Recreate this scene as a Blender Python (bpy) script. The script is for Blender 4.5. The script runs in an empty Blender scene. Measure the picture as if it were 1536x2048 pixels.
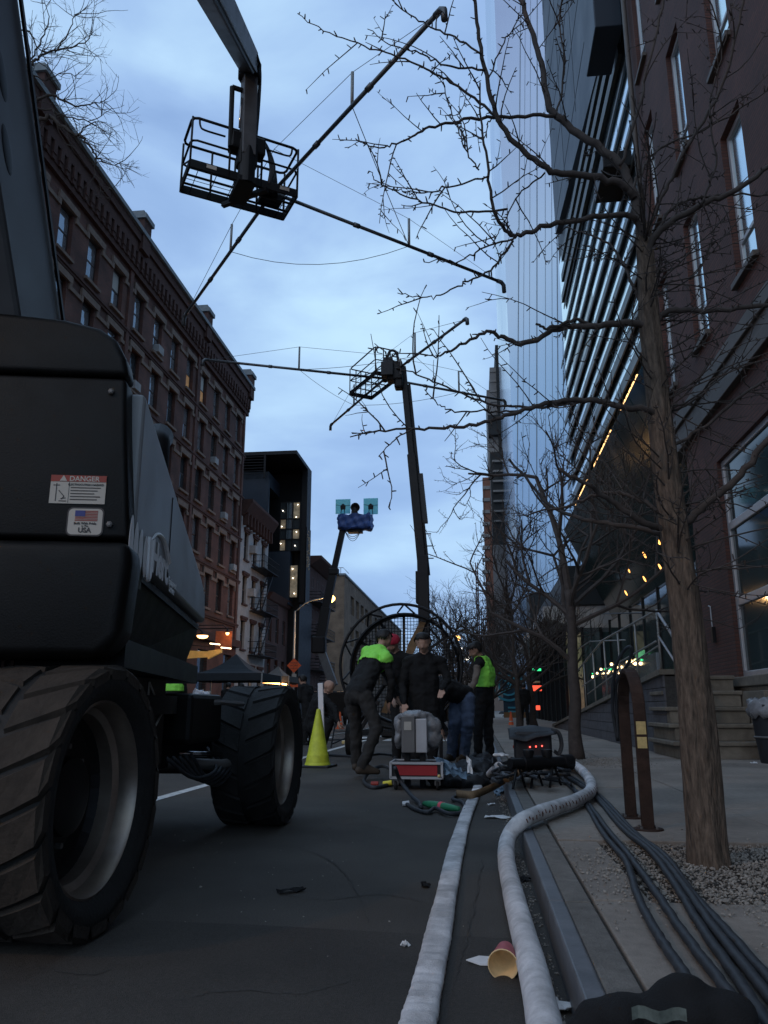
import bpy, bmesh, math, random
import numpy as np
from mathutils import Vector, Matrix
random.seed(7)
S = bpy.context.scene
COL = S.collection
# ------------------------------------------------------------------ camera
FPX = 1580.0; EYE = 0.83                      # focal length in photo pixels, eye height in metres
PITCH = math.atan(393/FPX); YAW = math.atan(189/FPX*math.cos(PITCH))
cam = bpy.data.cameras.new('camera'); camo = bpy.data.objects.new('camera', cam); COL.objects.link(camo)
camo.location = (0, 0, EYE); camo.rotation_euler = (math.pi/2+PITCH, 0, YAW)
cam.sensor_fit = 'VERTICAL'; cam.sensor_height = 36; cam.lens = FPX/2048*36
cam.clip_start = .05; cam.clip_end = 4000
S.camera = camo
S.render.resolution_x = 768; S.render.resolution_y = 1024
# ------------------------------------------------------------------ sky and light (dusk, overcast)
SUN_EL = math.radians(8); SUN_AZ = math.radians(200)
W = bpy.data.worlds.new('World'); S.world = W; W.use_nodes = True
nt = W.node_tree; nt.nodes.clear()
def wn(t, **k):
    n = nt.nodes.new(t)
    for a, b in k.items(): setattr(n, a, b)
    return n
out = wn('ShaderNodeOutputWorld'); bg = wn('ShaderNodeBackground')
sky = wn('ShaderNodeTexSky', sky_type='NISHITA'); sky.sun_disc = False
sky.sun_elevation = SUN_EL; sky.sun_rotation = SUN_AZ; sky.air_density = 1.0; sky.dust_density = 2.0; sky.ozone_density = 3.0
tc = wn('ShaderNodeTexCoord')
mp = wn('ShaderNodeMapping'); mp.inputs['Scale'].default_value = (1.0, 1.0, 2.4); mp.inputs['Rotation'].default_value = (.3, .2, .7)
n1 = wn('ShaderNodeTexNoise'); n1.inputs['Scale'].default_value = 3.2; n1.inputs['Detail'].default_value = 6; n1.inputs['Roughness'].default_value = .5; n1.inputs['Distortion'].default_value = .35
n2 = wn('ShaderNodeTexNoise'); n2.inputs['Scale'].default_value = .9; n2.inputs['Detail'].default_value = 3
cr = wn('ShaderNodeValToRGB'); e = cr.color_ramp.elements
e[0].position = .37; e[0].color = (.265, .43, .77, 1)
e[1].position = .63; e[1].color = (.62, .90, 1.16, 1)
m_ = e.new(.49); m_.color = (.395, .60, .95, 1)
sep = wn('ShaderNodeSeparateXYZ')
hr = wn('ShaderNodeMapRange'); hr.inputs['From Min'].default_value = 0; hr.inputs['From Max'].default_value = .45
hr.inputs['To Min'].default_value = -.07; hr.inputs['To Max'].default_value = .05
add1 = wn('ShaderNodeMath', operation='ADD'); mul1 = wn('ShaderNodeMath', operation='MULTIPLY'); add2 = wn('ShaderNodeMath', operation='ADD')
mul1.inputs[1].default_value = .5
skm = wn('ShaderNodeMix', data_type='RGBA', blend_type='MULTIPLY'); skm.inputs[0].default_value = 1
skm.inputs[7].default_value = (.09, .09, .09, 1)           # the clear sky above the cloud, at strength 0.09
mix = wn('ShaderNodeMix', data_type='RGBA'); mix.inputs[0].default_value = .90
L = nt.links.new
L(tc.outputs['Generated'], mp.inputs[0]); L(mp.outputs[0], n1.inputs['Vector']); L(mp.outputs[0], n2.inputs['Vector'])
L(n1.outputs[0], mul1.inputs[0]); L(mul1.outputs[0], add1.inputs[0])
mul2 = wn('ShaderNodeMath', operation='MULTIPLY'); mul2.inputs[1].default_value = .5
L(n2.outputs[0], mul2.inputs[0]); L(mul2.outputs[0], add1.inputs[1])
L(tc.outputs['Generated'], sep.inputs[0]); L(sep.outputs[2], hr.inputs[0])
L(add1.outputs[0], add2.inputs[0]); L(hr.outputs[0], add2.inputs[1]); L(add2.outputs[0], cr.inputs[0])
L(sky.outputs[0], skm.inputs[6]); L(skm.outputs[2], mix.inputs[6]); L(cr.outputs[0], mix.inputs[7]); L(mix.outputs[2], bg.inputs[0])
bg.inputs[1].default_value = 1.0; L(bg.outputs[0], out.inputs[0])
sun = bpy.data.lights.new('sun', 'SUN'); sun.energy = .22; sun.angle = math.radians(50); sun.color = (1, .78, .58)
suno = bpy.data.objects.new('sun', sun); COL.objects.link(suno); suno.location = (0, -5, 30)
suno.rotation_euler = (math.pi/2-math.radians(40), 0, math.radians(-20))
S.view_settings.view_transform = 'Standard'; S.view_settings.look = 'None'; S.view_settings.exposure = 0.0; S.view_settings.gamma = 1
# ------------------------------------------------------------------ photo pixel -> place
_F = Vector((-math.sin(YAW)*math.cos(PITCH), math.cos(YAW)*math.cos(PITCH), math.sin(PITCH)))
_R = Vector((math.cos(YAW), math.sin(YAW), 0)); _U = _R.cross(_F); EYEP = Vector((0, 0, EYE))
def ray(x, y): return _F + _R*((x-768)/FPX) + _U*((1024-y)/FPX)
def gnd(x, y, z=0): d = ray(x, y); return EYEP + d*((z-EYE)/d.z)
def atY(x, y, Y): d = ray(x, y); return EYEP + d*(Y/d.y)
def atX(x, y, X): d = ray(x, y); return EYEP + d*(X/d.x)
def onpl(x, y, P, n): d = ray(x, y); return EYEP + d*((Vector(P)-EYEP).dot(n)/d.dot(n))
# ------------------------------------------------------------------ materials
MATS = {}
def pm(name, col, rough=.7, metal=0., var=.15, scale=3., bump=0., bscale=60., emit=0., spec=.5, coat=0., var2=0., s2=.4, stretch=None, alpha=1., trans=0., ior=1.45, tint=None):
    m = bpy.data.materials.new(name); m.use_nodes = True; t = m.node_tree; b = t.nodes['Principled BSDF']
    N = lambda k: t.nodes.new(k)
    b.inputs['Roughness'].default_value = rough; b.inputs['Metallic'].default_value = metal
    b.inputs['Specular IOR Level'].default_value = spec; b.inputs['Coat Weight'].default_value = coat
    b.inputs['IOR'].default_value = ior; b.inputs['Transmission Weight'].default_value = trans; b.inputs['Alpha'].default_value = alpha
    c4 = (*col, 1)
    b.inputs['Base Color'].default_value = c4
    g = N('ShaderNodeNewGeometry'); vec = g.outputs['Position']
    if stretch:
        mpn = N('ShaderNodeMapping'); mpn.inputs['Scale'].default_value = stretch; t.links.new(vec, mpn.inputs[0]); vec = mpn.outputs[0]
    if var > 0:
        n = N('ShaderNodeTexNoise'); n.inputs['Scale'].default_value = scale; n.inputs['Detail'].default_value = 6; n.inputs['Roughness'].default_value = .65
        r = N('ShaderNodeMapRange'); r.inputs['From Min'].default_value = .3; r.inputs['From Max'].default_value = .7
        r.inputs['To Min'].default_value = 1-var; r.inputs['To Max'].default_value = 1+var
        t.links.new(vec, n.inputs['Vector']); t.links.new(n.outputs[0], r.inputs[0]); fac = r.outputs[0]
        if var2 > 0:
            n_b = N('ShaderNodeTexNoise'); n_b.inputs['Scale'].default_value = s2; n_b.inputs['Detail'].default_value = 4
            r2 = N('ShaderNodeMapRange'); r2.inputs['From Min'].default_value = .35; r2.inputs['From Max'].default_value = .65
            r2.inputs['To Min'].default_value = 1-var2; r2.inputs['To Max'].default_value = 1+var2
            mm = N('ShaderNodeMath'); mm.operation = 'MULTIPLY'
            t.links.new(vec, n_b.inputs['Vector']); t.links.new(n_b.outputs[0], r2.inputs[0]); t.links.new(fac, mm.inputs[0]); t.links.new(r2.outputs[0], mm.inputs[1]); fac = mm.outputs[0]
        mx = N('ShaderNodeMix'); mx.data_type = 'RGBA'; mx.blend_type = 'MULTIPLY'; mx.inputs[0].default_value = 1; mx.inputs[6].default_value = c4
        t.links.new(fac, mx.inputs[7]); t.links.new(mx.outputs[2], b.inputs['Base Color'])
        if metal > .3 or coat > 0 or rough < .6:
            rr = N('ShaderNodeMapRange'); rr.inputs['To Min'].default_value = max(.02, rough-.12); rr.inputs['To Max'].default_value = min(1, rough+.15)
            t.links.new(n.outputs[0], rr.inputs[0]); t.links.new(rr.outputs[0], b.inputs['Roughness'])
    if bump > 0:
        nb = N('ShaderNodeTexNoise'); nb.inputs['Scale'].default_value = bscale; nb.inputs['Detail'].default_value = 5
        bp = N('ShaderNodeBump'); bp.inputs['Strength'].default_value = bump; bp.inputs['Distance'].default_value = .02
        t.links.new(vec, nb.inputs['Vector']); t.links.new(nb.outputs[0], bp.inputs['Height']); t.links.new(bp.outputs[0], b.inputs['Normal'])
    if emit > 0:
        b.inputs['Emission Color'].default_value = c4; b.inputs['Emission Strength'].default_value = emit
    MATS[name] = m; return m
def brick_mat(name, c1, c2, mortar, axis='Y', bw=.22, bh=.075, ms=.008, rough=.85, var=.3, bump=.6):
    m = pm(name, c1, rough, var=0); t = m.node_tree; b = t.nodes['Principled BSDF']; N = lambda k: t.nodes.new(k)
    g = N('ShaderNodeNewGeometry'); sp = N('ShaderNodeSeparateXYZ'); cb = N('ShaderNodeCombineXYZ')
    t.links.new(g.outputs['Position'], sp.inputs[0])
    t.links.new(sp.outputs[1 if axis == 'Y' else 0], cb.inputs[0]); t.links.new(sp.outputs[2], cb.inputs[1])
    br = N('ShaderNodeTexBrick'); br.inputs['Scale'].default_value = 1; br.inputs['Brick Width'].default_value = bw; br.inputs['Row Height'].default_value = bh
    br.inputs['Mortar Size'].default_value = ms; br.inputs['Color1'].default_value = (*c1, 1); br.inputs['Color2'].default_value = (*c2, 1); br.inputs['Mortar'].default_value = (*mortar, 1)
    t.links.new(cb.outputs[0], br.inputs['Vector'])
    n = N('ShaderNodeTexNoise'); n.inputs['Scale'].default_value = .9; n.inputs['Detail'].default_value = 6
    r = N('ShaderNodeMapRange'); r.inputs['From Min'].default_value = .3; r.inputs['From Max'].default_value = .7; r.inputs['To Min'].default_value = 1-var; r.inputs['To Max'].default_value = 1+var
    mx = N('ShaderNodeMix'); mx.data_type = 'RGBA'; mx.blend_type = 'MULTIPLY'; mx.inputs[0].default_value = 1
    t.links.new(g.outputs['Position'], n.inputs['Vector']); t.links.new(n.outputs[0], r.inputs[0]); t.links.new(br.outputs[0], mx.inputs[6]); t.links.new(r.outputs[0], mx.inputs[7])
    t.links.new(mx.outputs[2], b.inputs['Base Color'])
    bp = N('ShaderNodeBump'); bp.inputs['Strength'].default_value = bump; bp.inputs['Distance'].default_value = .01; bp.invert = True
    t.links.new(br.outputs['Fac'], bp.inputs['Height']); t.links.new(bp.outputs[0], b.inputs['Normal'])
    return m
# ------------------------------------------------------------------ mesh helpers
class MB:
    def __init__(s): s.v = []; s.f = []; s.mi = []; s.cur = 0
    def add(s, vs, fs):
        o = len(s.v); s.v += [Vector(p) for p in vs]
        for f in fs: s.f.append([i+o for i in f]); s.mi.append(s.cur)
        return s
    def quad(s, *p): return s.add(p, [list(range(len(p)))])
    def box(s, x0, x1, y0, y1, z0, z1):
        v = [(x0,y0,z0),(x1,y0,z0),(x1,y1,z0),(x0,y1,z0),(x0,y0,z1),(x1,y0,z1),(x1,y1,z1),(x0,y1,z1)]
        return s.add(v, [[3,2,1,0],[4,5,6,7],[0,1,5,4],[1,2,6,5],[2,3,7,6],[3,0,4,7]])
    def obox(s, c, size, ax=None):
        c = Vector(c); ax = ax or (Vector((1,0,0)), Vector((0,1,0)), Vector((0,0,1)))
        h = [ax[i]*(size[i]/2) for i in range(3)]
        v = [c+h[0]*a+h[1]*b+h[2]*d for d in (-1,1) for a, b in ((-1,-1),(1,-1),(1,1),(-1,1))]
        return s.add(v, [[3,2,1,0],[4,5,6,7],[0,1,5,4],[1,2,6,5],[2,3,7,6],[3,0,4,7]])
    def beam(s, p, q, w, h, up=(0,0,1)):
        p = Vector(p); q = Vector(q); d = (q-p); l = d.length; d.normalize(); up = Vector(up)
        if abs(d.dot(up)) > .99: up = Vector((0,1,0)) if abs(d.y) < .9 else Vector((1,0,0))
        a = d.cross(up).normalized(); b = a.cross(d)
        return s.obox((p+q)/2, (w, l, h), (a, d, b))
    def tube(s, pts, r, n=8, caps=True, ell=None, upv=None):
        pts = [Vector(p) for p in pts]; k = len(pts)
        if not callable(r) and not isinstance(r, (list, tuple)): r = [r]*k
        elif callable(r): r = [r(i/(k-1)) for i in range(k)]
        o = len(s.v); a = None
        for i, p in enumerate(pts):
            d = (pts[min(i+1, k-1)]-pts[max(i-1, 0)])
            if d.length < 1e-9: d = Vector((0,0,1))
            d.normalize()
            if a is None:
                u = Vector(upv) if upv else (Vector((0,0,1)) if abs(d.z) < .9 else Vector((1,0,0)))
                a = d.cross(u).normalized()
            else:
                if upv: a = d.cross(Vector(upv)).normalized()
                else: a = (a-d*a.dot(d)).normalized()
            b = a.cross(d)
            ea, eb = ell if ell else (1, 1)
            for j in range(n):
                t = 2*math.pi*j/n
                s.v.append(p+a*(math.cos(t)*r[i]*ea)+b*(math.sin(t)*r[i]*eb))
        for i in range(k-1):
            for j in range(n):
                j2 = (j+1) % n
                s.f.append([o+i*n+j, o+i*n+j2, o+(i+1)*n+j2, o+(i+1)*n+j]); s.mi.append(s.cur)
        if caps:
            s.f.append([o+j for j in range(n)][::-1]); s.mi.append(s.cur)
            s.f.append([o+(k-1)*n+j for j in range(n)]); s.mi.append(s.cur)
        return s
    def lathe(s, prof, c, ax=(0,0,1), n=24, closed=False):
        c = Vector(c); ax = Vector(ax).normalized(); u = Vector((0,0,1)) if abs(ax.z) < .9 else Vector((1,0,0))
        a = ax.cross(u).normalized(); b = ax.cross(a); o = len(s.v); k = len(prof)
        for r, h in prof:
            for j in range(n):
                t = 2*math.pi*j/n; s.v.append(c+ax*h+a*(r*math.cos(t))+b*(r*math.sin(t)))
        for i in range(k-(0 if closed else 1)):
            i2 = (i+1) % k
            for j in range(n):
                j2 = (j+1) % n; s.f.append([o+i*n+j, o+i*n+j2, o+i2*n+j2, o+i2*n+j]); s.mi.append(s.cur)
        return s
    def prism(s, poly, vec):
        poly = [Vector(p) for p in poly]; vec = Vector(vec); n = len(poly)
        fs = [list(range(n))[::-1], [n+i for i in range(n)]]+[[i, (i+1) % n, n+(i+1) % n, n+i] for i in range(n)]
        return s.add(poly+[p+vec for p in poly], fs)
    def ell(s, c, r, nu=12, nv=8, ax=None):
        c = Vector(c); ax = ax or (Vector((1,0,0)), Vector((0,1,0)), Vector((0,0,1))); o = len(s.v)
        if not isinstance(r, (tuple, list)): r = (r, r, r)
        s.v.append(c-ax[2]*r[2])
        for i in range(1, nv):
            ph = -math.pi/2+math.pi*i/nv
            for j in range(nu):
                t = 2*math.pi*j/nu
                s.v.append(c+ax[0]*(r[0]*math.cos(ph)*math.cos(t))+ax[1]*(r[1]*math.cos(ph)*math.sin(t))+ax[2]*(r[2]*math.sin(ph)))
        s.v.append(c+ax[2]*r[2]); last = len(s.v)-1
        for j in range(nu):
            s.f.append([o, o+1+(j+1) % nu, o+1+j]); s.mi.append(s.cur)
            b = o+1+(nv-2)*nu; s.f.append([last, b+j, b+(j+1) % nu]); s.mi.append(s.cur)
        for i in range(nv-2):
            for j in range(nu):
                a = o+1+i*nu; s.f.append([a+j, a+(j+1) % nu, a+nu+(j+1) % nu, a+nu+j]); s.mi.append(s.cur)
        return s
    def mesh(s, name, mats, smooth=False, off=None):
        me = bpy.data.meshes.new(name)
        vs = [tuple(p-off) for p in s.v] if off is not None else [tuple(p) for p in s.v]
        me.from_pydata(vs, [], s.f)
        for m in (mats if isinstance(mats, (list, tuple)) else [mats]): me.materials.append(m)
        me.polygons.foreach_set('material_index', s.mi)
        if smooth: me.polygons.foreach_set('use_smooth', [True]*len(s.f))
        me.update(); return me
    def build(s, name, mats, parent=None, smooth=False, bevel=0., seg=2, fixn=False, sharp=None):
        """vertices are world positions; the part is stored relative to its thing's base"""
        off = rootloc(parent) if parent else None
        me = s.mesh(name, mats, smooth, off)
        if fixn:
            bm = bmesh.new(); bm.from_mesh(me); bmesh.ops.recalc_face_normals(bm, faces=bm.faces); bm.to_mesh(me); bm.free()
        o = bpy.data.objects.new(name, me); COL.objects.link(o)
        if parent: o.parent = parent
        if bevel > 0:
            md = o.modifiers.new('bevel', 'BEVEL'); md.width = bevel; md.segments = seg; md.limit_method = 'ANGLE'; md.angle_limit = math.radians(40)
        if smooth and sharp is not None:
            md = o.modifiers.new('edges', 'EDGE_SPLIT'); md.split_angle = math.radians(sharp)
        return o
def rootloc(o):
    p = Vector((0,0,0))
    while o is not None: p = p+o.location; o = o.parent
    return p
def thing(name, label, cat, loc=(0,0,0), group=None):
    o = bpy.data.objects.new(name, None); COL.objects.link(o); o.location = loc; o.empty_display_size = .2
    return tag(o, label, cat, group)
def tag(o, label, cat=None, group=None, kind=None):
    if label: o['label'] = label
    if cat: o['category'] = cat
    if group: o['group'] = group
    if kind: o['kind'] = kind
    return o
def struct(o): o['kind'] = 'structure'; return o
def place(name, me, loc, parent, rot=None):
    o = bpy.data.objects.new(name, me); COL.objects.link(o)
    if parent: o.parent = parent; o.location = Vector(loc)-rootloc(parent)
    else: o.location = loc
    if rot: o.rotation_euler = rot
    return o
def single(mb, name, mat, label, cat, group=None, base=None, **k):
    """a thing that is one mesh, its origin moved to its base"""
    o = mb.build(name, mat, None, **k)
    xs = [v.co for v in o.data.vertices]
    b = Vector(base) if base else Vector((sum(p.x for p in xs)/len(xs), sum(p.y for p in xs)/len(xs), min(p.z for p in xs)))
    o.data.transform(Matrix.Translation(-b)); o.location = b
    return tag(o, label, cat, group)
def spline(pts, sub=8):
    P = [Vector(p) for p in pts]; P = [P[0]*2-P[1]]+P+[P[-1]*2-P[-2]]; o = []
    for i in range(1, len(P)-2):
        for k in range(sub):
            t = k/sub; a, b, c, d = P[i-1:i+3]
            o.append(.5*((2*b)+(c-a)*t+(2*a-5*b+4*c-d)*t*t+(3*b-a-3*c+d)*t**3))
    o.append(P[-2]); return o
def text_mesh(txt, size, depth=.001, align='CENTER', shear=0., bold=0.):
    c = bpy.data.curves.new('lettering', 'FONT'); c.body = txt; c.size = size; c.extrude = depth; c.align_x = align; c.shear = shear; c.offset = bold; c.resolution_u = 3
    o = bpy.data.objects.new('lettering', c); COL.objects.link(o)
    me = bpy.data.meshes.new_from_object(o.evaluated_get(bpy.context.evaluated_depsgraph_get()))
    bpy.data.objects.remove(o); bpy.data.curves.remove(c); return me
def text(txt, size, origin, xa, ya, mat, parent, name='lettering', **k):
    me = text_mesh(txt, size, **k); xa = Vector(xa).normalized(); ya = Vector(ya).normalized(); za = xa.cross(ya)
    M = Matrix((xa, ya, za)).transposed().to_4x4(); M.translation = Vector(origin)-rootloc(parent)
    me.transform(M); me.materials.clear(); me.materials.append(mat)
    o = bpy.data.objects.new(name, me); COL.objects.link(o); o.parent = parent; return o
def facade(mb, O, ua, na, u0, u1, z0, z1, opens, depth=.2, side=False):
    """wall skin with real openings; O origin, ua along the wall, na outward; opens = (ua, ub, za, zb)"""
    O = Vector(O); ua = Vector(ua); na = Vector(na); P = lambda u, z, d=0: O+ua*u+Vector((0,0,z))-na*d
    us = sorted({u0, u1, *[min(max(o[i], u0), u1) for o in opens for i in (0, 1)]}); zs = sorted({z0, z1, *[min(max(o[i], z0), z1) for o in opens for i in (2, 3)]})
    for i in range(len(us)-1):
        z_start = None
        for j in range(len(zs)-1):
            cu = (us[i]+us[i+1])/2; cz = (zs[j]+zs[j+1])/2
            hole = any(o[0] < cu < o[1] and o[2] < cz < o[3] for o in opens)
            if not hole and z_start is None: z_start = zs[j]
            if z_start is not None and (hole or j == len(zs)-2):
                ze = zs[j] if hole else zs[j+1]
                mb.quad(P(us[i], z_start), P(us[i+1], z_start), P(us[i+1], ze), P(us[i], ze)); z_start = None
    for a, b, c, d in opens:
        mb.quad(P(a,c), P(a,c,depth), P(a,d,depth), P(a,d)); mb.quad(P(b,c), P(b,d), P(b,d,depth), P(b,c,depth))
        mb.quad(P(a,c), P(b,c), P(b,c,depth), P(a,c,depth)); mb.quad(P(a,d), P(a,d,depth), P(b,d,depth), P(b,d))
    return mb
# ------------------------------------------------------------------ palette
ASPH = pm('asphalt', (.066,.057,.048), .8, var=.42, scale=130, var2=.30, s2=.8, bump=.5, bscale=220)
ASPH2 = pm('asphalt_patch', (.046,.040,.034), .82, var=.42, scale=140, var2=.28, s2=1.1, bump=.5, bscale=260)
CONC = pm('pavement_concrete', (.235,.205,.175), .85, var=.16, scale=22, var2=.22, s2=1.1, bump=.25, bscale=140)
CONCD = pm('pavement_joint', (.05,.048,.045), .95, var=.3, scale=30, bump=.3, bscale=60)
KERB = pm('kerb_concrete', (.15,.14,.125), .85, var=.25, scale=18, var2=.2, s2=1.5, bump=.4, bscale=110)
STEELF = pm('kerb_steel', (.15,.152,.16), .5, .35, var=.25, scale=7, bump=.1, bscale=40)
PAINT = pm('road_paint', (.62,.62,.60), .7, var=.35, scale=14)
STONE = pm('gravel_stone', (.27,.245,.215), .85, var=.35, scale=25)
SOIL = pm('soil', (.045,.036,.028), .95, var=.35, scale=20, bump=.7, bscale=40)
BRICK = brick_mat('red_brick', (.115,.045,.032), (.080,.034,.027), (.085,.065,.055), var=.42)
BRICKD = brick_mat('dark_red_brick', (.070,.028,.022), (.055,.024,.02), (.06,.045,.04))
BROWNST = pm('brownstone', (.17,.125,.10), .85, var=.25, scale=4, bump=.2)
CORN = pm('cornice_brick', (.062,.030,.024), .9, var=.25, scale=5)
COPPER = pm('parapet_coping', (.16,.18,.19), .6, var=.2)
SASH = pm('window_sash', (.045,.03,.026), .6, var=.15)
GLASSM = pm('window_glass', (.42,.45,.48), .05, .72, var=0)
GLASSD = pm('dark_window_glass', (.05,.06,.065), .06, .25, var=0, spec=.8)
BLIND = pm('window_blind', (.42,.41,.38), .8, var=.1)
WARMW = pm('warm_lit_room', (1., .45,.16), .8, var=.35, scale=1.5, emit=.022)
WHITEP = pm('white_painted_brick', (.30,.30,.30), .8, var=.2, scale=3, bump=.3, bscale=40)
NAVY = pm('navy_panel', (.022,.032,.046), .5, .2, var=.15, scale=.6)
BLACKM = pm('black_metal', (.012,.012,.013), .5, .5, var=.2)
DARKM = pm('dark_frame_metal', (.018,.022,.024), .55, .3, var=.2)
BROWNB = brick_mat('tan_brick', (.20,.135,.085), (.16,.11,.075), (.13,.1,.08), 'X')
BROWNBY = brick_mat('tan_brick_side', (.20,.135,.085), (.16,.11,.075), (.13,.1,.08), 'Y')
RUST = brick_mat('rust_brick', (.112,.046,.033), (.082,.035,.028), (.058,.032,.026), 'Y', .30, .062, .010, .8, .22, .8)
TAUPE = pm('taupe_metal_band', (.105,.09,.078), .6, .2, var=.18, scale=3)
ALU = pm('aluminium_frame', (.46,.46,.47), .45, .4, var=.12)
SHOPG = pm('shop_window_glass', (.035,.055,.055), .06, .05, var=0, spec=.5)
TEALG = pm('teal_glass', (.02,.045,.045), .10, .08, var=.2, scale=.7, spec=.5)
SKYG = pm('sky_reflecting_glass', (.66,.80,.84), .06, .92, var=.06, scale=.5)
FIN = pm('olive_louvre_metal', (.040,.043,.038), .45, .5, var=.3, scale=.9)
SOFF = pm('soffit_panel', (.03,.035,.035), .3, .5, var=.2, scale=.8)
CMU = pm('grey_block', (.105,.105,.115), .9, var=.18, scale=5, bump=.5, bscale=120)
STEPC = pm('step_concrete', (.165,.145,.115), .85, var=.25, scale=7, var2=.2, s2=1.6, bump=.3, bscale=90)
RAILM = pm('galvanised_rail', (.33,.32,.30), .5, .6, var=.2, scale=9)
RUSTM = pm('rusted_steel', (.055,.032,.024), .7, .5, var=.4, scale=14, bump=.2, bscale=60)
BARK = pm('tree_bark', (.115,.084,.062), .95, var=.6, scale=55, stretch=(1,1,.22), bump=1., bscale=60)
BARKF = pm('dark_bark', (.055,.046,.040), .95, var=.3, scale=8)
TWIG = pm('twig_bark', (.060,.048,.042), .9, var=.3, scale=12)
RUBBER = pm('tyre_rubber', (.012,.0115,.011), .72, var=.35, scale=11, bump=.25, bscale=50)
RUBBERD = pm('dusty_tyre_rubber', (.036,.027,.020), .9, var=.4, scale=7, bump=.25, bscale=60)
RIMM = pm('steel_rim', (.30,.25,.21), .36, .75, var=.25, scale=6)
BODYB = pm('black_plastic_hood', (.0048,.0042,.0038), .5, var=.6, scale=9, var2=.6, s2=1.6, bump=.10, bscale=140, spec=.28)
BODYG = pm('grey_painted_steel', (.27,.275,.28), .45, .1, var=.12, scale=2.5)
BOOMG = pm('boom_grey_paint', (.10,.103,.108), .45, .15, var=.2, scale=3)
STICKW = pm('sticker_white', (.44,.41,.36), .6, var=.06)
STICKR = pm('sticker_red', (.28,.05,.035), .6, var=.08)
STICKB = pm('sticker_blue', (.04,.05,.20), .6, var=.05)
INK = pm('sticker_ink', (.05,.045,.045), .6, var=0)
LOGOW = pm('logo_white', (.90,.91,.92), .5, var=.04)
CHROME = pm('hydraulic_rod', (.6,.6,.62), .15, 1., var=.05)
PIPE = pm('rain_pipe_steel', (.10,.11,.12), .4, .6, var=.2)
WIRE = pm('stay_wire', (.06,.06,.065), .5, .5, var=0)
TARPB = pm('blue_tarp', (.035,.085,.27), .45, var=.25, scale=6)
REFL = pm('translucent_reflector_panel', (.45,.85,.92), .5, var=.06)
_t = REFL.node_tree; _tr = _t.nodes.new('ShaderNodeBsdfTranslucent'); _tr.inputs[0].default_value = (.5,.9,.95,1); _ms = _t.nodes.new('ShaderNodeMixShader'); _ms.inputs[0].default_value = .8
_t.links.new(_t.nodes['Principled BSDF'].outputs[0], _ms.inputs[1]); _t.links.new(_tr.outputs[0], _ms.inputs[2]); _t.links.new(_ms.outputs[0], _t.nodes['Material Output'].inputs[0])
HIVIS = pm('hi_vis_fabric', (.30,.85,.10), .7, var=.1, scale=12)
CONEY = pm('lime_yellow_cone', (.56,.60,.045), .5, var=.18, scale=9)
CONEO = pm('orange_plastic', (.75,.12,.03), .55, var=.1)
SIGNO = pm('orange_sign_sheeting', (.88,.13,.03), .5, var=.08)
HOSE = pm('white_canvas_hose', (.56,.545,.545), .85, var=.22, scale=18, var2=.22, s2=5, bump=.3, bscale=200)
HOSEP = pm('brown_hose_print', (.15,.065,.04), .9, var=.3, scale=20)
CABLE = pm('black_cable_jacket', (.030,.033,.038), .6, var=.25, scale=25)
CUPI = pm('cup_inside', (.78,.55,.28), .6, var=.12, scale=30)
CUPO = pm('cup_outside', (.42,.10,.11), .6, var=.25, scale=30)
TISSUE = pm('white_paper', (.66,.66,.66), .85, var=.1, scale=20)
BLACKC = pm('black_cloth', (.0045,.0045,.005), .9, var=.25, scale=20, bump=.3, bscale=200)
BLACKN = pm('black_nylon', (.016,.017,.020), .6, var=.25, scale=18, bump=.2, bscale=120)
GREENL = pm('faded_label', (.10,.12,.105), .8, var=.4, scale=40)
PLASTIC = pm('clear_plastic_bag', (.22,.22,.225), .25, var=.3, scale=7, bump=.5, bscale=14)
BAGW = pm('white_bag_plastic', (.55,.57,.62), .35, var=.15, scale=6, bump=.6, bscale=14)
GREYM = pm('grey_metal', (.16,.155,.15), .5, .4, var=.2)
REDP = pm('red_case_panel', (.36,.02,.025), .5, var=.15)
TAN = pm('tan_strap', (.20,.125,.065), .85, var=.2, scale=20)
BLUEW = pm('blue_woven_tarp', (.10,.16,.22), .5, var=.5, scale=9, bump=.4, bscale=24)
GREENF = pm('green_hose_fitting', (.03,.22,.10), .45, var=.2)
PINK = pm('pink_band', (.85,.12,.16), .5, var=0)
YELP = pm('yellow_plastic', (.75,.65,.05), .5, var=0)
REDPL = pm('red_plastic', (.30,.03,.02), .5, var=0)
YELST = pm('yellow_sticker', (.62,.47,.20), .7, var=.15, scale=40)
SKIN = pm('skin', (.42,.25,.18), .6, var=.1, scale=30)
HAIRD = pm('dark_hair', (.012,.010,.009), .6, var=.2, scale=60)
JACKB = pm('black_jacket_cloth', (.0055,.0055,.006), .9, var=.25, scale=9)
JACKG = pm('charcoal_jacket_cloth', (.011,.0115,.012), .9, var=.25, scale=9)
TROUG = pm('grey_work_trousers', (.026,.024,.022), .9, var=.3, scale=9)
TROUB = pm('black_trousers', (.006,.006,.0065), .9, var=.25, scale=9)
JEANS = pm('blue_denim', (.085,.115,.18), .9, var=.3, scale=10)
BOOT = pm('brown_boot_leather', (.05,.036,.024), .7, var=.25, scale=12)
BEIGE = pm('beige_sleeve_cloth', (.15,.125,.105), .9, var=.2, scale=12)
REDHAT = pm('red_knit', (.36,.02,.045), .95, var=.25, scale=40)
BLUEHAT = pm('navy_knit', (.03,.05,.14), .95, var=.2, scale=40)
TENTB = pm('black_tent_fabric', (.022,.028,.034), .8, var=.15, scale=3)
TENTG = pm('grey_tent_fabric', (.10,.095,.09), .8, var=.15, scale=3)
GALV = pm('galvanised_pole', (.26,.27,.27), .5, .5, var=.15)
BULB = pm('warm_bulb', (1., .50, .17), .5, var=0, emit=7)
TAPE = pm('coloured_tape', (.16,.05,.03), .6, var=.2)
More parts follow.
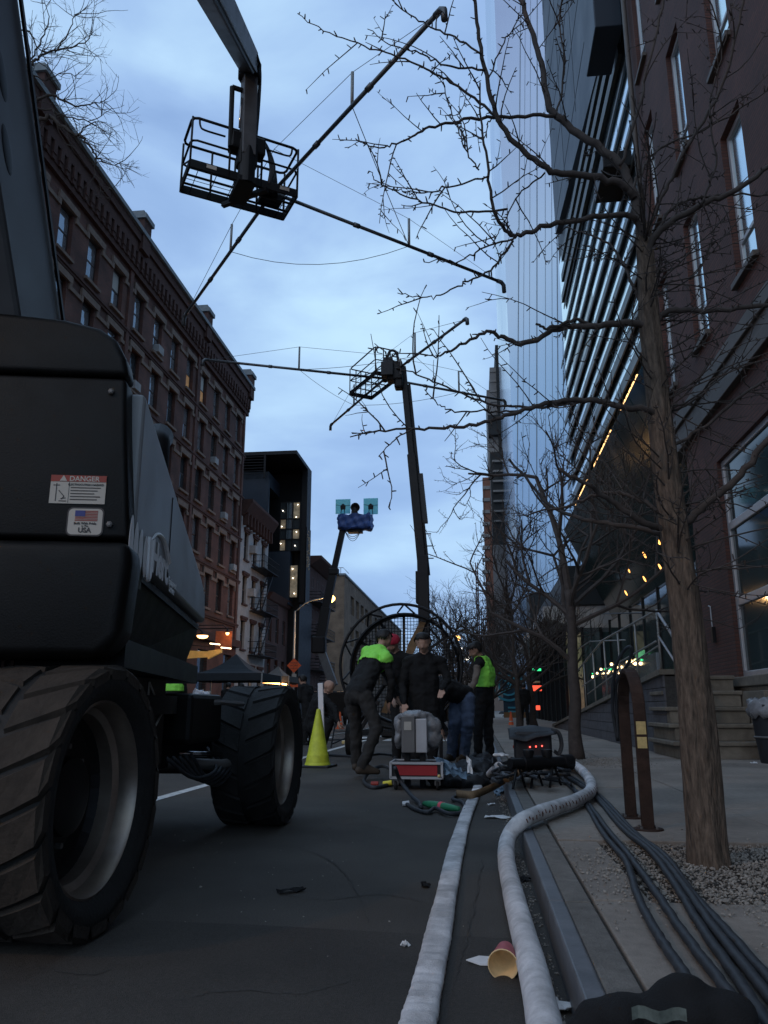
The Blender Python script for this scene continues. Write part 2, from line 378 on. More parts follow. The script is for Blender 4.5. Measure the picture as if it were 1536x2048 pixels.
BULBO = pm('sodium_bulb', (1., .50, .12), .5, var=0, emit=9)
GLINTD = pm('string_light_glint', (1., .66, .32), .5, var=0, emit=5)
BULBW = pm('white_bulb', (1., .92, .78), .5, var=0, emit=6)
LEDR = pm('red_led', (1., .08, .06), .5, var=0, emit=4)
NEONG = pm('green_neon', (.05, 1., .35), .5, var=0, emit=1.2)
NEONR = pm('red_neon', (1., .10, .05), .5, var=0, emit=1.3)
SHOPL = pm('dim_shop_light', (.55, .42, .26), .6, var=.6, scale=2.2, emit=.04)
STRIPL = pm('amber_light_strip', (1., .55, .20), .5, var=0, emit=2.6)
DOWNL = pm('amber_downlight_and_glint', (1., .42, .10), .5, var=0, emit=4)
SILVER = pm('silver_soffit', (.40,.38,.35), .35, .7, var=.15, scale=2)
MURAL = pm('dark_blue_hoarding', (.02,.055,.09), .6, var=.15)
MURALC = pm('cyan_paint', (.06,.34,.46), .6, var=.1)
CONSTR = pm('raw_concrete_tower', (.24,.22,.20), .9, var=.25, scale=.3)
NETTING = pm('black_debris_netting', (.035,.035,.032), .9, var=.3, scale=.5)
PALEG = pm('pale_curtain_glass', (.36,.45,.58), .14, .8, var=.05, scale=.05)
MULL = pm('tower_mullion', (.16,.19,.22), .5, .4, var=.1)
CRANE = pm('red_crane_steel', (.10,.035,.03), .7, .3, var=.15)
ORB = pm('orange_brick_infill', (.22,.10,.065), .9, var=.25, scale=.7)
POSTER = pm('orange_poster', (.5,.14,.06), .7, var=.3, scale=3)
AWN = pm('lit_yellow_awning', (.75,.45,.13), .7, var=.25, scale=2, emit=.14)
BLUEL = pm('blue_screen', (.05,.14,.55), .5, var=.4, scale=2, emit=.5)
TUBEL = pm('tube_light', (1., .75, .45), .5, var=0, emit=5)
# ================================================================== THE SETTING
XL = -16.0; XR = 4.25; KX = .236; SW = .14; LK = -11.6       # left facade, right facade, right kerb, pavement height, left kerb
road = struct(MB().quad((-400,-60,0),(400,-60,0),(400,1500,0),(-400,1500,0)).build('road', ASPH))
patch = MB(); pz = .004
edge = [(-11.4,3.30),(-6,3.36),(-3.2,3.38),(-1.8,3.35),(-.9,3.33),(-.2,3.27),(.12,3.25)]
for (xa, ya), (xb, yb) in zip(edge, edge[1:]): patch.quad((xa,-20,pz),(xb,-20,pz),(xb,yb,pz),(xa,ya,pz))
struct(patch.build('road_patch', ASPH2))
pl = MB(); rnd = random.Random(3)
y = 4.2
while y < 60:
    l = 2.4; pl.quad((-3.10,y,.004),(-2.98,y,.004),(-2.98,y+l,.004),(-3.10,y+l,.004)); y += 2.4
struct(pl.build('lane_line', PAINT))
cw = MB()
for k in range(9): cw.quad((-10.6+k*1.15,21.5,.004),(-10.05+k*1.15,21.5,.004),(-10.05+k*1.15,24.4,.004),(-10.6+k*1.15,24.4,.004))
struct(cw.build('crosswalk', PAINT))
# right kerb: steel faced concrete stones
kerb = struct(thing('kerb', None, None, (KX, 0, 0)))
kp1 = MB(); kp1.box(KX, KX+.062, 0, 1.79, -.02, SW); m1 = kp1.mesh('kerb_face', STEELF, off=Vector((KX,0,0)))
kp2 = MB(); kp2.box(KX+.063, KX+.158, 0, 1.785, -.02, SW-.003); m2 = kp2.mesh('kerb_stone', KERB, off=Vector((KX,0,0)))
y = -2.15
while y < 46:
    for nm, me in (('kerb_face', m1), ('kerb_stone', m2)):
        o = place(nm, me, (KX, y, 0), kerb); md = o.modifiers.new('bevel', 'BEVEL'); md.width = .009 if nm == 'kerb_face' else .006; md.segments = 3; md.limit_method = 'ANGLE'
    y += 1.8
# pavement: slabs laid on a dark bed, a pit left out round the near tree
pave = MB(); pave.box(KX+.16, XR+6, -6, 160, -.05, SW-.045); pavement = struct(pave.build('pavement', CONCD))
PIT = (.62, 1.72, 3.28, 4.66)
def slab(x0, x1, y0, y1, tilt=0):
    m = MB(); z = SW+tilt; m.box(x0+.006, x1-.006, y0+.006, y1-.006, SW-.05, z)
    o = m.build('slab', CONC, pavement, bevel=.006, seg=2); return o
xe = [KX+.165, 1.72, 3.2, XR+.9]; ye = [-1.3, .2, 1.72, 3.28, 4.66, 6.2, 7.7, 9.2, 10.7, 12.2, 13.8, 15.4, 17, 18.6, 20.2, 21.8, 23.4]
for i in range(len(ye)-1):
    for j in range(len(xe)-1):
        t = rnd.uniform(-.004, .004)
        if (ye[i], xe[j]) == (3.28, xe[0]): slab(xe[0], PIT[0], ye[i], ye[i]+.62, t); slab(xe[0], PIT[0], ye[i]+.62, ye[i+1], -.004)
        else: slab(xe[j], xe[j+1], ye[i], ye[i+1], t)
far = MB(); far.box(KX+.16, XR+5.8, 23.4, 160, -.05, SW-.002); o = far.build('slab', CONC, pavement)
m = MB(); m.box(PIT[0]+.004, PIT[1]-.004, PIT[2]+.004, PIT[3]-.004, .05, SW-.022); struct(m.build('tree_pit_soil', SOIL))
# far pavement on the left
m = MB(); m.box(XL-.5, LK-.16, -20, 300, -.05, SW); lp = struct(m.build('far_pavement', CONC))
m = MB(); m.box(LK-.158, LK, -20, 300, -.05, SW-.003); lkb = struct(m.build('far_kerb', KERB))
# gravel: loose pale stones in and around the pit, grit along the gutter
def stones(n, fn, mat, name, label, smin, smax, seed):
    r = random.Random(seed); m = MB()
    for _ in range(n):
        p = fn(r)
        if p is None: continue
        s_ = r.uniform(smin, smax)*(1.6 if r.random() < .06 else 1); a = r.uniform(0, 6.3); ca, sa = math.cos(a)*s_, math.sin(a)*s_
        E_ = Matrix.Rotation(r.uniform(0,6.3), 3, 'X') @ Matrix.Rotation(r.uniform(0,6.3), 3, 'Z') @ Matrix.Rotation(r.uniform(0,6.3), 3, 'Y')
        sx, sy, sz = s_*r.uniform(.7,1.2), s_*r.uniform(.6,1.0), s_*r.uniform(.45,.8)
        vs = []
        for k in ((1,.15,0),(-.95,0,.1),(.1,1,0),(0,-1,.12),(0,.1,1),(.12,0,-1)): w = E_ @ Vector((k[0]*sx, k[1]*sy, k[2]*sz)); vs.append(Vector(p)+Vector((w.x, w.y, w.z*.75+s_*.3)))
        m.add(vs, [[0,2,4],[2,1,4],[1,3,4],[3,0,4],[2,0,5],[1,2,5],[3,1,5],[0,3,5]])
    o = m.build(name, mat); tag(o, label, 'gravel', kind='stuff'); return o
def f_pit(r):
    if r.random() < .72:
        return (r.uniform(PIT[0]+.01, PIT[1]-.01), r.uniform(PIT[2]+.01, PIT[3]-.01), SW-.022+r.random()*.012)
    x = r.gauss(1.0, .42); y = r.gauss(3.75, .42)
    if x < KX+.17 or (PIT[0] < x < PIT[1] and PIT[2] < y < PIT[3]): return None
    return (x, y, SW+.001)
stones(9000, f_pit, STONE, 'gravel', 'loose pale gravel in the tree pit and spilled on the slabs', .004, .0115, 5)
def f_gut(r):
    y = 1.6+r.random()**1.5*9; return (KX-.008-abs(r.gauss(0, .045)), y, .0)
stones(900, f_gut, STONE, 'gutter_grit', 'pale grit and crumbs lying in the gutter along the kerb', .003, .010, 6)
def f_road(r): return (r.uniform(-2.2, .2), 1.8+r.random()*9, .0)
stones(240, f_road, STONE, 'road_grit', 'scattered specks of grit on the dark asphalt', .002, .006, 8)
def f_far(r): return (r.gauss(1.5, .35), r.gauss(11.2, .5), SW+.001)
stones(900, f_far, STONE, 'gravel', 'pale gravel scattered round the foot of the second tree', .006, .014, 9)
# bits of litter
def scrap(name, px, py, w, l, mat, label, z=0., seed=1, cat='litter'):
    r = random.Random(seed); c = gnd(px, py, z); m = MB(); nx, ny = 5, 4; a = r.uniform(0, 3)
    for i in range(nx+1):
        for j in range(ny+1):
            u = (i/nx-.5)*w; v = (j/ny-.5)*l*(1-.3*abs(i/nx-.5)); x = u*math.cos(a)-v*math.sin(a); yv = u*math.sin(a)+v*math.cos(a)
            m.v.append(Vector((c.x+x+r.uniform(-.1,.1)*w/nx, c.y+yv+r.uniform(-.1,.1)*l, z+.004+r.random()*.018)))
    for i in range(nx):
        for j in range(ny):
            k = i*(ny+1)+j; m.f.append([k, k+ny+1, k+ny+2, k+1]); m.mi.append(0)
    o = single(m, name, mat, label, cat); md = o.modifiers.new('thick', 'SOLIDIFY'); md.thickness = .002; return o
scrap('paper_scrap', 998, 1637, .22, .10, TISSUE, 'torn white paper scrap lying on the road by the kerb near the green fitting', seed=2)
scrap('paper_scrap', 982, 1611, .07, .04, TISSUE, 'tiny white paper chip beside the flat hose', seed=3)
scrap('rubber_scrap', 582, 1785, .13, .05, BLACKC, 'flat dark rubber scrap on the open road', seed=4)
scrap('rubber_scrap', 851, 1774, .07, .04, BLACKC, 'small dark scrap on the road beside the flat white hose', seed=5)
scrap('wrapper_scrap', 1122, 2020, .07, .06, TISSUE, 'crumpled white wrapper in the gutter beside the round hose', seed=6)
scrap('leaf_clump', 1045, 1762, .09, .07, BLACKC, 'dark wet leaf clump in the gutter', seed=7)
scrap('paper_scrap', 811, 1895, .03, .03, TISSUE, 'white crumb of paper on the dark road patch', seed=8)

# cracks and tar seams in the asphalt
def crack(pts, w, seed, mat=None):
    r = random.Random(seed); P = spline([gnd(x, y, 0) for x, y in pts], 14); m = MB(); z = .0065
    for i, p in enumerate(P):
        d = (P[min(i+1,len(P)-1)]-P[max(i-1,0)]).normalized(); a = Vector((d.y,-d.x,0)); ww = w*r.uniform(.25,1)*(.3+.7*math.sin(math.pi*(i+.5)/len(P))); j = a*r.gauss(0,w*1.2); m.v += [Vector((p.x,p.y,z))+j-a*ww, Vector((p.x,p.y,z))+j+a*ww]
    for i in range(len(P)-1): m.f.append([i*2, i*2+1, i*2+3, i*2+2]); m.mi.append(0)
    struct(m.build('road_crack', CONCD))
crack([(60,1930),(120,1948),(198,1952),(240,1925)], .006, 1); crack([(520,1780),(640,1800),(760,1790),(860,1806)], .005, 2); crack([(560,1690),(640,1712),(700,1760),(740,1850)], .004, 3)
crack([(330,2010),(460,1985),(600,1990),(720,1960)], .004, 4); crack([(640,1660),(720,1650),(800,1668)], .006, 5); crack([(905,1990),(930,1900),(950,1800),(965,1720)], .004, 6)
# ================================================================== LEFT SIDE OF THE STREET
rnd = random.Random(11)
# ---- long red brick building
Y0, Y1 = 10.0, 51.9; ROOF = 23.5
bb = thing('brick_building', 'long red brick building with stone lintels and deep corbelled cornice', 'building', (XL, 31, 0))
SP = 2.37; WC = [50.2-SP*k for k in range(15) if 50.2-SP*k > 16]
ROWS = [(18.55, 20.55), (15.55, 17.6), (12.6, 14.65), (9.65, 11.7), (6.7, 8.75)]
opens = [(c-.52, c+.52, a, b) for c in WC for a, b in ROWS]
shopO = [(c-.85, c+.85, .6, 4.2) for c in WC[::2]]
m = MB(); facade(m, (XL,0,0), (0,1,0), (1,0,0), Y0, Y1, 0, 21.2, opens+shopO, .28)
m.quad((XL,Y1,0),(XL-22,Y1,0),(XL-22,Y1,ROOF),(XL,Y1,ROOF)); m.quad((XL,Y0,0),(XL,Y0,ROOF),(XL-22,Y0,ROOF),(XL-22,Y0,0)); m.quad((XL,Y0,ROOF-.1),(XL,Y1,ROOF-.1),(XL-22,Y1,ROOF-.1),(XL-22,Y0,ROOF-.1))
m.quad((XL-.3,Y0,0),(XL-.3,Y1,0),(XL-.3,Y1,21),(XL-.3,Y0,21))
m.build('wall', BRICK, bb)
# windows: one prototype each of frame, upper pane, lower pane
fw = MB()
for (y0, y1, z0, z1) in ((-.52,.52,0,.07),(-.52,.52,1.93,2.0),(-.52,-.45,.07,1.93),(.45,.52,.07,1.93),(-.45,.45,.98,1.05)): fw.box(-.06, .0, y0, y1, z0, z1)
fme = fw.mesh('window', SASH)
pa = MB(); pa.box(-.012, 0, -.45, .45, 1.05, 1.93); pame = pa.mesh('pane', GLASSM)
pb = MB(); pb.box(-.012, 0, -.45, .45, .07, .98); pbme = pb.mesh('pane', GLASSM)
pbl = MB(); pbl.box(-.012, 0, -.45, .45, 1.05, 1.93); pblme = pbl.mesh('pane', BLIND)
pd1 = MB(); pd1.box(-.012, 0, -.45, .45, 1.05, 1.93); pd1me = pd1.mesh('pane', GLASSD)
pd2 = MB(); pd2.box(-.012, 0, -.45, .45, .07, .98); pd2me = pd2.mesh('pane', GLASSD)
pw2 = MB(); pw2.box(-.012, 0, -.45, .45, .07, .98); pw2me = pw2.mesh('pane', WARMW)
li = MB(); li.box(0, .10, -.80, .80, 2.02, 2.32); li.box(0, .085, -.80, -.62, 1.72, 2.02); li.box(0, .085, .62, .80, 1.72, 2.02); lime = li.mesh('lintel', BROWNST)
si = MB(); si.box(0, .13, -.66, .66, -.14, -.01); sime = si.mesh('sill', BROWNST)
sc = MB(); sc.box(0, .07, -SP/2+.80, SP/2-.80, 1.72, 1.90); 
for ri, (a, b) in enumerate(ROWS):
    for ci, c in enumerate(WC):
        w = place('window', fme, (XL-.18, c, a), bb)
        up, lo = pame, pbme
        q = rnd.random()
        if ri >= 1 and q < .45: up, lo = pd1me, pd2me
        elif q < .22: up = pblme
        if (ri, ci) in ((0, 3), (2, 6), (0, 4)): lo = pw2me
        for me in (up, lo):
            p = place('pane', me, (XL-.20, c, a), w, (rnd.gauss(0,.002), rnd.gauss(0,.006), rnd.gauss(0,.006)))
        place('lintel', lime, (XL, c, a), bb); place('sill', sime, (XL, c, a), bb)
acm = MB(); acm.box(-.1, .34, -.32, .32, .02, .42); acme = acm.mesh('air_conditioner', WHITEP)
for ri_, ci_ in ((1,2),(2,1),(3,4),(1,7),(2,9),(3,0),(4,3),(0,6)): place('air_conditioner', acme, (XL-.1, WC[ci_]+.05, ROWS[ri_][0]+.03), bb)
# string courses between lintels, sill mouldings, piers
for ri, (a, b) in enumerate(ROWS):
    for ci, c in enumerate(WC[:-1]):
        mm_ = MB(); mm_.box(XL, XL+.07, c-SP+.80, c-.80, a+1.74, a+1.92); mm_.build('string_course', BROWNST, bb)
    m = MB(); m.box(XL, XL+.14, Y0, Y1, a-.50, a-.40); m.box(XL, XL+.09, Y0, Y1, a-.62, a-.50); m.build('belt_moulding', CORN, bb)
for k in range(0, len(WC), 4):
    m = MB(); yy = WC[k]+SP/2; m.box(XL, XL+.11, yy-.16, yy+.16, 5.2, 21.2); m.build('pier', BRICK, bb)
# cornice: corbel courses, hanging corbels, coping
m = MB(); m.box(XL-.3, XL+.18, Y0, Y1+.1, 21.2, 21.5); m.box(XL-.3, XL+.30, Y0, Y1+.1, 22.2, 22.75); m.box(XL-.3, XL+.42, Y0, Y1+.15, 22.75, 23.2); m.box(XL-.3, XL+.22, Y0, Y1+.1, 21.5, 22.2); cor = m.build('cornice', CORN, bb)
dm = MB(); dm.box(0, .12, -.12, .12, 0, .55); dm.box(0, .08, -.09, .09, -.22, 0); dme = dm.mesh('corbel', CORN)
y = 20.0
while y < Y1: place('corbel', dme, (XL+.22, y, 21.68), cor); y += .52
m = MB(); m.box(XL-.5, XL+.56, Y0, Y1+.2, 23.2, 23.42); m.build('coping', COPPER, bb)
for yy in (51.6, 42.2, 32.8, 23.6):
    m = MB(); m.box(XL-.5, XL+.5, yy-.42, yy+.42, 22.4, 24.05); m.build('parapet_pier', CORN, bb)
    m = MB(); m.box(XL-.6, XL+.6, yy-.52, yy+.52, 24.05, 24.3); m.box(XL-.4, XL+.4, yy-.36, yy+.36, 24.3, 24.55); m.build('pier_cap', COPPER, bb)
m = MB(); m.box(XL-.05, XL+.35, Y0, Y1, 4.75, 5.2); m.build('shop_cornice', CORN, bb)
for i, c in enumerate(WC[::2]):
    m = MB(); m.box(XL-.25, XL-.22, c-.85, c+.85, .6, 4.2); m.build('shop_window', GLASSD, bb)
# orange poster, wall lamps, lit awning on the shop front
m = MB(); m.box(XL+.12, XL+.2, 0, 2.2, 0, 3.0)
pp = atX(448, 1283, XL+.2)
# put on a hanging frame facing down the street
P0 = atY(430, 1300, 44.0); P1 = atY(465, 1262, 44.0)
m = MB(); m.box(P0.x, P1.x, 43.95, 44.05, P0.z, P1.z); hb = single(m, 'hanging_poster', POSTER, 'orange lit poster board hanging over the shop front behind the black tent', 'poster', bevel=.02)
m = MB(); m.tube([(P0.x-2.3,44,P1.z+.15),(P1.x,44,P1.z+.15)], .03); m.build('bracket', BLACKM, hb); hb_lab = None
def wall_lamp(px, py, Y, label, e=60, col=(1,.62,.3), name='wall_lamp', bulb=BULB, rx=.16, rz=.10):
    c = atY(px, py, Y); t = thing(name, label, 'lamp', (c.x, c.y, c.z))
    MB().ell(c, (rx, rx, rz)).build('bulb', bulb, t, smooth=True)
    MB().lathe([(.02,.22),(.05,.2),(rx*1.1,.05),(rx*1.15,.02)], c, n=16).build('shade', BLACKM, t, smooth=True)
    MB().tube([c+Vector((0,0,.2)), c+Vector((-.3,0,.45)), Vector((XL,c.y,c.z+.45))], .025).build('arm', BLACKM, t)
    l = bpy.data.lights.new(name, 'POINT'); l.energy = e; l.color = col; l.shadow_soft_size = .15
    lo = bpy.data.objects.new('light', l); COL.objects.link(lo); lo.parent = t; lo.location = (.15, -.35, -.2); return t
wall_lamp(405, 1272, 41, 'bright oval wall lamp glowing under the brick building above the tent', 9, rx=.30, rz=.14)
wall_lamp(455, 1266, 43.6, 'small round lamp lighting the orange poster board', 5, rx=.10, rz=.12)
for px, py in ((430, 1288), (452, 1296)):
    c = atY(px, py, 42); m = MB(); m.beam(c+Vector((-.28,0,.03)), c+Vector((.28,0,-.03)), .06, .06); tl_ = single(m, 'tube_lamp', TUBEL, 'short glowing tube lamp on the shop front behind the black tent', 'lamp', 'tube lamps on the shop front'); MB().tube([c+Vector((-.27,.02,.05)), Vector((XL,c.y,c.z+.2))], .02, 5).build('arm', BLACKM, tl_)
a0 = atY(415, 1318, 42.5); a1 = atY(442, 1298, 42.5)
m = MB(); m.prism([(a0.x,42.5,a0.z),(a1.x,42.5,a0.z+.35),(a1.x,42.5,a1.z),(a0.x,42.5,a1.z-.1)], (0,.25,0)); m.prism([(XL,42.55,a1.z-.5),(a0.x,42.55,a0.z+.1),(a0.x,42.55,a1.z-.12),(XL,42.55,a1.z-.05)], (0,.15,0)); single(m, 'lit_awning', AWN, 'glowing yellow awning end beside the hanging orange poster', 'awning', fixn=True)
# ---- white painted tenement with fire escapes
tn = thing('white_tenement', 'narrow white painted brick tenement with black fire escapes and brown cornice', 'building', (XL, 55.6, 0))
ya, yb = 51.95, 59.3; hz = 14.3
TW = [53.3, 55.6, 57.9]; TR = [(11.0,13.0),(7.9,9.9),(4.8,6.8),(1.6,3.8)]
m = MB(); facade(m, (XL,0,0), (0,1,0), (1,0,0), ya, yb, 0, hz, [(c-.5, c+.5, a, b) for c in TW for a, b in TR], .25); m.quad((XL-.3,ya,0),(XL-.3,yb,0),(XL-.3,yb,hz),(XL-.3,ya,hz)); m.quad((XL,yb,0),(XL-15,yb,0),(XL-15,yb,hz),(XL,yb,hz)); m.quad((XL,ya,hz),(XL,yb,hz),(XL-15,yb,hz),(XL-15,ya,hz)); m.build('wall', WHITEP, tn)
tf = MB()
for (y0, y1, z0, z1) in ((-.5,.5,0,.07),(-.5,.5,1.93,2.0),(-.5,-.43,.07,1.93),(.43,.5,.07,1.93),(-.43,.43,.95,1.02)): tf.box(-.05, 0, y0, y1, z0, z1)
tfm = tf.mesh('window', SASH); tp = MB(); tp.box(-.07, -.06, -.44, .44, .05, 1.95); tpm = tp.mesh('pane', GLASSD)
th_ = MB(); th_.box(0, .16, -.72, .72, 2.02, 2.2); th_.box(0, .10, -.62, .62, 1.9, 2.02); thm = th_.mesh('lintel', CORN); ts = MB(); ts.box(0, .12, -.6, .6, -.14, -.01); tsm = ts.mesh('sill', CORN)
for c in TW:
    for a, b in TR:
        w = place('window', tfm, (XL-.15, c, a), tn); place('pane', tpm, (XL-.15, c, a), w); place('lintel', thm, (XL, c, a), tn); place('sill', tsm, (XL, c, a), tn)
m = MB(); m.prism([(XL-.2,ya,hz-.6),(XL+.35,ya,hz-.1),(XL+.75,ya,hz+.55),(XL+.75,ya,hz+.75),(XL-.2,ya,hz+.75)], (0,yb-ya,0)); cn = m.build('cornice', CORN, tn, fixn=True)
for k in range(9):
    m = MB(); yy = ya+.4+k*.82; m.box(XL+.02, XL+.4, yy-.1, yy+.1, hz-1.0, hz-.15); m.build('bracket', CORN, cn)
for z in (10.7, 7.6, 4.5):
    fe = MB(); x1 = XL+1.0; y0, y1 = 54.7, 59.0
    fe.box(XL, x1, y0, y1, z-.05, z)
    for zz in (z+.45, z+.9): fe.tube([(XL,y0,zz),(x1,y0,zz),(x1,y1,zz),(XL,y1,zz)], .022, 5)
    yy = y0
    while yy <= y1+.01: fe.tube([(x1,yy,z),(x1,yy,z+.9)], .014, 4); yy += .22
    for xx in (XL+.3, XL+.65): fe.tube([(xx,y0,z),(xx,y0,z+.9)], .014, 4)
    if z > 5:
        fe.beam((XL+.75,y0+.5,z-3.1),(XL+.75,y1-.8,z), .05, .12); fe.beam((XL+.35,y0+.5,z-3.1),(XL+.35,y1-.8,z), .05, .12)
        for k in range(12): t = k/11; fe.box(XL+.33, XL+.77, y0+.5+t*(y1-1.3-y0)-.08, y0+.5+t*(y1-1.3-y0)+.08, z-3.1+t*3.05, z-3.08+t*3.05)
    fe.build('fire_escape', BLACKM, tn)
for c, z in ((54.45, 11.9), (54.45, 8.8), (54.5, 11.0)):
    m = MB(); m.box(XL, XL+.45, c-.3, c+.3, z-.25, z+.3) if z != 11.0 else m.box(XL, XL+.02, c, c+.05, z, z+.05); m.build('air_conditioner', WHITEP, tn)
# ---- low red brick house
lb = thing('low_brick_house', 'low dark red brick house between the white tenement and the black modern tower', 'house', (XL, 62.8, 0))
ya, yb = 59.35, 66.4; hz = 9.4; LW = [60.6, 62.85, 65.1]; LR = [(5.9,7.9),(2.2,4.6)]
m = MB(); facade(m, (XL,0,0), (0,1,0), (1,0,0), ya, yb, 0, hz, [(c-.5, c+.5, a, b) for c in LW for a, b in LR], .2); m.quad((XL-.3,ya,0),(XL-.3,yb,0),(XL-.3,yb,hz),(XL-.3,ya,hz)); m.quad((XL,ya,hz),(XL,yb,hz),(XL-9,yb,hz),(XL-9,ya,hz)); m.build('wall', BRICKD, lb)
for c in LW:
    for a, b in LR: w = place('window', tfm, (XL-.1, c, a), lb); place('pane', tpm, (XL-.1, c, a), w)
m = MB(); m.prism([(XL-.2,ya,hz-.5),(XL+.2,ya,hz-.3),(XL+.5,ya,hz+.2),(XL-.2,ya,hz+.2)], (0,yb-ya,0)); m.build('cornice', CORN, lb, fixn=True)
# ---- black modern tower with lit glass bays and an open roof frame
dk = thing('modern_tower', 'black modern tower with an open roof frame and lit glass bays', 'building', (-17, 63, 0))
zt = 21.4
m = MB(); m.box(-30, -16.6, 61, 61.3, 9.6, 19.2); m.build('flank_wall', NAVY, dk)
m = MB(); m.box(-30, -15.55, 64.6, 64.9, 9.3, 13.8); m.box(-15.9, -15.55, 64.9, 66.4, 9.3, 13.8); m.build('lower_flank', NAVY, dk)
fr = MB(); fr.box(-30, -14.25, 60.6, 66.6, zt-.25, zt+.05); fr.box(-14.75, -14.25, 65.0, 66.6, 9.5, zt-.25); fr.box(-30, -14.75, 66.3, 66.6, 9.5, zt-.25); fr.build('roof_frame', BLACKM, dk)
cp = MB(); cp.box(-17.0, -16.85, 60.62, 60.78, 19.2, zt-.25); cp.build('corner_post', BLACKM, dk)
for k in range(7):
    m = MB(); m.box(-29, -16.9, 60.64, 60.70, 19.55+k*.24, 19.60+k*.24); m.build('louvre', BLACKM, dk)
m = MB(); m.box(-30, -17, 62.2, 66.2, 19.0, 20.2); m.build('penthouse', NAVY, dk)
gx = [-16.55, -16.0, -15.45, -14.8]; gz = [13.9, 14.9, 15.8, 16.7, 18.2]
for i in range(3):
    for j in range(4):
        m = MB(); m.box(gx[i]+.05, gx[i+1]-.05, 64.92, 64.95, gz[j]+.05, gz[j+1]-.05); m.build('pane', SHOPL if (i, j) in ((0,0),(2,1),(2,3),(0,2)) else (SKYG if i == 1 and j > 0 else GLASSD), dk)
fr = MB()
for x in gx: fr.box(x-.05, x+.05, 64.85, 64.98, gz[0], gz[-1])
for z in gz: fr.box(gx[0], gx[-1], 64.84, 64.99, z-.04, z+.04)
fr.build('glazing_frame', BLACKM, dk)
lights = [(-16.3,17.4),(-16.35,16.0),(-16.4,14.5),(-15.0,17.9),(-15.1,16.8),(-15.05,15.5),(-15.15,14.3)]
for x, z in lights: MB().ell((x,64.7,z), .045).build('bulb_or_glint', BULBW, dk)
scn = MB(); scn.box(-14.3, -14.2, 65.0, 66.62, 9.4, 16.0); scn.build('screen_wall', BLACKM, dk)
rr = random.Random(4)
sm = MB()
for k in range(70): yy = rr.choice([65.2,65.55,65.9,66.25]); zz = rr.uniform(12.4, 15.7); sm.box(-14.19, -14.17, yy-.04, yy+.04, zz-.06, zz+.06)
so = sm.build('screen_lights', SHOPL, dk); so['kind'] = 'stuff'
m = MB(); m.box(-15.5, -14.9, 64.80, 64.83, 9.9, 12.6); m.build('lit_window', SHOPL, dk)
for x, z in ((-15.3,12.3),(-15.25,11.5),(-15.1,10.2)): MB().ell((x,64.7,z), .045).build('bulb_or_glint', BULBW, dk)
m = MB(); m.box(-30, -15.0, 66.45, 71.5, 0, 10.2); m.build('podium', BLACKM, dk)
# ---- dark fire-escape building beyond
db = thing('dark_tenement', 'dark tenement with overhanging cornice and stacked fire escapes beyond the modern tower', 'building', (XL, 76, 0))
m = MB(); m.box(-30, -15.4, 71.6, 81, 0, 14.3); m.build('wall', BRICKD, db)
m = MB(); m.prism([(-16.5,71.6,13.6),(-15.2,71.6,13.9),(-14.2,71.6,14.5),(-14.2,71.6,14.75),(-16.5,71.6,14.75)], (0,9.6,0)); m.build('cornice', CORN, db, fixn=True)
for z in (10.5, 7.4, 4.3):
    fe = MB(); fe.box(-15.4, -14.3, 72.2, 80, z-.06, z)
    for zz in (z+.35, z+.65, z+.95): fe.tube([(-15.4,72.2,zz),(-14.3,72.2,zz),(-14.3,80,zz)], .03, 4)
    for k in range(18): fe.tube([(-14.3,72.2+k*.45,z),(-14.3,72.2+k*.45,z+.95)], .02, 4)
    for k in range(10): fe.box(-15.2, -14.5, 73+k*.5, 73.2+k*.5, z-3+k*.3, z-2.94+k*.3)
    fe.build('fire_escape', BLACKM, db)
for z in (11, 8, 5, 1.8):
    for c in (73.5, 76, 78.5): w = place('window', tfm, (-15.38, c, z), db); place('pane', tpm, (-15.36, c, z), w)
# ---- tan brick loft building on the far corner
bn = thing('tan_loft_building', 'tan brick loft building with grouped dark windows on the far corner', 'building', (XL, 110, 0))
H_ = 16.8
sw = [(y, y+3.0, a, b) for y in (100.5, 105, 109.5, 114, 118.5, 125, 129.5, 134, 138.5, 145, 150, 155) for a, b in ((12.6,15.0),(8.6,11.0),(4.6,7.0))]
m = MB(); facade(m, (XL,0,0), (0,1,0), (1,0,0), 95.5, 170, 0, H_, sw, .35); m.quad((XL-.4,95.5,0),(XL-.4,170,0),(XL-.4,170,H_),(XL-.4,95.5,H_)); m.build('side_wall', BROWNBY, bn)
m = MB(); m.quad((-38,95.5,0),(XL,95.5,0),(XL,95.5,H_),(-38,95.5,H_)); m.quad((XL,95.5,H_),(XL,170,H_),(-38,170,H_),(-38,95.5,H_)); m.build('front_wall', BROWNB, bn)
wm = MB(); wm.box(-.06, 0, 0, 3.0, 0, 2.4); wme = wm.mesh('window', GLASSD); mu = MB()
for k in range(1, 4): mu.box(0, .06, k*.75-.04, k*.75+.04, 0, 2.4)
mu.box(0, .06, 0, 3, 1.15, 1.23); mume = mu.mesh('window_bars', BROWNST)
for a in sw: w = place('window', wme, (XL-.3, a[0], a[2]), bn); place('window_bars', mume, (XL-.3, a[0], a[2]), w)
m = MB(); m.box(-38.2, XL+.15, 95.3, 170, H_, H_+.25); m.build('coping', COPPER, bn)
ra = MB(); ra.tube([(-34,95.6,H_+1.0),(XL-.2,95.6,H_+1.0),(XL-.2,100,H_+1.0)], .04, 5)
for k in range(8): ra.tube([(-34+k*2.5,95.6,H_+.2),(-34+k*2.5,95.6,H_+1.0)], .04, 5)
ra.build('roof_railing', GALV, bn)
for x in (-18.5, -20.5):
    m = MB(); m.box(x-.5, x+.5, 95.42, 95.49, 3, 8); m.build('panel', BROWNST, bn)
m = MB(); m.box(-60, 60, 300, 302, 0, 14); single(m, 'far_block', BROWNST, 'low pale building block closing the far end of the street', 'building')
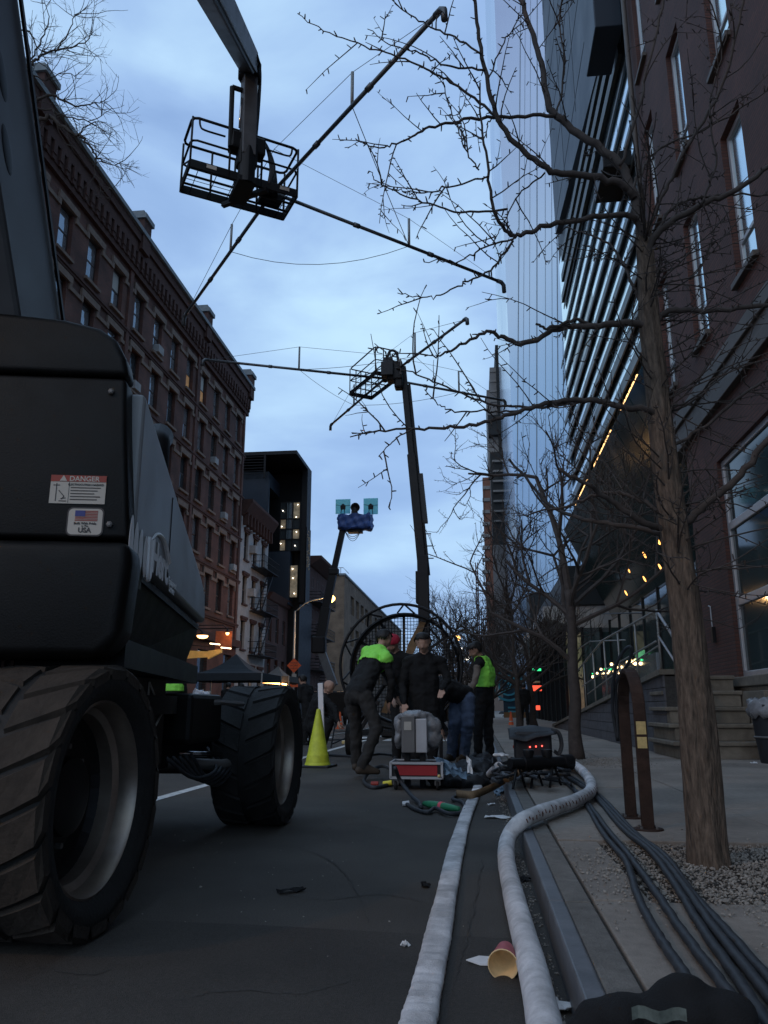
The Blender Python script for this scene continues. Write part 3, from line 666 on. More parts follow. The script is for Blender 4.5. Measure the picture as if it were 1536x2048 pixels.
# ================================================================== RIGHT SIDE OF THE STREET
rnd = random.Random(21)
rb = thing('rust_brick_building', 'dark rust brick building with tall recessed windows and big street level window', 'building', (XR, 12, 0))
YC = 17.5
wc = [(10.88,11.82),(13.38,14.28),(15.72,16.55),(8.4,9.35),(5.9,6.85),(3.4,4.35)]
wr = [(7.35,10.0),(11.25,14.0),(15.5,18.2),(19.6,22.3)]
op = [(a,b,c,d) for a,b in wc for c,d in wr]
m = MB(); facade(m, (XR,0,0), (0,1,0), (-1,0,0), -4, YC, 6.62, 30, op, .30)
m.quad((XR,YC,6.62),(XR,YC,30),(XR+14,YC,30),(XR+14,YC,6.62)); m.quad((XR+.32,-4,6.6),(XR+.32,YC,6.6),(XR+.32,YC,30),(XR+.32,-4,30)); m.quad((XR,-4,30),(XR,YC,30),(XR+14,YC,30),(XR+14,-4,30))
m.build('upper_wall', RUST, rb)
gw = [(10.2,13.78,1.32,5.0),(5.6,9.2,1.32,5.0),(1.2,4.6,1.32,5.0)]
YG = 15.6
m = MB(); facade(m, (XR,0,0), (0,1,0), (-1,0,0), -4, YG, 0, 5.86, gw, .22); m.quad((XR,YG,0),(XR,YG,5.86),(XR+10,YG,5.86),(XR+10,YG,0)); m.quad((XR+.5,-4,0),(XR+.5,YG,0),(XR+.5,YG,6),(XR+.5,-4,6))
m.build('ground_floor_wall', RUST, rb)
m = MB(); m.box(XR-.10, XR+.5, -4, 16.6, 5.86, 6.10); m.box(XR-.05, XR+.5, -4, 16.6, 6.10, 6.36); m.box(XR-.10, XR+.5, -4, 16.6, 6.36, 6.62); m.build('band', TAUPE, rb, bevel=.012)
for a, b, c, d in op:
    if b < 8: continue
    m = MB(); x0, x1 = XR+.10, XR+.17
    for q in ((a,b,c,c+.09),(a,b,d-.09,d),(a,a+.09,c+.09,d-.09),(b-.09,b,c+.09,d-.09),(a+.09,b-.09,c+.62,c+.69)): m.box(x0, x1, *q)
    w = m.build('window', ALU, rb, bevel=.008)
    MB().box(x0+.03, x0+.045, a+.09, b-.09, c+.69, d-.09).build('pane', SKYG, w); MB().box(x0+.03, x0+.045, a+.09, b-.09, c+.09, c+.62).build('pane', SKYG, w)
    MB().box(XR-.09, XR+.2, a-.05, b+.05, c-.1, c-.005).build('sill', TAUPE, rb, bevel=.01)
for a, b, c, d in gw:
    m = MB(); x0, x1 = XR+.07, XR+.16
    for q in ((a,b,c,c+.10),(a,b,d-.1,d),(a,a+.10,c+.1,d-.1),(b-.10,b,c+.1,d-.1),(a+.1,b-.1,3.76,3.90),(a+.1,b-.1,2.48,2.62)): m.box(x0, x1, *q)
    w = m.build('window', ALU, rb, bevel=.012)
    for z0, z1 in ((c+.1,2.48),(2.62,3.76),(3.90,d-.1)): MB().box(x0+.04, x0+.055, a+.1, b-.1, z0, z1).build('pane', SHOPG, w)
    m = MB(); m.box(XR-.17, XR+.1, a-.25, b+.1, c-.16, c-.005); m.box(XR-.12, XR+.1, a-.22, b+.1, c-.24, c-.16); m.build('sill', STEPC, rb, bevel=.015)
m = MB(); m.tube([(XR-.11,16.9,6.7),(XR-.11,16.9,24)], .06, 10); m.build('downpipe', TAUPE, rb, smooth=True)
m = MB(); m.tube([(XR-.04,14.85,2.25),(XR-.04,14.85,2.62),(XR-.04,14.95,2.64)], .012, 8); m.build('conduit', ALU, rb)
m = MB(); m.box(XR-.06, XR, 14.80, 14.90, 1.98, 2.25); m.build('junction_box', BLACKM, rb)
# ---- louvred glass building
gb = thing('louvred_glass_building', 'glass building with long staggered louvre blades and lit soffit beyond the rust brick one', 'building', (XR, 27, 0))
G0, G1 = 17.55, 36.3
SK = 'glass_pane'
ys = [G0+.02, 20.6, 23.7, 26.8, 29.9, 33.0, 35.6]; zs = [9.4, 11.5, 13.6, 15.7, 17.8, 19.9, 22.0]
for i in range(len(ys)-1):
    for j in range(len(zs)-1):
        z1 = zs[j+1]
        m = MB(); m.box(XR+.30, XR+.34, ys[i]+.03, ys[i+1]-.03, zs[j]+.03, z1-.03); o = m.build('pane', SKYG if rnd.random() < .85 else TEALG, gb)
        o.rotation_euler = (0, 0, 0)
m = MB(); m.box(XR+.36, XR+9, G0+.02, G1-.4, 8.5, 34); m.build('core', DARKM, gb)
nblade = 11
for k in range(nblade):
    z = 9.75+k*1.02
    yend = G1-(.0 if k < 8 else (k-7)*1.0)+rnd.uniform(-.2,.2); ys_ = 18.0+rnd.uniform(0, .3) if k < 6 else 18.0+rnd.uniform(0,.5)
    # a blade is a tilted plank; the wide ones hang lower
    hgt = [.48,.46,.44,.40,.36,.30,.26,.24,.22,.20,.20][k]; out = [.04,.04,.04,.03,.02,.02,.01,.01,.0,.0,.0][k]; gx_ = XR+.29
    m = MB(); pr = [(gx_, z+hgt), (gx_-.05, z+hgt+.02), (gx_-.07-out, z+.02), (gx_-.04-out, z-.02)]
    m.prism([(x, ys_, zz) for x, zz in pr], (0, yend-ys_, 0)); m.build('louvre', FIN, gb, fixn=True)
for k in range(3):                                      # upper glass bays broken by dark slanted bands
    z = 18.6+k*.85; m = MB(); m.prism([(XR+.26,19.0,z),(XR+.26,19.0,z+.38),(XR+.26,34.2-k*.4,z+1.0),(XR+.26,34.2-k*.4,z+.62)], (-.12,0,0)); m.build('band', FIN, gb, fixn=True)
# navy cladding above
m = MB()
nv = thing('navy_clad_block', 'tall navy panel clad block rising above the louvred glass', 'building', (XR, 28, 20))
NX = XR+.10; m.prism([(NX,18.3,20.0),(NX,34.6,23.1),(NX,34.6,42),(NX,18.3,42)], (8,0,0)); core = m.build('cladding', NAVY, nv, fixn=True)
for k in range(6):
    z = 20.4+k*2.5; m = MB(); m.box(NX-.012, NX-.001, 18.3, 34.6, z+3.2, z+3.24); m.build('panel_joint', BLACKM, nv)
m = MB(); m.box(3.62, NX-.02, 18.0, 19.75, 18.6, 26); m.build('overhang_bay', NAVY, nv, bevel=.03)
for yy in (22.6, 26.4, 30.4):
    m = MB(); m.box(NX-.011, NX-.002, yy, yy+.04, 23.1, 42); m.build('panel_joint', BLACKM, nv)
for (y0, y1, z0, z1) in ((19.0, 20.6, 15.0, 15.5),):
    m = MB(); m.box(XR-.50, XR+.28, y0, y1, z0, z1); m.build('balcony_box', BLACKM, gb, bevel=.03)
# light strip behind the lowest blade
m = MB(); m.box(XR+.12, XR+.2, 19.4, 35.5, 9.16, 9.22); m.build('light_rail', DARKM, gb)
yy = 19.6
bm_ = MB(); bm_.box(-.03, .03, -.14, .14, -.06, .06); bme = bm_.mesh('strip_lamp', STRIPL)
while yy < 35:
    if int(yy*.55) % 3: place('strip_lamp', bme, (XR+.05, yy, 9.10), gb)
    yy += .42
# dark teal glass band above the entrance and its soffit
for i in range(8):
    y0 = 17.6+i*2.3; m = MB(); m.prism([(XR+1.75,y0+.03,4.70),(XR+1.75,y0+2.27,4.70),(XR-.15,y0+2.27,8.75),(XR-.15,y0+.03,8.75)], (.05,0,.03)); m.build('pane', TEALG, gb, fixn=True)
m = MB(); m.box(XR+1.7, XR+6, 15.7, 36.2, 4.62, 4.69); m.build('soffit', SOFF, gb)
SN = Vector((-4.05,0,-1.9)).normalized(); SP_ = Vector((XR+1.75,20,4.70))
for px, py in ((1317,1083),(1289,1110),(1257,1140),(1320,1134),(1289,1158),(1252,1186)):  # second row stands in for reflections of the first, built as glowing discs
    c = onpl(px, py, SP_, SN); m = MB(); m.lathe([(0,.012),(.10 if py < 1130 else .07,.012),(.11,0)], c, ax=SN, n=14); m.build('downlight_or_glint', DOWNL, gb)
dl = bpy.data.lights.new('soffit_light', 'AREA'); dl.energy = 10; dl.color = (1,.62,.3); dl.size = .25; dlo = bpy.data.objects.new('soffit_light', dl); COL.objects.link(dlo); dlo.location = (2.2, -6.9, 4.55); dlo.parent = gb
# recessed shop front under the soffit
m = MB(); m.box(XR+1.9, XR+2.0, 15.7, 36, .14, 4.6); m.build('recessed_wall', DARKM, gb)
for i in range(8):
    y0 = 16.4+i*2.4; m = MB(); m.box(XR+1.55, XR+1.58, y0+.04, y0+2.36, .9, 4.5); m.build('shop_pane', SHOPG, gb)
for i in range(9):
    y0 = 16.4+i*2.4; m = MB(); m.box(XR+1.5, XR+1.62, y0-.04, y0+.04, .2, 4.6); m.build('mullion', BLACKM, gb)
# column of mirrored glass and white planter wall by the ramp
m = MB(); m.box(XR-.6, XR-.5, 17.0, 24.5, 1.0, 1.95); m.build('glass_balustrade', SKYG, gb)
# small glowing balls stand in for string lights reflected in the glass
for k in range(16):
    c = atX(1182+k*6.2+rnd.uniform(-3,3), 1352-k*1.6+rnd.uniform(-14,10), XR-.66)
    MB().ell(c, rnd.uniform(.02,.045), 8, 6).build('bulb_or_glint', GLINTD if k % 5 else NEONG, gb)
# ---- entrance pavilion further on, silver soffit, neon
ep = thing('entrance_pavilion', 'street corner shop with silver soffit and green and red neon in its windows', 'shop', (XR, 45, 0))
m = MB(); m.prism([(3.1,37,4.9),(3.1,37,5.4),(9,37,5.4),(9,37,4.4),(4.6,37,4.4)], (0,24,0)); m.build('canopy', SILVER, ep, fixn=True)
m = MB(); m.box(3.9, 10, 58, 62, .1, 9); m.build('back_wall', DARKM, ep)
m = MB(); m.box(4.2, 10, 36.6, 60, 5.42, 7.2); m.build('upper_floor', DARKM, ep)
for i in range(7):
    m = MB(); m.box(4.1, 4.15, 37.4+i*2.6, 39.7+i*2.6, .2, 4.4); m.build('shop_pane', SHOPG, ep)
for i in range(8):
    m = MB(); m.box(3.95, 4.25, 37.2+i*2.6, 37.4+i*2.6, .14, 4.5); m.build('mullion', BLACKM, ep)
# front end glazing facing the camera
gx = [3.95, 4.75, 5.6, 6.5]
for i in range(3):
    m = MB(); m.box(gx[i]+.06, gx[i+1]-.06, 36.9, 36.95, .2, 4.2); m.build('shop_pane', SHOPL if i == 0 else SHOPG, ep)
for x in gx: m = MB(); m.box(x-.06, x+.06, 36.8, 37.05, .14, 4.4); m.build('mullion', BLACKM, ep)
def neon(px0, py0, px1, py1, Y, mat, nm):
    a = atY(px0, py0, Y); b = atY(px1, py1, Y); m = MB(); m.box(min(a.x,b.x), max(a.x,b.x), Y-.06, Y, min(a.z,b.z), max(a.z,b.z)); m.build(nm, mat, ep, bevel=.02)
neon(1058, 1342, 1082, 1337, 36.7, NEONG, 'green_neon'); neon(1063, 1382, 1083, 1371, 36.7, NEONR, 'red_neon')
neon(1072, 1420, 1080, 1411, 36.7, NEONR, 'orange_lamp'); neon(1064, 1366, 1080, 1362, 36.7, SHOPL, 'shop_lamp')
neon(1100, 1330, 1116, 1315, 36.7, NEONG, 'green_neon') if False else None
nl = bpy.data.lights.new('neon_glow', 'POINT'); nl.energy = 3; nl.color = (.2,1,.45); nl.shadow_soft_size = .3; no = bpy.data.objects.new('neon_glow', nl); COL.objects.link(no); no.parent = ep; no.location = (.2, -9.2, 3.0)
nl = bpy.data.lights.new('neon_glow', 'POINT'); nl.energy = 3; nl.color = (1,.25,.1); nl.shadow_soft_size = .3; no = bpy.data.objects.new('neon_glow', nl); COL.objects.link(no); no.parent = ep; no.location = (-.3, -9.4, 1.2)
# ---- blue hoarding with ringed emblem
hb = thing('blue_hoarding', 'dark blue hoarding painted with a cyan ringed emblem', 'hoarding', (2.9, 64, 0))
a = atY(1007, 1338, 64); b = atY(1036, 1412, 64)
m = MB(); m.box(a.x-.1, b.x+.6, 64, 64.15, .14, a.z); m.build('board', MURAL, hb)
cc = atY(1017, 1371, 63.95)
def ring(r0, r1, nm): m = MB(); m.lathe([(r0,0),(r1,0),(r1,.04),(r0,.04)], cc, ax=(0,-1,0), n=40, closed=True); m.build(nm, MURALC, hb)
ring(1.05, 1.22, 'emblem_ring'); ring(.66, .80, 'emblem_ring')
m = MB(); m.prism([cc+Vector((-.45,0,-.5)), cc+Vector((-.2,0,-.5)), cc+Vector((.35,0,0)), cc+Vector((-.2,0,.5)), cc+Vector((-.45,0,.5)), cc+Vector((.02,0,0))], (0,-.04,0)); m.build('emblem_arrow', MURALC, hb, fixn=True)
for k in range(2): m = MB(); m.box(cc.x-.1, cc.x+.8, 63.95, 64.0, cc.z-1.75-k*.3, cc.z-1.62-k*.3); m.build('emblem_bar', MURALC, hb)
m = MB(); m.box(a.x-.1, b.x+.6, 63.8, 64, .14, .55); m.build('plinth', TAN, hb)
# ---- glass tower, construction tower
gt = thing('glass_tower', 'very tall pale blue curtain glass tower ruled with thin dark mullions', 'tower', (25, 110, 0))
tx0, tx1, ty = 6.1, 60, 112
m = MB(); m.box(tx0, tx1, ty, ty+40, 0, 220); m.build('curtain_wall', PALEG, gt)
for k in range(26):
    x = tx0+.5+k*.95+rnd.uniform(-.3,.3); w = .03 if k % 3 else .08; lean = 9.0
    m = MB(); m.beam((x-1.2, ty-.1, 8), (x-1.2+lean, ty-.1, 200), w*1.6, .16, (0,1,0)); m.build('mullion', MULL, gt)
ct = thing('construction_tower', 'unfinished concrete tower wrapped in dark debris netting', 'tower', (3, 165, 0))
def blk(px0, px1, py0, py1, Y, mat, nm, d=14):
    a = atY(px0, py0, Y); b = atY(px1, py1, Y); b.x = atY(px1, py0, Y).x; m = MB(); m.box(min(a.x,b.x), max(a.x,b.x), Y, Y+d, min(a.z,b.z), max(a.z,b.z)); return m.build(nm, mat, ct)
blk(990, 1012, 690, 1360, 160, NETTING, 'netted_core'); blk(979, 1000, 735, 1360, 161, CONSTR, 'concrete_frame'); blk(973, 985, 780, 1360, 162, CONSTR, 'edge_frame')
blk(976, 1013, 830, 868, 159.5, NETTING, 'netting_wrap', 4); blk(980, 1020, 905, 1090, 159, NETTING, 'netting_wrap', 6); blk(1000, 1013, 790, 900, 159.2, CONSTR, 'hoist_mast', 3); blk(1003, 1016, 888, 930, 159.1, CONSTR, 'hoist_mast', 3)
blk(982, 1028, 1090, 1360, 158.6, CONSTR, 'lower_frame', 6)
blk(978, 1010, 762, 1400, 163, CONSTR, 'concrete_core')
for k in range(16): blk(979+k*.6, 1001+k*.5, 740+k*20, 743+k*20, 158.4 if k > 8 else 160.8, STONE, 'floor_edge', 1)
blk(965, 980, 955, 1360, 150, ORB, 'brick_infill', 4)
for k in range(9): blk(965, 980, 972+k*24, 978+k*24, 149.7, CONSTR, 'floor_edge', 1)
cn = thing('hoist_crane', 'red lattice hoist mast beside the construction tower', 'crane', (-.1, 140, 0))
a = atY(951, 1125, 140); b = atY(963, 1400, 140)
m = MB()
for x in (a.x, b.x): m.tube([(x,140,0),(x,140,a.z)], .09, 5); m.tube([(x,141,0),(x,141,a.z)], .09, 5)
z = 1.
while z < a.z-1.5:
    m.tube([(a.x,140,z),(b.x,140,z+1.5)], .05, 4); m.tube([(b.x,140,z),(a.x,140,z+1.5)], .05, 4); m.tube([(a.x,140,z),(b.x,140,z)], .05, 4); z += 1.5
m.build('mast', CRANE, cn)
# ---- ramp of concrete blocks, stairs, railing
RX = 2.82; RY0, RY1 = 12.75, 31.6
def ztop(y): return max(.16, 1.33-.063*max(0, y-12.9))
rw = thing('block_ramp_wall', 'grey concrete block ramp wall sloping down along the pavement', 'wall', (RX, 18, SW))
m = MB(); m.add([(RX+.02,RY0,.1),(RX+.02,RY1,.1),(RX+.02,RY1,ztop(RY1)-.02),(RX+.02,14,ztop(14)-.02),(RX+.02,RY0,ztop(RY0)-.02),(RX+.3,RY0,.1),(RX+.3,RY1,.1),(RX+.3,RY1,ztop(RY1)-.02),(RX+.3,14,ztop(14)-.02),(RX+.3,RY0,ztop(RY0)-.02)],
      [[0,4,3,2,1],[5,6,7,8,9],[0,5,9,4],[1,2,7,6],[4,9,8,3],[3,8,7,2],[0,1,6,5]]); m.build('core', CONCD, rw)
zc = SW; row = 0
while zc < 1.35:
    y = RY0+(0 if row % 2 == 0 else -.2)
    while y < RY1:
        y0 = max(y, RY0); y1 = min(y+.4, RY1); t0 = min(zc+.195, ztop(y0)); t1 = min(zc+.195, ztop(y1))
        if t1 > zc+.03 and y1-y0 > .06:
            d = rnd.uniform(0, .006); m = MB()
            m.add([(RX-d,y0+.005,zc+.005),(RX-d,y1-.005,zc+.005),(RX-d,y1-.005,t1),(RX-d,y0+.005,t0),(RX+.03,y0+.005,zc+.005),(RX+.03,y1-.005,zc+.005),(RX+.03,y1-.005,t1),(RX+.03,y0+.005,t0)],
                  [[3,2,1,0],[4,5,6,7],[0,1,5,4],[1,2,6,5],[2,3,7,6],[3,0,4,7]]); m.build('block', CMU, rw)
        y += .4
    zc += .2; row += 1
m = MB()
prof = [(RY0-.03, ztop(RY0)), (14, ztop(14)), (RY1, ztop(RY1))]
for (ya, za), (yb, zb) in zip(prof, prof[1:]): m.prism([(RX-.06,ya,za+.005),(RX+.34,ya,za+.005),(RX+.34,ya,za+.085),(RX-.06,ya,za+.085)], (0,yb-ya,zb-za))
m.build('capping', STEPC, rw, fixn=True)
m = MB(); m.add([(RX+.32,RY0+.9,SW),(XR+1.5,RY0+.9,SW),(XR+1.5,RY1,SW),(RX+.32,RY1,SW),(RX+.32,RY0+.9,1.24),(XR+1.5,RY0+.9,1.24),(XR+1.5,14,1.24),(RX+.32,14,1.24),(XR+1.5,RY1,.16),(RX+.32,RY1,.16)], [[4,5,6,7],[7,6,8,9],[0,1,5,4]]); m.build('ramp_deck', CONC, rw)
st = thing('stone_steps', 'five worn tan concrete steps beside the block ramp wall', 'steps', (3.4, 12.2, SW))
SX0, SX1 = RX+.0, 3.96
for k in range(5):
    z0 = SW+k*.238; y0 = 11.95+k*.30
    m = MB(); m.box(SX0-.02*(4-k)+.05, SX1, y0, 13.7, z0+.002, z0+.180); m.build('riser', STEPC, st, bevel=.008)
    m = MB(); m.box(SX0-.03*(4-k), SX1+.02, y0-.035, 13.7, z0+.180, z0+.238); m.build('tread', STEPC, st, bevel=.012)
m = MB(); m.box(SX0+.31, XR-.02, 13.7, 15.5, SW, SW+1.19); m.build('landing', STEPC, st)
m = MB(); m.box(3.98, XR-.005, 11.9, 15.5, .1, 1.08); m.build('cheek_wall', STEPC, st, bevel=.01)
# railing
rl = thing('ramp_railing', 'grey steel handrail rising along the ramp wall with white painted stair rail', 'railing', (RX+.1, 17, 1))
def rp(px, py, X=RX+.12): return atX(px, py, X)
top = [rp(1152,1345), rp(1205,1281), rp(1313,1221)]
tl = MB().tube(top, .022, 8); tl.build('top_rail', RAILM, rl, smooth=True)
mid = [rp(1165,1372), rp(1212,1340), rp(1312,1283)]; MB().tube(mid, .018, 8).build('mid_rail', RAILM, rl, smooth=True)
low = [rp(1175,1388), rp(1225,1352), rp(1316,1292)]; MB().tube(low, .014, 8).build('low_rail', RAILM, rl, smooth=True)
def on_poly(P, y):
    for a, b in zip(P, P[1:]):
        if min(a.y,b.y) <= y <= max(a.y,b.y): t = (y-a.y)/(b.y-a.y); return a+(b-a)*t
    return P[0] if abs(y-P[0].y) < abs(y-P[-1].y) else P[-1]
ya_, yb_ = top[0].y, top[-1].y
for k in range(7):
    y = yb_+(ya_-yb_)*k/6; p = on_poly(top, y); MB().tube([(p.x,y,ztop(y)+.05),(p.x,y,p.z)], .02, 8).build('post', RAILM, rl, smooth=True)
e1 = top[-1]
d1 = Vector((RX+.15, 12.0, .72)); 
MB().tube([e1, Vector((RX+.22, 12.9, 1.95)), Vector((RX+.30, 12.0, 1.10)), Vector((RX+.30, 11.95, .5))], .024, 8).build('stair_rail', ALU, rl, smooth=True)
MB().tube([e1-Vector((0,0,.42)), Vector((RX+.22, 12.9, 1.55)), Vector((RX+.30, 12.0, .75))], .018, 8).build('stair_rail', ALU, rl, smooth=True)
MB().tube([(RX+.30,12.0,.37),(RX+.30,12.0,1.10)], .02, 8).build('post', RAILM, rl)
# second hand rail on the building side
r2 = thing('inner_railing', 'thin dark handrail on the building side of the ramp', 'railing', (XR-.3, 18, 1))
pts = [atX(1158,1297,XR-.35), atX(1180,1283,XR-.35), atX(1250,1280,XR-.35)]; MB().tube(pts, .02, 6).build('top_rail', RAILM, r2)
pts = [atX(1180,1228,XR-.1), atX(1285,1226,XR-.1)]; MB().tube(pts, .02, 6).build('upper_rail', DARKM, r2)
for p in pts: MB().tube([(p.x,p.y,.5),p], .02, 6).build('post', DARKM, r2)
# ================================================================== BOOM LIFTS
rnd = random.Random(31)
def wheel(root, cx, cy, R, w, side, rub=RUBBER, lugs=True, tread=RUBBER):
    """side=+1: outer face towards +X"""
    c = Vector((cx, cy, R)); hw = w/2
    r0 = R*.72
    prof = [(r0,-hw*.80),(R*.80,-hw*1.0),(R*.90,-hw*1.02),(R*.95,-hw*.92),(R*.965,-hw*.5),(R*.97,0),(R*.965,hw*.5),(R*.95,hw*.92),(R*.90,hw*1.02),(R*.80,hw*1.0),(r0,hw*.80)]
    ty = MB().lathe(prof, c, ax=(side,0,0), n=48).build('tyre', rub, root, smooth=True)
    if lugs:
        for sd in (1, -1):
            m = MB(); st = [(1.025,.89,.925),(1.03,.92,.965),(.95,.945,1.0),(.55,.95,1.0),(.10,.95,1.0)]; n = len(st)
            for i, (fx, ra, rb_) in enumerate(st):
                s_ = i/(n-1); ang = .30*max(0, s_-.25)*1.2; wd = .112+.010*s_
                for rr, ww in ((ra*R, wd*1.25), (rb_*R, wd)):
                    for g in (-1, 1):
                        t = ang+g*ww; m.v.append(Vector((sd*fx*hw, -math.sin(t)*rr, math.cos(t)*rr)))
            for i in range(n-1):
                a = i*4; b = a+4
                for q in ((2,3),(0,2),(3,1)): m.f.append([a+q[0], a+q[1], b+q[1], b+q[0]]); m.mi.append(0)
            m.f += [[0,1,3,2],[n*4-4,n*4-2,n*4-1,n*4-3]]; m.mi += [0,0]
            me = m.mesh('lug', tread); bm = bmesh.new(); bm.from_mesh(me); bmesh.ops.recalc_face_normals(bm, faces=bm.faces); bm.to_mesh(me); bm.free()
            N = 20
            for k in range(N):
                o = place('lug', me, c, ty, (2*math.pi*(k+(.5 if sd < 0 else 0))/N, 0, 0))
    x = side
    rim = MB().lathe([(r0*1.02,hw*.62),(r0*1.03,hw*.80),(r0*.985,hw*.83),(r0*.955,hw*.74),(r0*.94,hw*.48),(r0*.885,hw*.42),(r0*.87,hw*.40),(r0*.855,hw*.16)], c, ax=(side,0,0), n=56).build('rim', RIMM, root, smooth=True, sharp=35)
    hub = MB().lathe([(r0*.62,-hw*.15),(r0*.60,hw*.02),(r0*.42,hw*.06),(r0*.40,hw*.32),(r0*.30,hw*.38),(r0*.0,hw*.38)], c, ax=(side,0,0), n=24); hub = hub.build('hub', BLACKM, root, smooth=True, sharp=35)
    for k in range(9):
        t = 2*math.pi*k/9; p = c+Vector((side*hw*.04, math.cos(t)*r0*.52, math.sin(t)*r0*.52)); MB().lathe([(.012,0),(.012,.025),(0,.025)], p, ax=(side,0,0), n=6).build('wheel_nut', GREYM, hub)
    MB().lathe([(r0*.857,hw*.165),(r0*.80,hw*.02),(r0*.60,-hw*.10),(.0,-hw*.17)], c, ax=(side,0,0), n=32).build('wheel_disc', BLACKM, root)
# ---------------------------------------------------------------- near lift
TH = math.radians(12); T0 = Vector((-2.45, 4.4, 0)); UA = Vector((math.cos(TH), math.sin(TH), 0)); VA = Vector((-math.sin(TH), math.cos(TH), 0)); ZA = Vector((0,0,1))
def LP(u, v, z): return T0+UA*u+VA*v+ZA*z
lift = thing('boom_lift', 'big grey and black articulated boom lift with lettered side hood and chunky tyres', 'boom lift', (T0.x, T0.y, 0))
YN, YF = 3.07, 6.06; XO = -1.42
wheel(lift, XO-.225, YN, .50, .44, 1, RUBBER, True, RUBBERD); wheel(lift, XO-.225, YF, .50, .44, 1)
wheel(lift, -3.36, YN, .50, .44, -1); wheel(lift, -3.36, YF, .50, .44, -1)
m = MB(); m.box(-3.0, -1.95, 3.3, 5.9, .46, .80); m.build('chassis', BLACKM, lift, bevel=.03)
m = MB(); m.box(-2.1, -1.78, 3.75, 4.5, .50, 1.02); m.build('side_box', BODYB, lift, bevel=.03)
m = MB(); m.box(-2.25, -1.72, 4.75, 5.35, .62, .92); m.build('valve_box', BODYB, lift, bevel=.03)
m = MB(); m.box(-3.2, -1.8, YF-.14, YF+.14, .36, .62); m.box(-3.2, -1.8, YN-.14, YN+.14, .36, .62); m.build('axle', BLACKM, lift, bevel=.02)
m = MB(); m.tube([(-2.0,5.0,.50),(-1.75,5.45,.46),(-1.72,YF,.45)], .035, 8); m.build('steering_cylinder', GREYM, lift, smooth=True)
m = MB(); m.tube([(-2.0,5.15,.55),(-1.78,5.55,.52)], .018, 8); m.build('piston_rod', CHROME, lift, smooth=True)
for k in range(5):
    y0 = 4.6+k*.1; m = MB(); m.tube(spline([(-1.8,y0,.55),(-1.74,y0+.3,.42-.02*k),(-1.73,y0+.7,.44),(-1.9,y0+1.0,.56)], 6), .012, 6); m.build('hydraulic_hose', CABLE, lift, smooth=True)
m = MB(); m.tube([(-1.9,5.0,.86),(-1.7,5.2,.87),(-1.66,5.6,.86)], .02, 6); m.build('hose_guard', GREYM, lift)
# arrow decal on the chassis box
def dec(poly, mat, nm, parent): m = MB(); m.prism(poly, (.003,0,0)); return m.build(nm, mat, parent, fixn=True)
xa_ = -1.778
ar = [(4.02,.72),(4.22,.72),(4.22,.63),(4.42,.80),(4.22,.97),(4.22,.88),(4.02,.88)]
o_ = MB()
for (ya, za), (yb, zb) in zip(ar, ar[1:]+ar[:1]): o_.beam((xa_,ya,za), (xa_,yb,zb), .004, .014, (1,0,0))
o_.build('arrow_decal', STICKW, lift); dec([(xa_,4.03,.74),(xa_,4.12,.74),(xa_,4.12,.86),(xa_,4.03,.86)], STICKW, 'arrow_decal', lift)
# turntable
m = MB(); m.lathe([(.72,.80),(.72,.90),(.60,.90),(.60,1.04),(.0,1.04)], T0, n=32); m.build('slew_ring', BLACKM, lift, smooth=True, sharp=30)
m = MB(); m.prism([LP(-.7,-1.3,1.0), LP(.7,-1.3,1.0), LP(.7,1.0,1.0), LP(-.7,1.0,1.0)], (0,0,.12)); m.build('turntable_deck', BLACKM, lift)
# rear counterweight housing: outline in (u,z), pulled forward
def ex(poly, v0, v1, nm, mat, bev=.05, seg=4):
    m = MB(); m.prism([LP(u, v0, z) for u, z in poly], VA*(v1-v0)); o = m.build(nm, mat, lift, bevel=bev, seg=seg, fixn=True)
    for p in o.data.polygons: p.use_smooth = True
    return o
mirror = lambda P: P+[(-u, z) for u, z in P[::-1]]
ex(mirror([(.74,1.50),(.715,1.75),(.69,2.0),(.675,2.208)]), -1.57, -1.42, 'counterweight', BODYB, .022)
ex(mirror([(.685,2.215),(.665,2.30),(.62,2.385),(.55,2.435),(.40,2.47),(.12,2.49)]), -1.578, -1.42, 'housing_lid', BODYB, .028)
ex(mirror([(.66,1.02),(.74,1.10),(.76,1.40),(.75,1.49)]), -1.60, -1.36, 'bumper', BODYB, .045)
sk = MB(); sk.prism([LP(.70,-1.35,1.46), LP(.70,1.0,1.42), LP(.64,.72,1.06), LP(.55,-1.1,1.0)], -UA*.5); sk.build('side_skirt', BODYB, lift, bevel=.02, fixn=True)
sk = MB(); sk.prism([LP(-.70,-1.35,1.46), LP(-.70,1.0,1.42), LP(-.64,.72,1.06), LP(-.55,-1.1,1.0)], UA*.5); sk.build('side_skirt', BODYB, lift, bevel=.02, fixn=True)
# side hoods: grey sloping panels
prof = [(-1.45,1.473),(.97,1.425),(.955,1.52),(.90,1.63),(.72,1.70),(-1.36,2.17),(-1.45,2.19)]
m = MB(); m.prism([LP(-.6,-1.44,1.1), LP(.6,-1.44,1.1), LP(.6,-1.44,2.05), LP(.5,-1.44,2.4), LP(-.5,-1.44,2.4), LP(-.6,-1.44,2.05)], VA*.7); m.build('engine_bay', BODYB, lift, bevel=.05, fixn=True)
for sgn in (1, -1):
    m = MB(); m.prism([LP(.735*sgn, v, z) for v, z in prof], -UA*(.42*sgn)); o = m.build('hood', BODYG, lift, bevel=.022, seg=3, fixn=True)
    if sgn == 1: hood = o
    m = MB(); m.prism([LP(.70*sgn, v, z-.03) for v, z in ((-1.56,1.47),(.9,1.43),(.9,1.40),(-1.56,1.44))], -UA*(.35*sgn)); m.build('hood_lip', BODYB, lift, fixn=True)
# panel seam and latch
m = MB(); m.beam(LP(.7365,-.62,1.465), LP(.7365,-.62,1.93), .008, .004, UA); m.build('panel_seam', BODYB, hood)
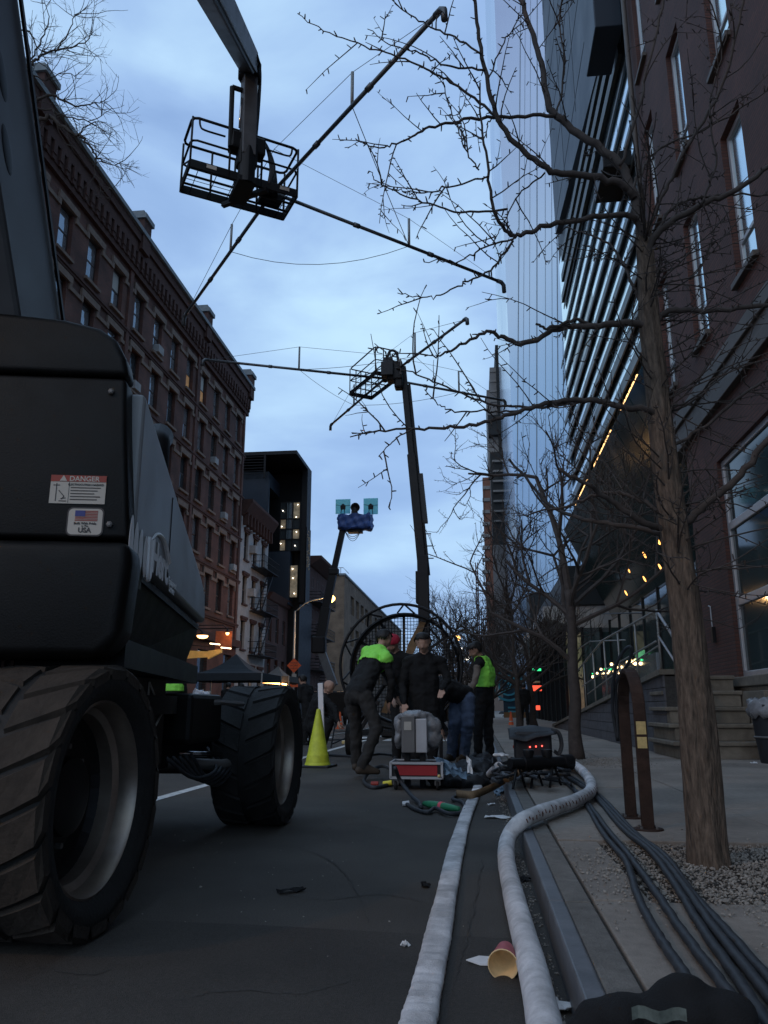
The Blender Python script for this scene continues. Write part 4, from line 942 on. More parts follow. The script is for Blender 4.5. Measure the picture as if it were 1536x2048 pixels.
# exhaust stack behind the hood
q = atY(312, 872, 4.25); m = MB(); m.tube([q-ZA*.5, q-ZA*.04, q+VA*.1+ZA*.03], .085, 14); m.build('exhaust', BLACKM, lift, smooth=True)
# lettering on the hood
def hp(x, y): return onpl(x, y, LP(.7385,0,0), UA)
hd = (hp(408,1240)-hp(252,1092)).normalized()
text('Herc', .215, hp(303,1139), VA, ZA, LOGOW, hood, align='LEFT', bold=.008)
text('Equipment', .058, hp(337,1167), VA, ZA, LOGOW, hood, align='LEFT'); text('Service', .058, hp(337,1190)+ZA*.02, VA, ZA, LOGOW, hood, align='LEFT')
q0 = hp(303,1080); q1 = hp(337,1112); qs = [q0, q0+(q1-q0)*.3+ZA*.055, q0+(q1-q0)*.65+ZA*.05, q1-ZA*.035]
m = MB(); m.tube(spline(qs, 6), lambda t: .004+.014*t, 6, ell=(1,1)); m.build('swoosh_mark', LOGOW, hood)
for k in range(4):
    c = hp(262+k*9.5, 1088+k*8.5); m = MB(); m.ell(c, (.0025,.042,.125-.010*k), 14, 10, (UA, VA, ZA)); m.build('logo_lobe', LOGOW, hood)
c = hp(298, 1120); m = MB(); m.tube(spline([c+ZA*.1-VA*.04, c-ZA*.05-VA*.03, c-ZA*.09, c-ZA*.05+VA*.03, c+ZA*.1+VA*.035], 5), .013, 6); m.build('logo_lobe', LOGOW, hood)
for c0, c1 in (((246,1148),(268,1128)), ((262,1168),(292,1148))):      # small data plates under the hood
    a = onpl(*c0, LP(.712,0,0), UA); m = MB(); m.prism([a, a+VA*.19, a+VA*.19+ZA*.10, a+ZA*.10], UA*.003); m.build('data_plate', GREENL, lift, fixn=True)
# hardware on the tail: bolts, latch, grille, tow strap
for u_, z_ in ((-.6,1.56),(-.1,1.56),(.66,1.56),(.62,2.14),(.1,2.15),(-.6,2.14)):
    MB().lathe([(.013,0),(.013,.012),(.006,.016),(0,.016)], LP(u_,-1.572,z_), ax=-VA, n=6).build('bolt', GREYM, lift)
m = MB(); m.obox(LP(.02,-1.58,2.20), (.13,.03,.05), (UA,VA,ZA)); m.build('lid_latch', GREYM, lift, bevel=.008)
for k in range(12): m = MB(); m.obox(LP(-.1+k*.035,-1.42,1.0), (.012,.02,.10), (UA,VA,ZA)); m.build('grille_bar', RUSTM, lift)
m = MB(); m.tube([LP(.34,-1.3,.985), LP(.46,-1.32,.985)], .014, 8); m.ell(LP(.47,-1.32,.985), .022, 8, 6); m.build('tow_pin', ALU, lift, smooth=True)
# stickers on the counterweight
VB = -1.5725
def sp(u, z, d=0): return LP(u, VB-.001-d, z)
def stick(u0, u1, z0, z1, mat, nm, d=0, parent=None): m = MB(); m.prism([sp(u0,z0,d), sp(u1,z0,d), sp(u1,z1,d), sp(u0,z1,d)], -VA*.0012); return m.build(nm, mat, parent or lift, fixn=True)
s1 = stick(.41, .632, 1.645, 1.765, STICKW, 'danger_sticker'); stick(.41, .632, 1.738, 1.765, STICKR, 'red_header', .0015, s1)
text('\u25B2 DANGER', .030, sp(.525,1.7405,.003), UA, ZA, STICKW, s1, bold=.0006)
text('ELECTROCUTION HAZARD', .0115, sp(.552,1.722,.003), UA, ZA, INK, s1)
for k in range(5): stick(.492, .612-.012*(k % 3), 1.7105-k*.0125, 1.7145-k*.0125, INK, 'small_print', .0015, s1)
stick(.484, .4855, 1.648, 1.736, INK, 'divider', .0015, s1)
m = MB()
for a, b in (((.435,1.655),(.435,1.73)),((.422,1.722),(.448,1.722)),((.445,1.70),(.468,1.675)),((.455,1.665),(.475,1.668)),((.448,1.655),(.478,1.655)),((.468,1.675),(.458,1.662))): m.beam(sp(*a,.002), sp(*b,.002), .0035, .001, VA)
m.build('lift_pictogram', INK, s1)
def rrect(u0, u1, z0, z1, r, d):
    P = []
    for cu, cz, a0 in ((u1-r,z1-r,0),(u0+r,z1-r,90),(u0+r,z0+r,180),(u1-r,z0+r,270)):
        for k in range(5): t = math.radians(a0+k*22.5); P.append(sp(cu+r*math.cos(t), cz+r*math.sin(t), d))
    return P
s2 = MB().prism(rrect(.488,.635,1.510,1.630,.022,0), -VA*.0012).build('flag_sticker', INK, lift, fixn=True)
MB().prism(rrect(.494,.629,1.516,1.624,.018,.0012), -VA*.0008).build('sticker_face', STICKW, s2, fixn=True)
for k in range(7): stick(.520, .610, 1.612-k*.0065, 1.6155-k*.0065, STICKR, 'flag_stripe', .0025, s2)
stick(.520, .560, 1.592, 1.6158, STICKB, 'flag_canton', .0032, s2)
text('Built With Pride', .0135, sp(.562,1.558,.003), UA, ZA, INK, s2, bold=.0003); text('In The', .0105, sp(.562,1.548,.003), UA, ZA, INK, s2); text('USA', .028, sp(.562,1.525,.003), UA, ZA, INK, s2, bold=.001)
# tower boom leaning back over the tail
dv = Vector((-.682, .732)); pv = Vector((-.732, -.682))
F0 = Vector((-1.01, 2.72)); 
def bl(t, o): q = F0+dv*t+pv*o; return q
side_poly = [bl(-1.1,0), bl(3.1,0), bl(3.25,.28), bl(3.1,.56), bl(-.7,.56)]
m = MB(); m.prism([LP(.2,*p) for p in side_poly], -UA*.4); tower = m.build('tower_boom', BOOMG, lift, bevel=.02, fixn=True)
m = MB(); m.prism([LP(.206,*p) for p in (bl(-1.0,.005), bl(3.0,.005), bl(3.0,.03), bl(-1.0,.03))], UA*.012); m.build('edge_flange', BLACKM, lift, fixn=True)
m = MB(); m.prism([LP(-.32,*p) for p in (bl(-1.1,.1), bl(3.0,.1), bl(3.0,.5), bl(-.8,.5))], -UA*.25); m.build('parallel_link', BLACKM, lift, fixn=True)
for x, y in ((4, 150), (14, 300)):
    c = onpl(x, y, LP(.2,0,0), UA); m = MB(); d3 = (VA*dv.x+ZA*dv.y).normalized(); p3 = (VA*pv.x+ZA*pv.y).normalized(); m.ell(c, (.004,.045,.10), 20, 8, (UA, p3, d3)); m.build('lightening_hole', BLACKM, tower)
# main boom, jib
J = atY(500, 128, 11.2); K = LP(0, -2.85, 5.3)
kn = MB(); kn.lathe([(0,-.35),(.30,-.35),(.30,.35),(0,.35)], LP(0,-3.0,5.05), ax=UA, n=24); kn.build('boom_knuckle', BLACKM, lift, smooth=True, sharp=30)
d = (J-K).normalized(); up = UA.cross(d).normalized()
M0 = K+d*((J-K).length*.48)
m = MB(); m.beam(K-d*.2, M0, .40, .46, up); m.build('main_boom', BOOMG, lift, bevel=.015)
m = MB(); m.beam(M0-d*.3, J-d*.1, .30, .35, up); m.build('fly_boom', BOOMG, lift, bevel=.015)
m = MB(); m.beam(M0-d*.1, M0+d*.06, .46, .52, up); m.build('wear_collar', BLACKM, lift, bevel=.01)
m = MB(); m.tube([M0+up*-.22+UA*.1, J+up*-.22-d*.6+UA*.1], .03, 6); m.build('cable_track', CABLE, lift)
Z0 = 9.6
corn = [gnd(*p, Z0) for p in ((380,335),(594,393),(566,442),(360,382))]
def basket(root, corn, hgt, mat, tarp=None, fillgrid=6, panel=True):
    c = sum(corn, Vector())/4; a = ((corn[1]-corn[0])+(corn[2]-corn[3])).normalized(); b = ZA.cross(a)
    ln = ((corn[1]-corn[0]).length+(corn[2]-corn[3]).length)/2; wd = ((corn[3]-corn[0]).length+(corn[2]-corn[1]).length)/2
    if b.dot(corn[3]-corn[0]) < 0: b = -b
    P = lambda s, t, h: c+a*(s*ln/2)+b*(t*wd/2)+ZA*h
    ax = (a, b, ZA)
    fl = MB()
    for t in (-1, 1): fl.obox(P(0,t,.07), (ln, .035, .16), ax)
    for s_ in (-1, 1): fl.obox(P(s_,0,.07), (.035, wd, .16), ax)
    for t in (-.33, .33): fl.obox(P(0,t,.02), (ln, .03, .04), ax)
    fr_ = fl.build('toe_board', mat, root, bevel=.01)
    g = MB()
    for k in range(fillgrid): s_ = -1+2*(k+.5)/fillgrid; g.tube([P(s_,-1,.03), P(s_,1,.03)], .007, 4)
    for k in range(1): t = 0; g.tube([P(-1,t,.03), P(1,t,.03)], .007, 4)
    g.build('floor_grating', mat, root)
    for h, nm, r in ((hgt, 'top_rail', .024), (hgt*.55, 'mid_rail', .019)):
        i = .94; pts = [P(-1,-1,h),P(1,-1,h),P(1,1,h),P(-1,1,h)]
        rr = []
        for k in range(4):
            p0, p1, p2 = pts[k-1], pts[k], pts[(k+1) % 4]; e = .10
            rr += [p1+(p0-p1).normalized()*e, p1+(p0-p1).normalized()*e*.3+(p2-p1).normalized()*e*.3, p1+(p2-p1).normalized()*e]
        rr.append(rr[0]); mm = MB(); mm.tube(rr, r, 8); mm.build(nm, mat, root, smooth=True)
    for s_, t in ((-1,-1),(1,-1),(1,1),(-1,1),(0,1),(-.45,1),(.45,1),(-.3,-1),(.3,-1)):
        MB().tube([P(s_,t,0), P(s_,t,hgt)], .02, 8).build('post', mat, root, smooth=True)
    for s_ in (-1, 1):
        MB().tube([P(s_,-1,.12), P(s_,1,hgt*.55)], .016, 6).build('brace', mat, root)
        MB().tube(spline([P(s_*.88,-1,hgt), P(s_*.86,-1,hgt*.86), P(s_*.78,-1,hgt*.80), P(s_*.4,-1,hgt*.80)], 4), .018, 6).build('grab_rail', mat, root, smooth=True)
    if panel:
        m = MB(); m.obox(P(.0,-1.05,hgt*.72), (.62, .26, .34), ax); m.obox(P(.0,-1.12,hgt*.5), (.34, .24, .5), ax); m.build('control_console', BLACKM, root, bevel=.04)
        m = MB(); m.tube([P(0,-1.2,-.1), P(0,-1.2,hgt*.6)], .15, 12); m.build('platform_rotator', BLACKM, root, smooth=True, sharp=30)
        m = MB(); m.obox(P(0,-.6,-.06), (.3, wd*.9, .1), ax); m.obox(P(.1,-.1,-.05), (.08,wd*1.3,.08), (a*.8+b*.6, b*.8-a*.6, ZA)); m.build('platform_support', BLACKM, root)
        for k in range(3): m = MB(); m.tube(spline([P(.1+.05*k,-1.1,hgt*.8), P(.35,-.9,hgt*.95), P(.48+.03*k,-.95,hgt*.5), P(.45,-1,.1)], 6), .03, 6); m.build('control_hose', CABLE, root, smooth=True)
        for s_ in (-.62, .75): m = MB(); m.obox(P(s_,-1.05,.09), (.17,.012,.07), ax); m.build('warning_label', STICKW, root)
        m = MB(); m.obox(P(.62,.1,.10), (.4,.3,.12), ax); m.obox(P(.5,-.3,.16), (.2,.16,.2), ax); m.build('rain_valve_manifold', BLACKM, root, bevel=.02)
    return P, ln, wd, a, b
Pb, ln, wd, aB, bB = basket(lift, corn, .98, BLACKM)
JB = Pb(0,-1.2,.45)
m = MB(); m.tube([J-d*.25, J, J+(JB-J).normalized()*.3], .20, 10); m.build('jib_knuckle', BLACKM, lift, smooth=True)
m = MB(); jd = (JB-J).normalized(); m.beam(J, JB, .26, .24, aB); m.build('jib', BOOMG, lift, bevel=.015)
off = -aB*.30
m = MB(); m.tube([J+jd*.55+off, JB+off*1.0+jd*-.1], .045, 8); m.beam(J+jd*.55, J+jd*.55+off, .06, .06); m.build('jib_cylinder', BLACKM, lift, smooth=True, sharp=40)
m = MB(); m.tube([J+jd*.7+off*.45, JB-jd*.5+off*.5], .02, 8); m.build('piston_rod', CHROME, lift, smooth=True)
m = MB(); m.tube(spline([J-d*.8-up*.1+aB*.12, J+aB*.17, J+jd*.6+aB*.18, JB+aB*.12], 8), .03, 8); m.build('jib_hose', CABLE, lift, smooth=True)
# ---------------------------------------------------------------- rain pipe crosses on the baskets
def pipe_cross(label, ctr, tips, zc, posts, ties, r, ph, loc):
    t = thing('rain_pipe_rig', label, 'rain rig', loc)
    C = gnd(*ctr, zc)
    tp = [gnd(*p, zc) for p in tips]
    for p in tp:
        d = (p-C).normalized(); MB().tube([C, p], r, 10).build('pipe_arm', PIPE, t, smooth=True)
        MB().tube([p-d*.02, p+d*.10, p+d*.16-ZA*.05, p+d*.17-ZA*.22], r*1.35, 8).build('spray_nozzle', PIPE, t, smooth=True)
        for f in (.33, .66): q = C+(p-C)*f; MB().tube([q-d*.06, q+d*.06], r*1.4, 8).build('pipe_coupling', PIPE, t, smooth=True)
    pt = []
    for k, f in posts:
        q = C+(tp[k]-C)*f; pt.append(q); MB().tube([q, q+ZA*ph], r*.75, 8).build('stay_post', GALV, t, smooth=True)
        d = (tp[k]-C).normalized(); w = MB(); w.tube([C+ZA*.9, q+ZA*ph, tp[k]-d*.1+ZA*.03], r*.16, 4); w.build('stay_wire', WIRE, t)
    for i, j, sag in ties:
        a, b = pt[i], pt[j]; w = MB(); w.tube([a+(b-a)*(k/8)-ZA*(sag*4*(k/8)*(1-k/8)) for k in range(9)], r*.2, 4); w.build('tie_wire', WIRE, t)
    MB().lathe([(0,-.12),(.09,-.12),(.09,.15),(.06,.4),(0,.4)], C, n=14).build('manifold', BLACKM, t, smooth=True)
    return t
C1 = gnd(545, 385, 9.78)
pipe_cross('three armed steel rain pipe rig carried by the near lift basket', (545,385), ((872,30),(996,562),(372,628)), 9.78, ((0,.56),(1,.56),(2,.42)), ((0,1,.02),(1,2,.35)), .034, .62, (C1.x, C1.y, 9.7))
# ---------------------------------------------------------------- second lift, boom almost upright
B2 = Vector((-1.62, 24.6, 0))
l2 = thing('boom_lift', 'black telescopic boom lift with upright boom and empty basket behind the wind machine', 'boom lift', B2)
for sx in (-1, 1):
    for sy in (-1, 1): wheel(l2, B2.x+sx*.95, B2.y+sy*1.3, .48, .38, sx, lugs=False)
m = MB(); m.box(B2.x-.7, B2.x+.7, B2.y-1.5, B2.y+1.5, .45, .85); m.build('chassis', BLACKM, l2, bevel=.04)
m = MB(); m.box(B2.x-.95, B2.x+.95, B2.y-1.2, B2.y+1.4, .95, 1.75); m.build('turntable', BODYB, l2, bevel=.1)
c2 = [gnd(*p, 12.0) for p in ((745,745),(785,760),(752,798),(707,795))]
P2, ln2, wd2, a2, b2 = basket(l2, [c2[1], c2[0], c2[3], c2[2]], 1.05, BLACKM, panel=False)
top = atY(806, 735, 25.6); mid_ = atY(846, 1150, 24.7); low_ = atY(850, 1300, 24.6)
m = MB(); m.beam(low_-ZA*.6, mid_+ZA*.6, .35, .38, (0,1,0)); m.beam(mid_-ZA*.9+Vector((-.03,0,0)), mid_+ZA*.1+Vector((-.03,0,0)), .39, .42, (0,1,0)); m.build('main_boom', BLACKM, l2, bevel=.02)
m = MB(); m.beam(mid_, mid_+(top-mid_)*.55, .28, .30, (0,1,0)); m.build('mid_boom', BLACKM, l2, bevel=.02)
m = MB(); m.beam(mid_+(top-mid_)*.5, top, .21, .22, (0,1,0)); m.build('fly_boom', BLACKM, l2, bevel=.02)
tr0 = atY(818, 770, 25.6); tr1 = atY(857, 1150, 24.7)
m = MB(); m.beam(tr0, tr1, .11, .11, (0,1,0)); m.build('cable_tray', BLACKM, l2)
ca = tr0+(tr1-tr0)*.5; cb = tr0+(tr1-tr0)*.74
for k in range(22): p = ca+(cb-ca)*(k/21)+Vector((.07,0,0)); MB().obox(p, (.17,.16,.09)).build('cable_chain_link', CABLE, l2)
for f in (.8, .86, .92): p = tr0+(tr1-tr0)*f; MB().beam(p-Vector((.02,0,0)), p+Vector((.22,0,0)), .03, .03).build('tray_bracket', BLACKM, l2)
m = MB(); m.obox(atY(790,745,25.4), (.55,.5,.7)); m.obox(atY(798,765,25.4), (.3,.4,.5)); m.build('platform_rotator', BLACKM, l2, bevel=.06)
m = MB(); q = atY(775,735,25.2); m.obox(q-ZA*.1, (.42,.4,.5)); m.obox(q+ZA*.22+Vector((.03,0,0)), (.32,.3,.22)); m.tube(spline([q+ZA*.4, q+ZA*.62+Vector((.1,0,0)), q+ZA*.55+Vector((.3,0,0)), q+Vector((.4,0,.1))], 5), .05, 8); m.build('wrapped_controls', BLACKN, l2, bevel=.08, seg=3)
m = MB(); m.obox(atY(793,737,25.3)+Vector((.12,0,.0)), (.12,.3,.55)); m.build('control_shield', GREYM, l2)
C2 = gnd(770, 757, 12.2)
pipe_cross('four armed steel rain pipe rig carried by the far upright lift', (770,757), ((928,640),(1003,800),(664,848),(416,720)), 12.2, ((0,.42),(1,.62),(2,.55),(3,.50)), ((0,1,.05),(1,2,.15),(2,3,.1),(3,0,.1)), .044, .85, (C2.x, C2.y, 12.1))
# ---------------------------------------------------------------- third lift with a film lamp and reflectors
B3 = Vector((-7.6, 42.6, 0))
l3 = thing('boom_lift', 'distant articulated boom lift with its basket wrapped in blue tarp', 'boom lift', B3)
for sx in (-1, 1):
    for sy in (-1, 1): wheel(l3, B3.x+sx*.95, B3.y+sy*1.3, .48, .38, sx, lugs=False)
m = MB(); m.box(B3.x-.9, B3.x+.9, B3.y-1.5, B3.y+1.5, .45, 1.7); m.build('chassis', BODYB, l3, bevel=.1)
pts = [atY(668,1372,42), atY(638,1290,42), atY(652,1215,42), atY(668,1140,42), atY(685,1062,42)]
m = MB(); m.beam(pts[0], pts[1], .42, .4, (0,1,0)); m.build('tower_boom', BOOMG, l3, bevel=.02)
m = MB(); m.beam(pts[1]-ZA*.3, pts[2], .5, .48, (0,1,0)); m.build('main_boom', BLACKM, l3, bevel=.02)
m = MB(); m.beam(pts[2], pts[3], .40, .40, (0,1,0)); m.build('mid_boom', BLACKM, l3, bevel=.02)
m = MB(); m.beam(pts[3], pts[4], .30, .32, (0,1,0)); m.build('fly_boom', BLACKM, l3, bevel=.02)
m = MB(); m.obox(pts[1], (.75,.6,.9)); m.build('boom_knuckle', BLACKM, l3, bevel=.08)
m = MB(); m.obox(pts[3]-ZA*.1, (.52,.5,.35)); m.build('wear_collar', BLACKM, l3, bevel=.04)
a = atY(678,1060,42); b = atY(744,1030,42)
m = MB(); nx, nz = 26, 8; rr = random.Random(2)
loop = [(a.x,41.6),(b.x-.05,41.55),(b.x,42.4),(a.x+.05,42.5)]; per = []
for k in range(4):
    p, q = loop[k], loop[(k+1) % 4]
    for i in range(nx//2): t = i/(nx//2); per.append((p[0]+(q[0]-p[0])*t, p[1]+(q[1]-p[1])*t))
n = len(per)
for j in range(nz+1):
    for i, (x, y) in enumerate(per):
        w = .035*math.sin(i*1.9+j*.8)+.03*math.sin(i*.7-j*1.5); h = a.z+(b.z-a.z)*(j/nz)+(.05*math.sin(i*1.1) if j in (0, nz) else 0)
        m.v.append(Vector((x+w, y+w, h)))
for j in range(nz):
    for i in range(n): m.f.append([j*n+i, j*n+(i+1) % n, (j+1)*n+(i+1) % n, (j+1)*n+i]); m.mi.append(0)
m.f.append(list(range(n))[::-1]); m.mi.append(0)
m.build('tarp_wrap', TARPB, l3, smooth=True)
m = MB(); m.box(a.x+.5, a.x+1.3, 41.8, 42.3, a.z-.18, a.z-.02); m.build('platform_support', BLACKM, l3)
for k in range(3): p = atY(690,1062,42); q = atY(722,1060,42); MB().tube([p+(q-p)*(i/10)-ZA*((.35+.12*k)*4*(i/10)*(1-i/10)) for i in range(11)], .015, 5).build('hanging_cable', CABLE, l3)
for (x0, x1, y0, y1) in ((671,701,998,1028), (727,756,996,1029)):
    p = atY(x0,y1,41.9); q = atY(x1,y0,41.9); g_ = thing('reflector_panel', 'square pale cyan reflector panel standing on the tarp wrapped basket', 'reflector', (p.x,41.9,b.z), 'reflector panels on the far basket')
    MB().box(p.x, q.x, 41.9, 41.915, p.z, q.z).build('sheet', REFL, g_)
    cx, cz = (p.x+q.x)/2, (p.z+q.z)/2
    MB().prism([(cx-.13,41.88,cz-.18),(cx+.13,41.88,cz-.18),(cx+.15,41.88,cz+.05),(cx,41.88,cz+.16),(cx-.15,41.88,cz+.05)], (0,.03,0)).build('bracket', BLACKM, g_, fixn=True)
    MB().tube([(p.x,41.88,cz+.1),(cx,41.86,cz+.02),(q.x,41.88,cz+.06)], .012, 4).build('strap', WIRE, g_)
    for s_ in (-1, 1): MB().tube([(cx+s_*.08,41.88,cz-.15),(cx+s_*.12,41.88,b.z-.05)], .02, 5).build('leg', BLACKM, g_)
c = atY(711, 1015, 41.8); fl_ = thing('film_lamp', 'round dark film lamp between the two cyan panels', 'lamp', (c.x, c.y, b.z))
MB().lathe([(.0,.2),(.12,.2),(.24,.05),(.26,-.1),(.24,-.12),(.20,-.05),(0,-.02)], c, ax=(.1,1,.1), n=24).build('lamp_head', BLACKM, fl_, smooth=True)
MB().tube([(c.x,c.y,b.z-.1), (c.x,c.y+.1,c.z-.1)], .06, 8).build('yoke', BLACKM, fl_); MB().obox((c.x-.05,c.y,b.z+.1), (.34,.3,.24)).build('ballast', BLACKM, fl_, bevel=.04)
# ================================================================== TREES
def limb(mb, pts, r0, r1, n=7, sub=5, wob=.0, rng=random):
    P = spline(pts, sub)
    if wob: P = [p+Vector((rng.gauss(0,wob), rng.gauss(0,wob), rng.gauss(0,wob))) if 0 < i < len(P)-1 else p for i, p in enumerate(P)]
    mb.tube(P, lambda t: r0+(r1-r0)*t, n); return P
def spurs(mb, P, r, rng, dens=14, ln=.022):
    for a, b in zip(P, P[1:]):
        L_ = (b-a).length; k = L_*dens
        k = int(k)+(1 if rng.random() < k-int(k) else 0)
        for _ in range(k):
            p = a+(b-a)*rng.random(); dd = Vector((rng.gauss(0,1), rng.gauss(0,1), rng.gauss(0,1))); t = (b-a).normalized(); dd = dd-t*dd.dot(t)
            if dd.length < .1: continue
            dd.normalize(); l = ln*rng.uniform(.6, 1.5); mb.tube([p, p+dd*l*.6+t*l*.2, p+dd*l+t*l*.35], [r*.7+.0018, r*.5+.0022, .0026], 4)
def twig(mb, p, d, L_, r, rng, dens=14, lev=0, droop=.0):
    k = max(4, int(L_/.07)); P = [p]; cur = d.normalized(); bend = Vector((rng.gauss(0,.10), rng.gauss(0,.10), rng.gauss(.03,.10)-droop))
    for i in range(k):
        cur = (cur+bend*.5+Vector((rng.gauss(0,.07), rng.gauss(0,.07), rng.gauss(0,.07)))).normalized(); P.append(P[-1]+cur*(L_/k))
    mb.tube(P, lambda t: r*(1-.6*t), 4 if r < .008 else 5)
    spurs(mb, P, r*.5, rng, dens)
    if lev > 0:
        for _ in range(rng.randint(1, 3)):
            i = rng.randint(1, k-1); t = (P[i+1]-P[i]).normalized(); s_ = Vector((rng.gauss(0,1), rng.gauss(0,1), rng.gauss(.3,1))); s_ = (s_-t*s_.dot(t)).normalized()
            twig(mb, P[i], t*.7+s_*.7, L_*rng.uniform(.35,.65), r*.6, rng, dens, lev-1, droop)
    return P
rg = random.Random(77)
base = gnd(1415, 1722, SW); TY = base.y
gk = thing('street_tree', 'bare tree with thick brown trunk standing in the gravel pit', 'tree', (base.x, TY, SW))
def T(x, y, o=0.): return atY(x, y, TY+o)
tr = MB()
tp = [T(1420,1745), T(1415,1700), T(1402,1560), T(1386,1380), T(1370,1220), T(1352,1080), T(1328,900), T(1312,760), T(1298,640), T(1292,540), T(1286,450)]
P = spline(tp, 14); K_ = len(P)
rad = lambda t: .106-.016*min(1, t*9) if t < .12 else (.090-(t-.12)*.054)
n = 44; o0 = len(tr.v); from mathutils import noise as _nz
for i, p in enumerate(P):
    t = i/(K_-1); r = rad(t)
    for j in range(n):
        a = 2*math.pi*j/n; w = 1+.05*math.sin(3*a+2*t*5)+.03*math.sin(7*a-t*9)+.11*_nz.noise(Vector((math.cos(a)*6.5, math.sin(a)*6.5, p.z*2.2)))+.05*_nz.noise(Vector((math.cos(a)*15, math.sin(a)*15, p.z*7)))+(.10*max(0,.06-t)/.06*math.sin(5*a+1) if t < .06 else 0)
        tr.v.append(p+Vector((math.cos(a)*r*w, math.sin(a)*r*w, 0)))
for i in range(K_-1):
    for j in range(n): tr.f.append([i*n+j, i*n+(j+1) % n, (i+1)*n+(j+1) % n, (i+1)*n+j]); tr.mi.append(0)
tr.build('trunk', BARK, gk, smooth=True)
BR = [  # photo outline of each limb, depth offsets start/end, radii
 ([(1288,470),(1262,385),(1238,328),(1180,282),(1112,232),(1090,180),(1075,100),(1045,10),(1030,-60)], 0, .3, .046, .018),
 ([(1268,395),(1245,372),(1180,350),(1112,345),(1060,312),(1003,250),(975,165),(957,60),(945,-40)], 0, -.35, .036, .012),
 ([(1003,250),(960,205),(900,162),(860,142),(800,116),(740,96),(660,66),(595,27)], -.2, -.5, .013, .003),
 ([(970,140),(890,131),(840,106),(790,92),(735,58)], -.28, -.4, .010, .003),
 ([(962,108),(900,70),(845,45),(800,15),(765,-20)], -.3, -.2, .010, .004),
 ([(1112,232),(1020,233),(930,241),(860,256),(820,275),(780,292),(745,294),(713,279)], .1, -.3, .018, .003),
 ([(1290,500),(1272,440),(1235,430),(1160,441),(1090,451),(1040,470),(1015,465),(985,410),(975,330),(962,250),(960,165)], 0, -.5, .030, .006),
 ([(1015,418),(930,426),(870,410),(800,386),(760,366),(738,342)], -.35, -.6, .010, .003),
 ([(978,352),(900,374),(850,386),(800,380),(780,373)], -.4, -.6, .008, .003),
 ([(1026,478),(960,500),(920,520),(848,524)], -.3, -.5, .009, .003),
 ([(1026,482),(980,540),(930,565),(880,592),(840,594),(795,586)], -.3, -.4, .010, .003),
 ([(958,340),(930,300),(910,250),(880,160),(835,130)], -.4, -.5, .007, .003),
 ([(1290,560),(1312,470),(1400,412),(1470,382),(1536,336),(1620,290)], 0, -.2, .034, .014),
 ([(1305,480),(1345,415),(1400,395),(1470,390),(1560,392)], 0, .3, .018, .006),
 ([(1300,655),(1340,624),(1420,622),(1536,610),(1640,600)], 0, -.1, .030, .014),
 ([(1300,660),(1272,645),(1195,652),(1119,656),(1052,687),(1000,675),(977,663),(920,690),(880,711),(850,712)], 0, -.3, .034, .004),
 ([(1195,652),(1150,640),(1100,655),(1072,648)], -.05, -.2, .016, .009),
 ([(1320,850),(1300,822),(1240,812),(1180,800),(1100,806),(1040,822),(980,842),(900,856),(825,858),(760,862),(700,874)], 0, -.4, .030, .004),
 ([(1180,800),(1110,812),(1024,813),(948,799),(867,762),(806,738),(749,687)], -.1, -.4, .014, .003),
 ([(1040,822),(980,822),(912,823),(879,811),(849,779)], -.2, -.3, .009, .003),
 ([(825,858),(790,880),(757,913)], -.35, -.4, .007, .003),
 ([(1335,1060),(1280,1040),(1220,1000),(1180,975),(1120,937)], 0, -.3, .030, .012),
 ([(1340,1040),(1280,1000),(1240,985),(1190,990),(1140,1010),(1095,1020)], 0, .2, .020, .008),
 ([(1340,1070),(1260,1052),(1170,1040),(1100,1010),(1018,918)], 0, .5, .024, .010),
 ([(1350,1060),(1410,1010),(1470,960),(1536,880),(1600,800)], 0, -.2, .036, .018),
 ([(1330,900),(1400,860),(1470,800),(1536,760),(1600,735)], 0, .2, .016, .008),
 ([(1320,830),(1390,800),(1460,740),(1536,720)], 0, .25, .012, .005),
 ([(1262,385),(1290,330),(1330,290),(1420,255),(1536,180)], 0, .3, .014, .006),
 ([(1240,330),(1270,240),(1300,120),(1330,0),(1345,-60)], 0, .3, .016, .008),
 ([(1288,470),(1330,380),(1370,300),(1440,180),(1480,40),(1490,-40)], 0, -.25, .018, .008),
 ([(1400,412),(1430,330),(1420,230),(1440,120),(1470,0)], -.1, -.3, .010, .004),
 ([(1112,232),(1130,130),(1120,40),(1135,-40)], .15, .3, .010, .005),
 ([(975,165),(1000,100),(1030,50),(1060,-20)], -.25, -.1, .008, .004),
 ([(1090,345),(1040,390),(1010,440),(990,480)], -.1, .1, .008, .003),
 ([(1300,640),(1260,560),(1230,500),(1180,470),(1130,455)], 0, .3, .016, .005),
]
tw = MB()
for pts, o0_, o1_, r0, r1 in BR:
    k = len(pts); L3 = [T(x, y, o0_+(o1_-o0_)*i/(k-1)) for i, (x, y) in enumerate(pts)]
    r0 *= .64; r1 *= .74; mb = MB(); PP = limb(mb, L3, r0, r1, 8, 6, .0045, rg); spurs(mb, PP, .0035, rg, 15, .026); mb.build('branch', TWIG, gk, smooth=True)
    ln_ = sum((b-a).length for a, b in zip(PP, PP[1:])); nt_ = int(ln_*4.2)
    for _ in range(nt_):
        i = rg.randint(int(len(PP)*.15), len(PP)-2); t = (PP[i+1]-PP[i]).normalized(); s_ = Vector((rg.gauss(0,1), rg.gauss(0,1), rg.gauss(.35,1))); s_ = (s_-t*s_.dot(t)).normalized()
        twig(tw, PP[i], t*.55+s_*.8, rg.uniform(.15,.55), .0045, rg, 16, 0 if rg.random() < .6 else 1)
for _ in range(70):     # whippy shoots round the lower trunk
    i = rg.randint(int(K_*.42), K_-2); a = rg.uniform(-2.6, 1.4); twig(tw, P[i], Vector((math.cos(a), math.sin(a), .3)), rg.uniform(.3,.8), .0055, rg, 14, 1)
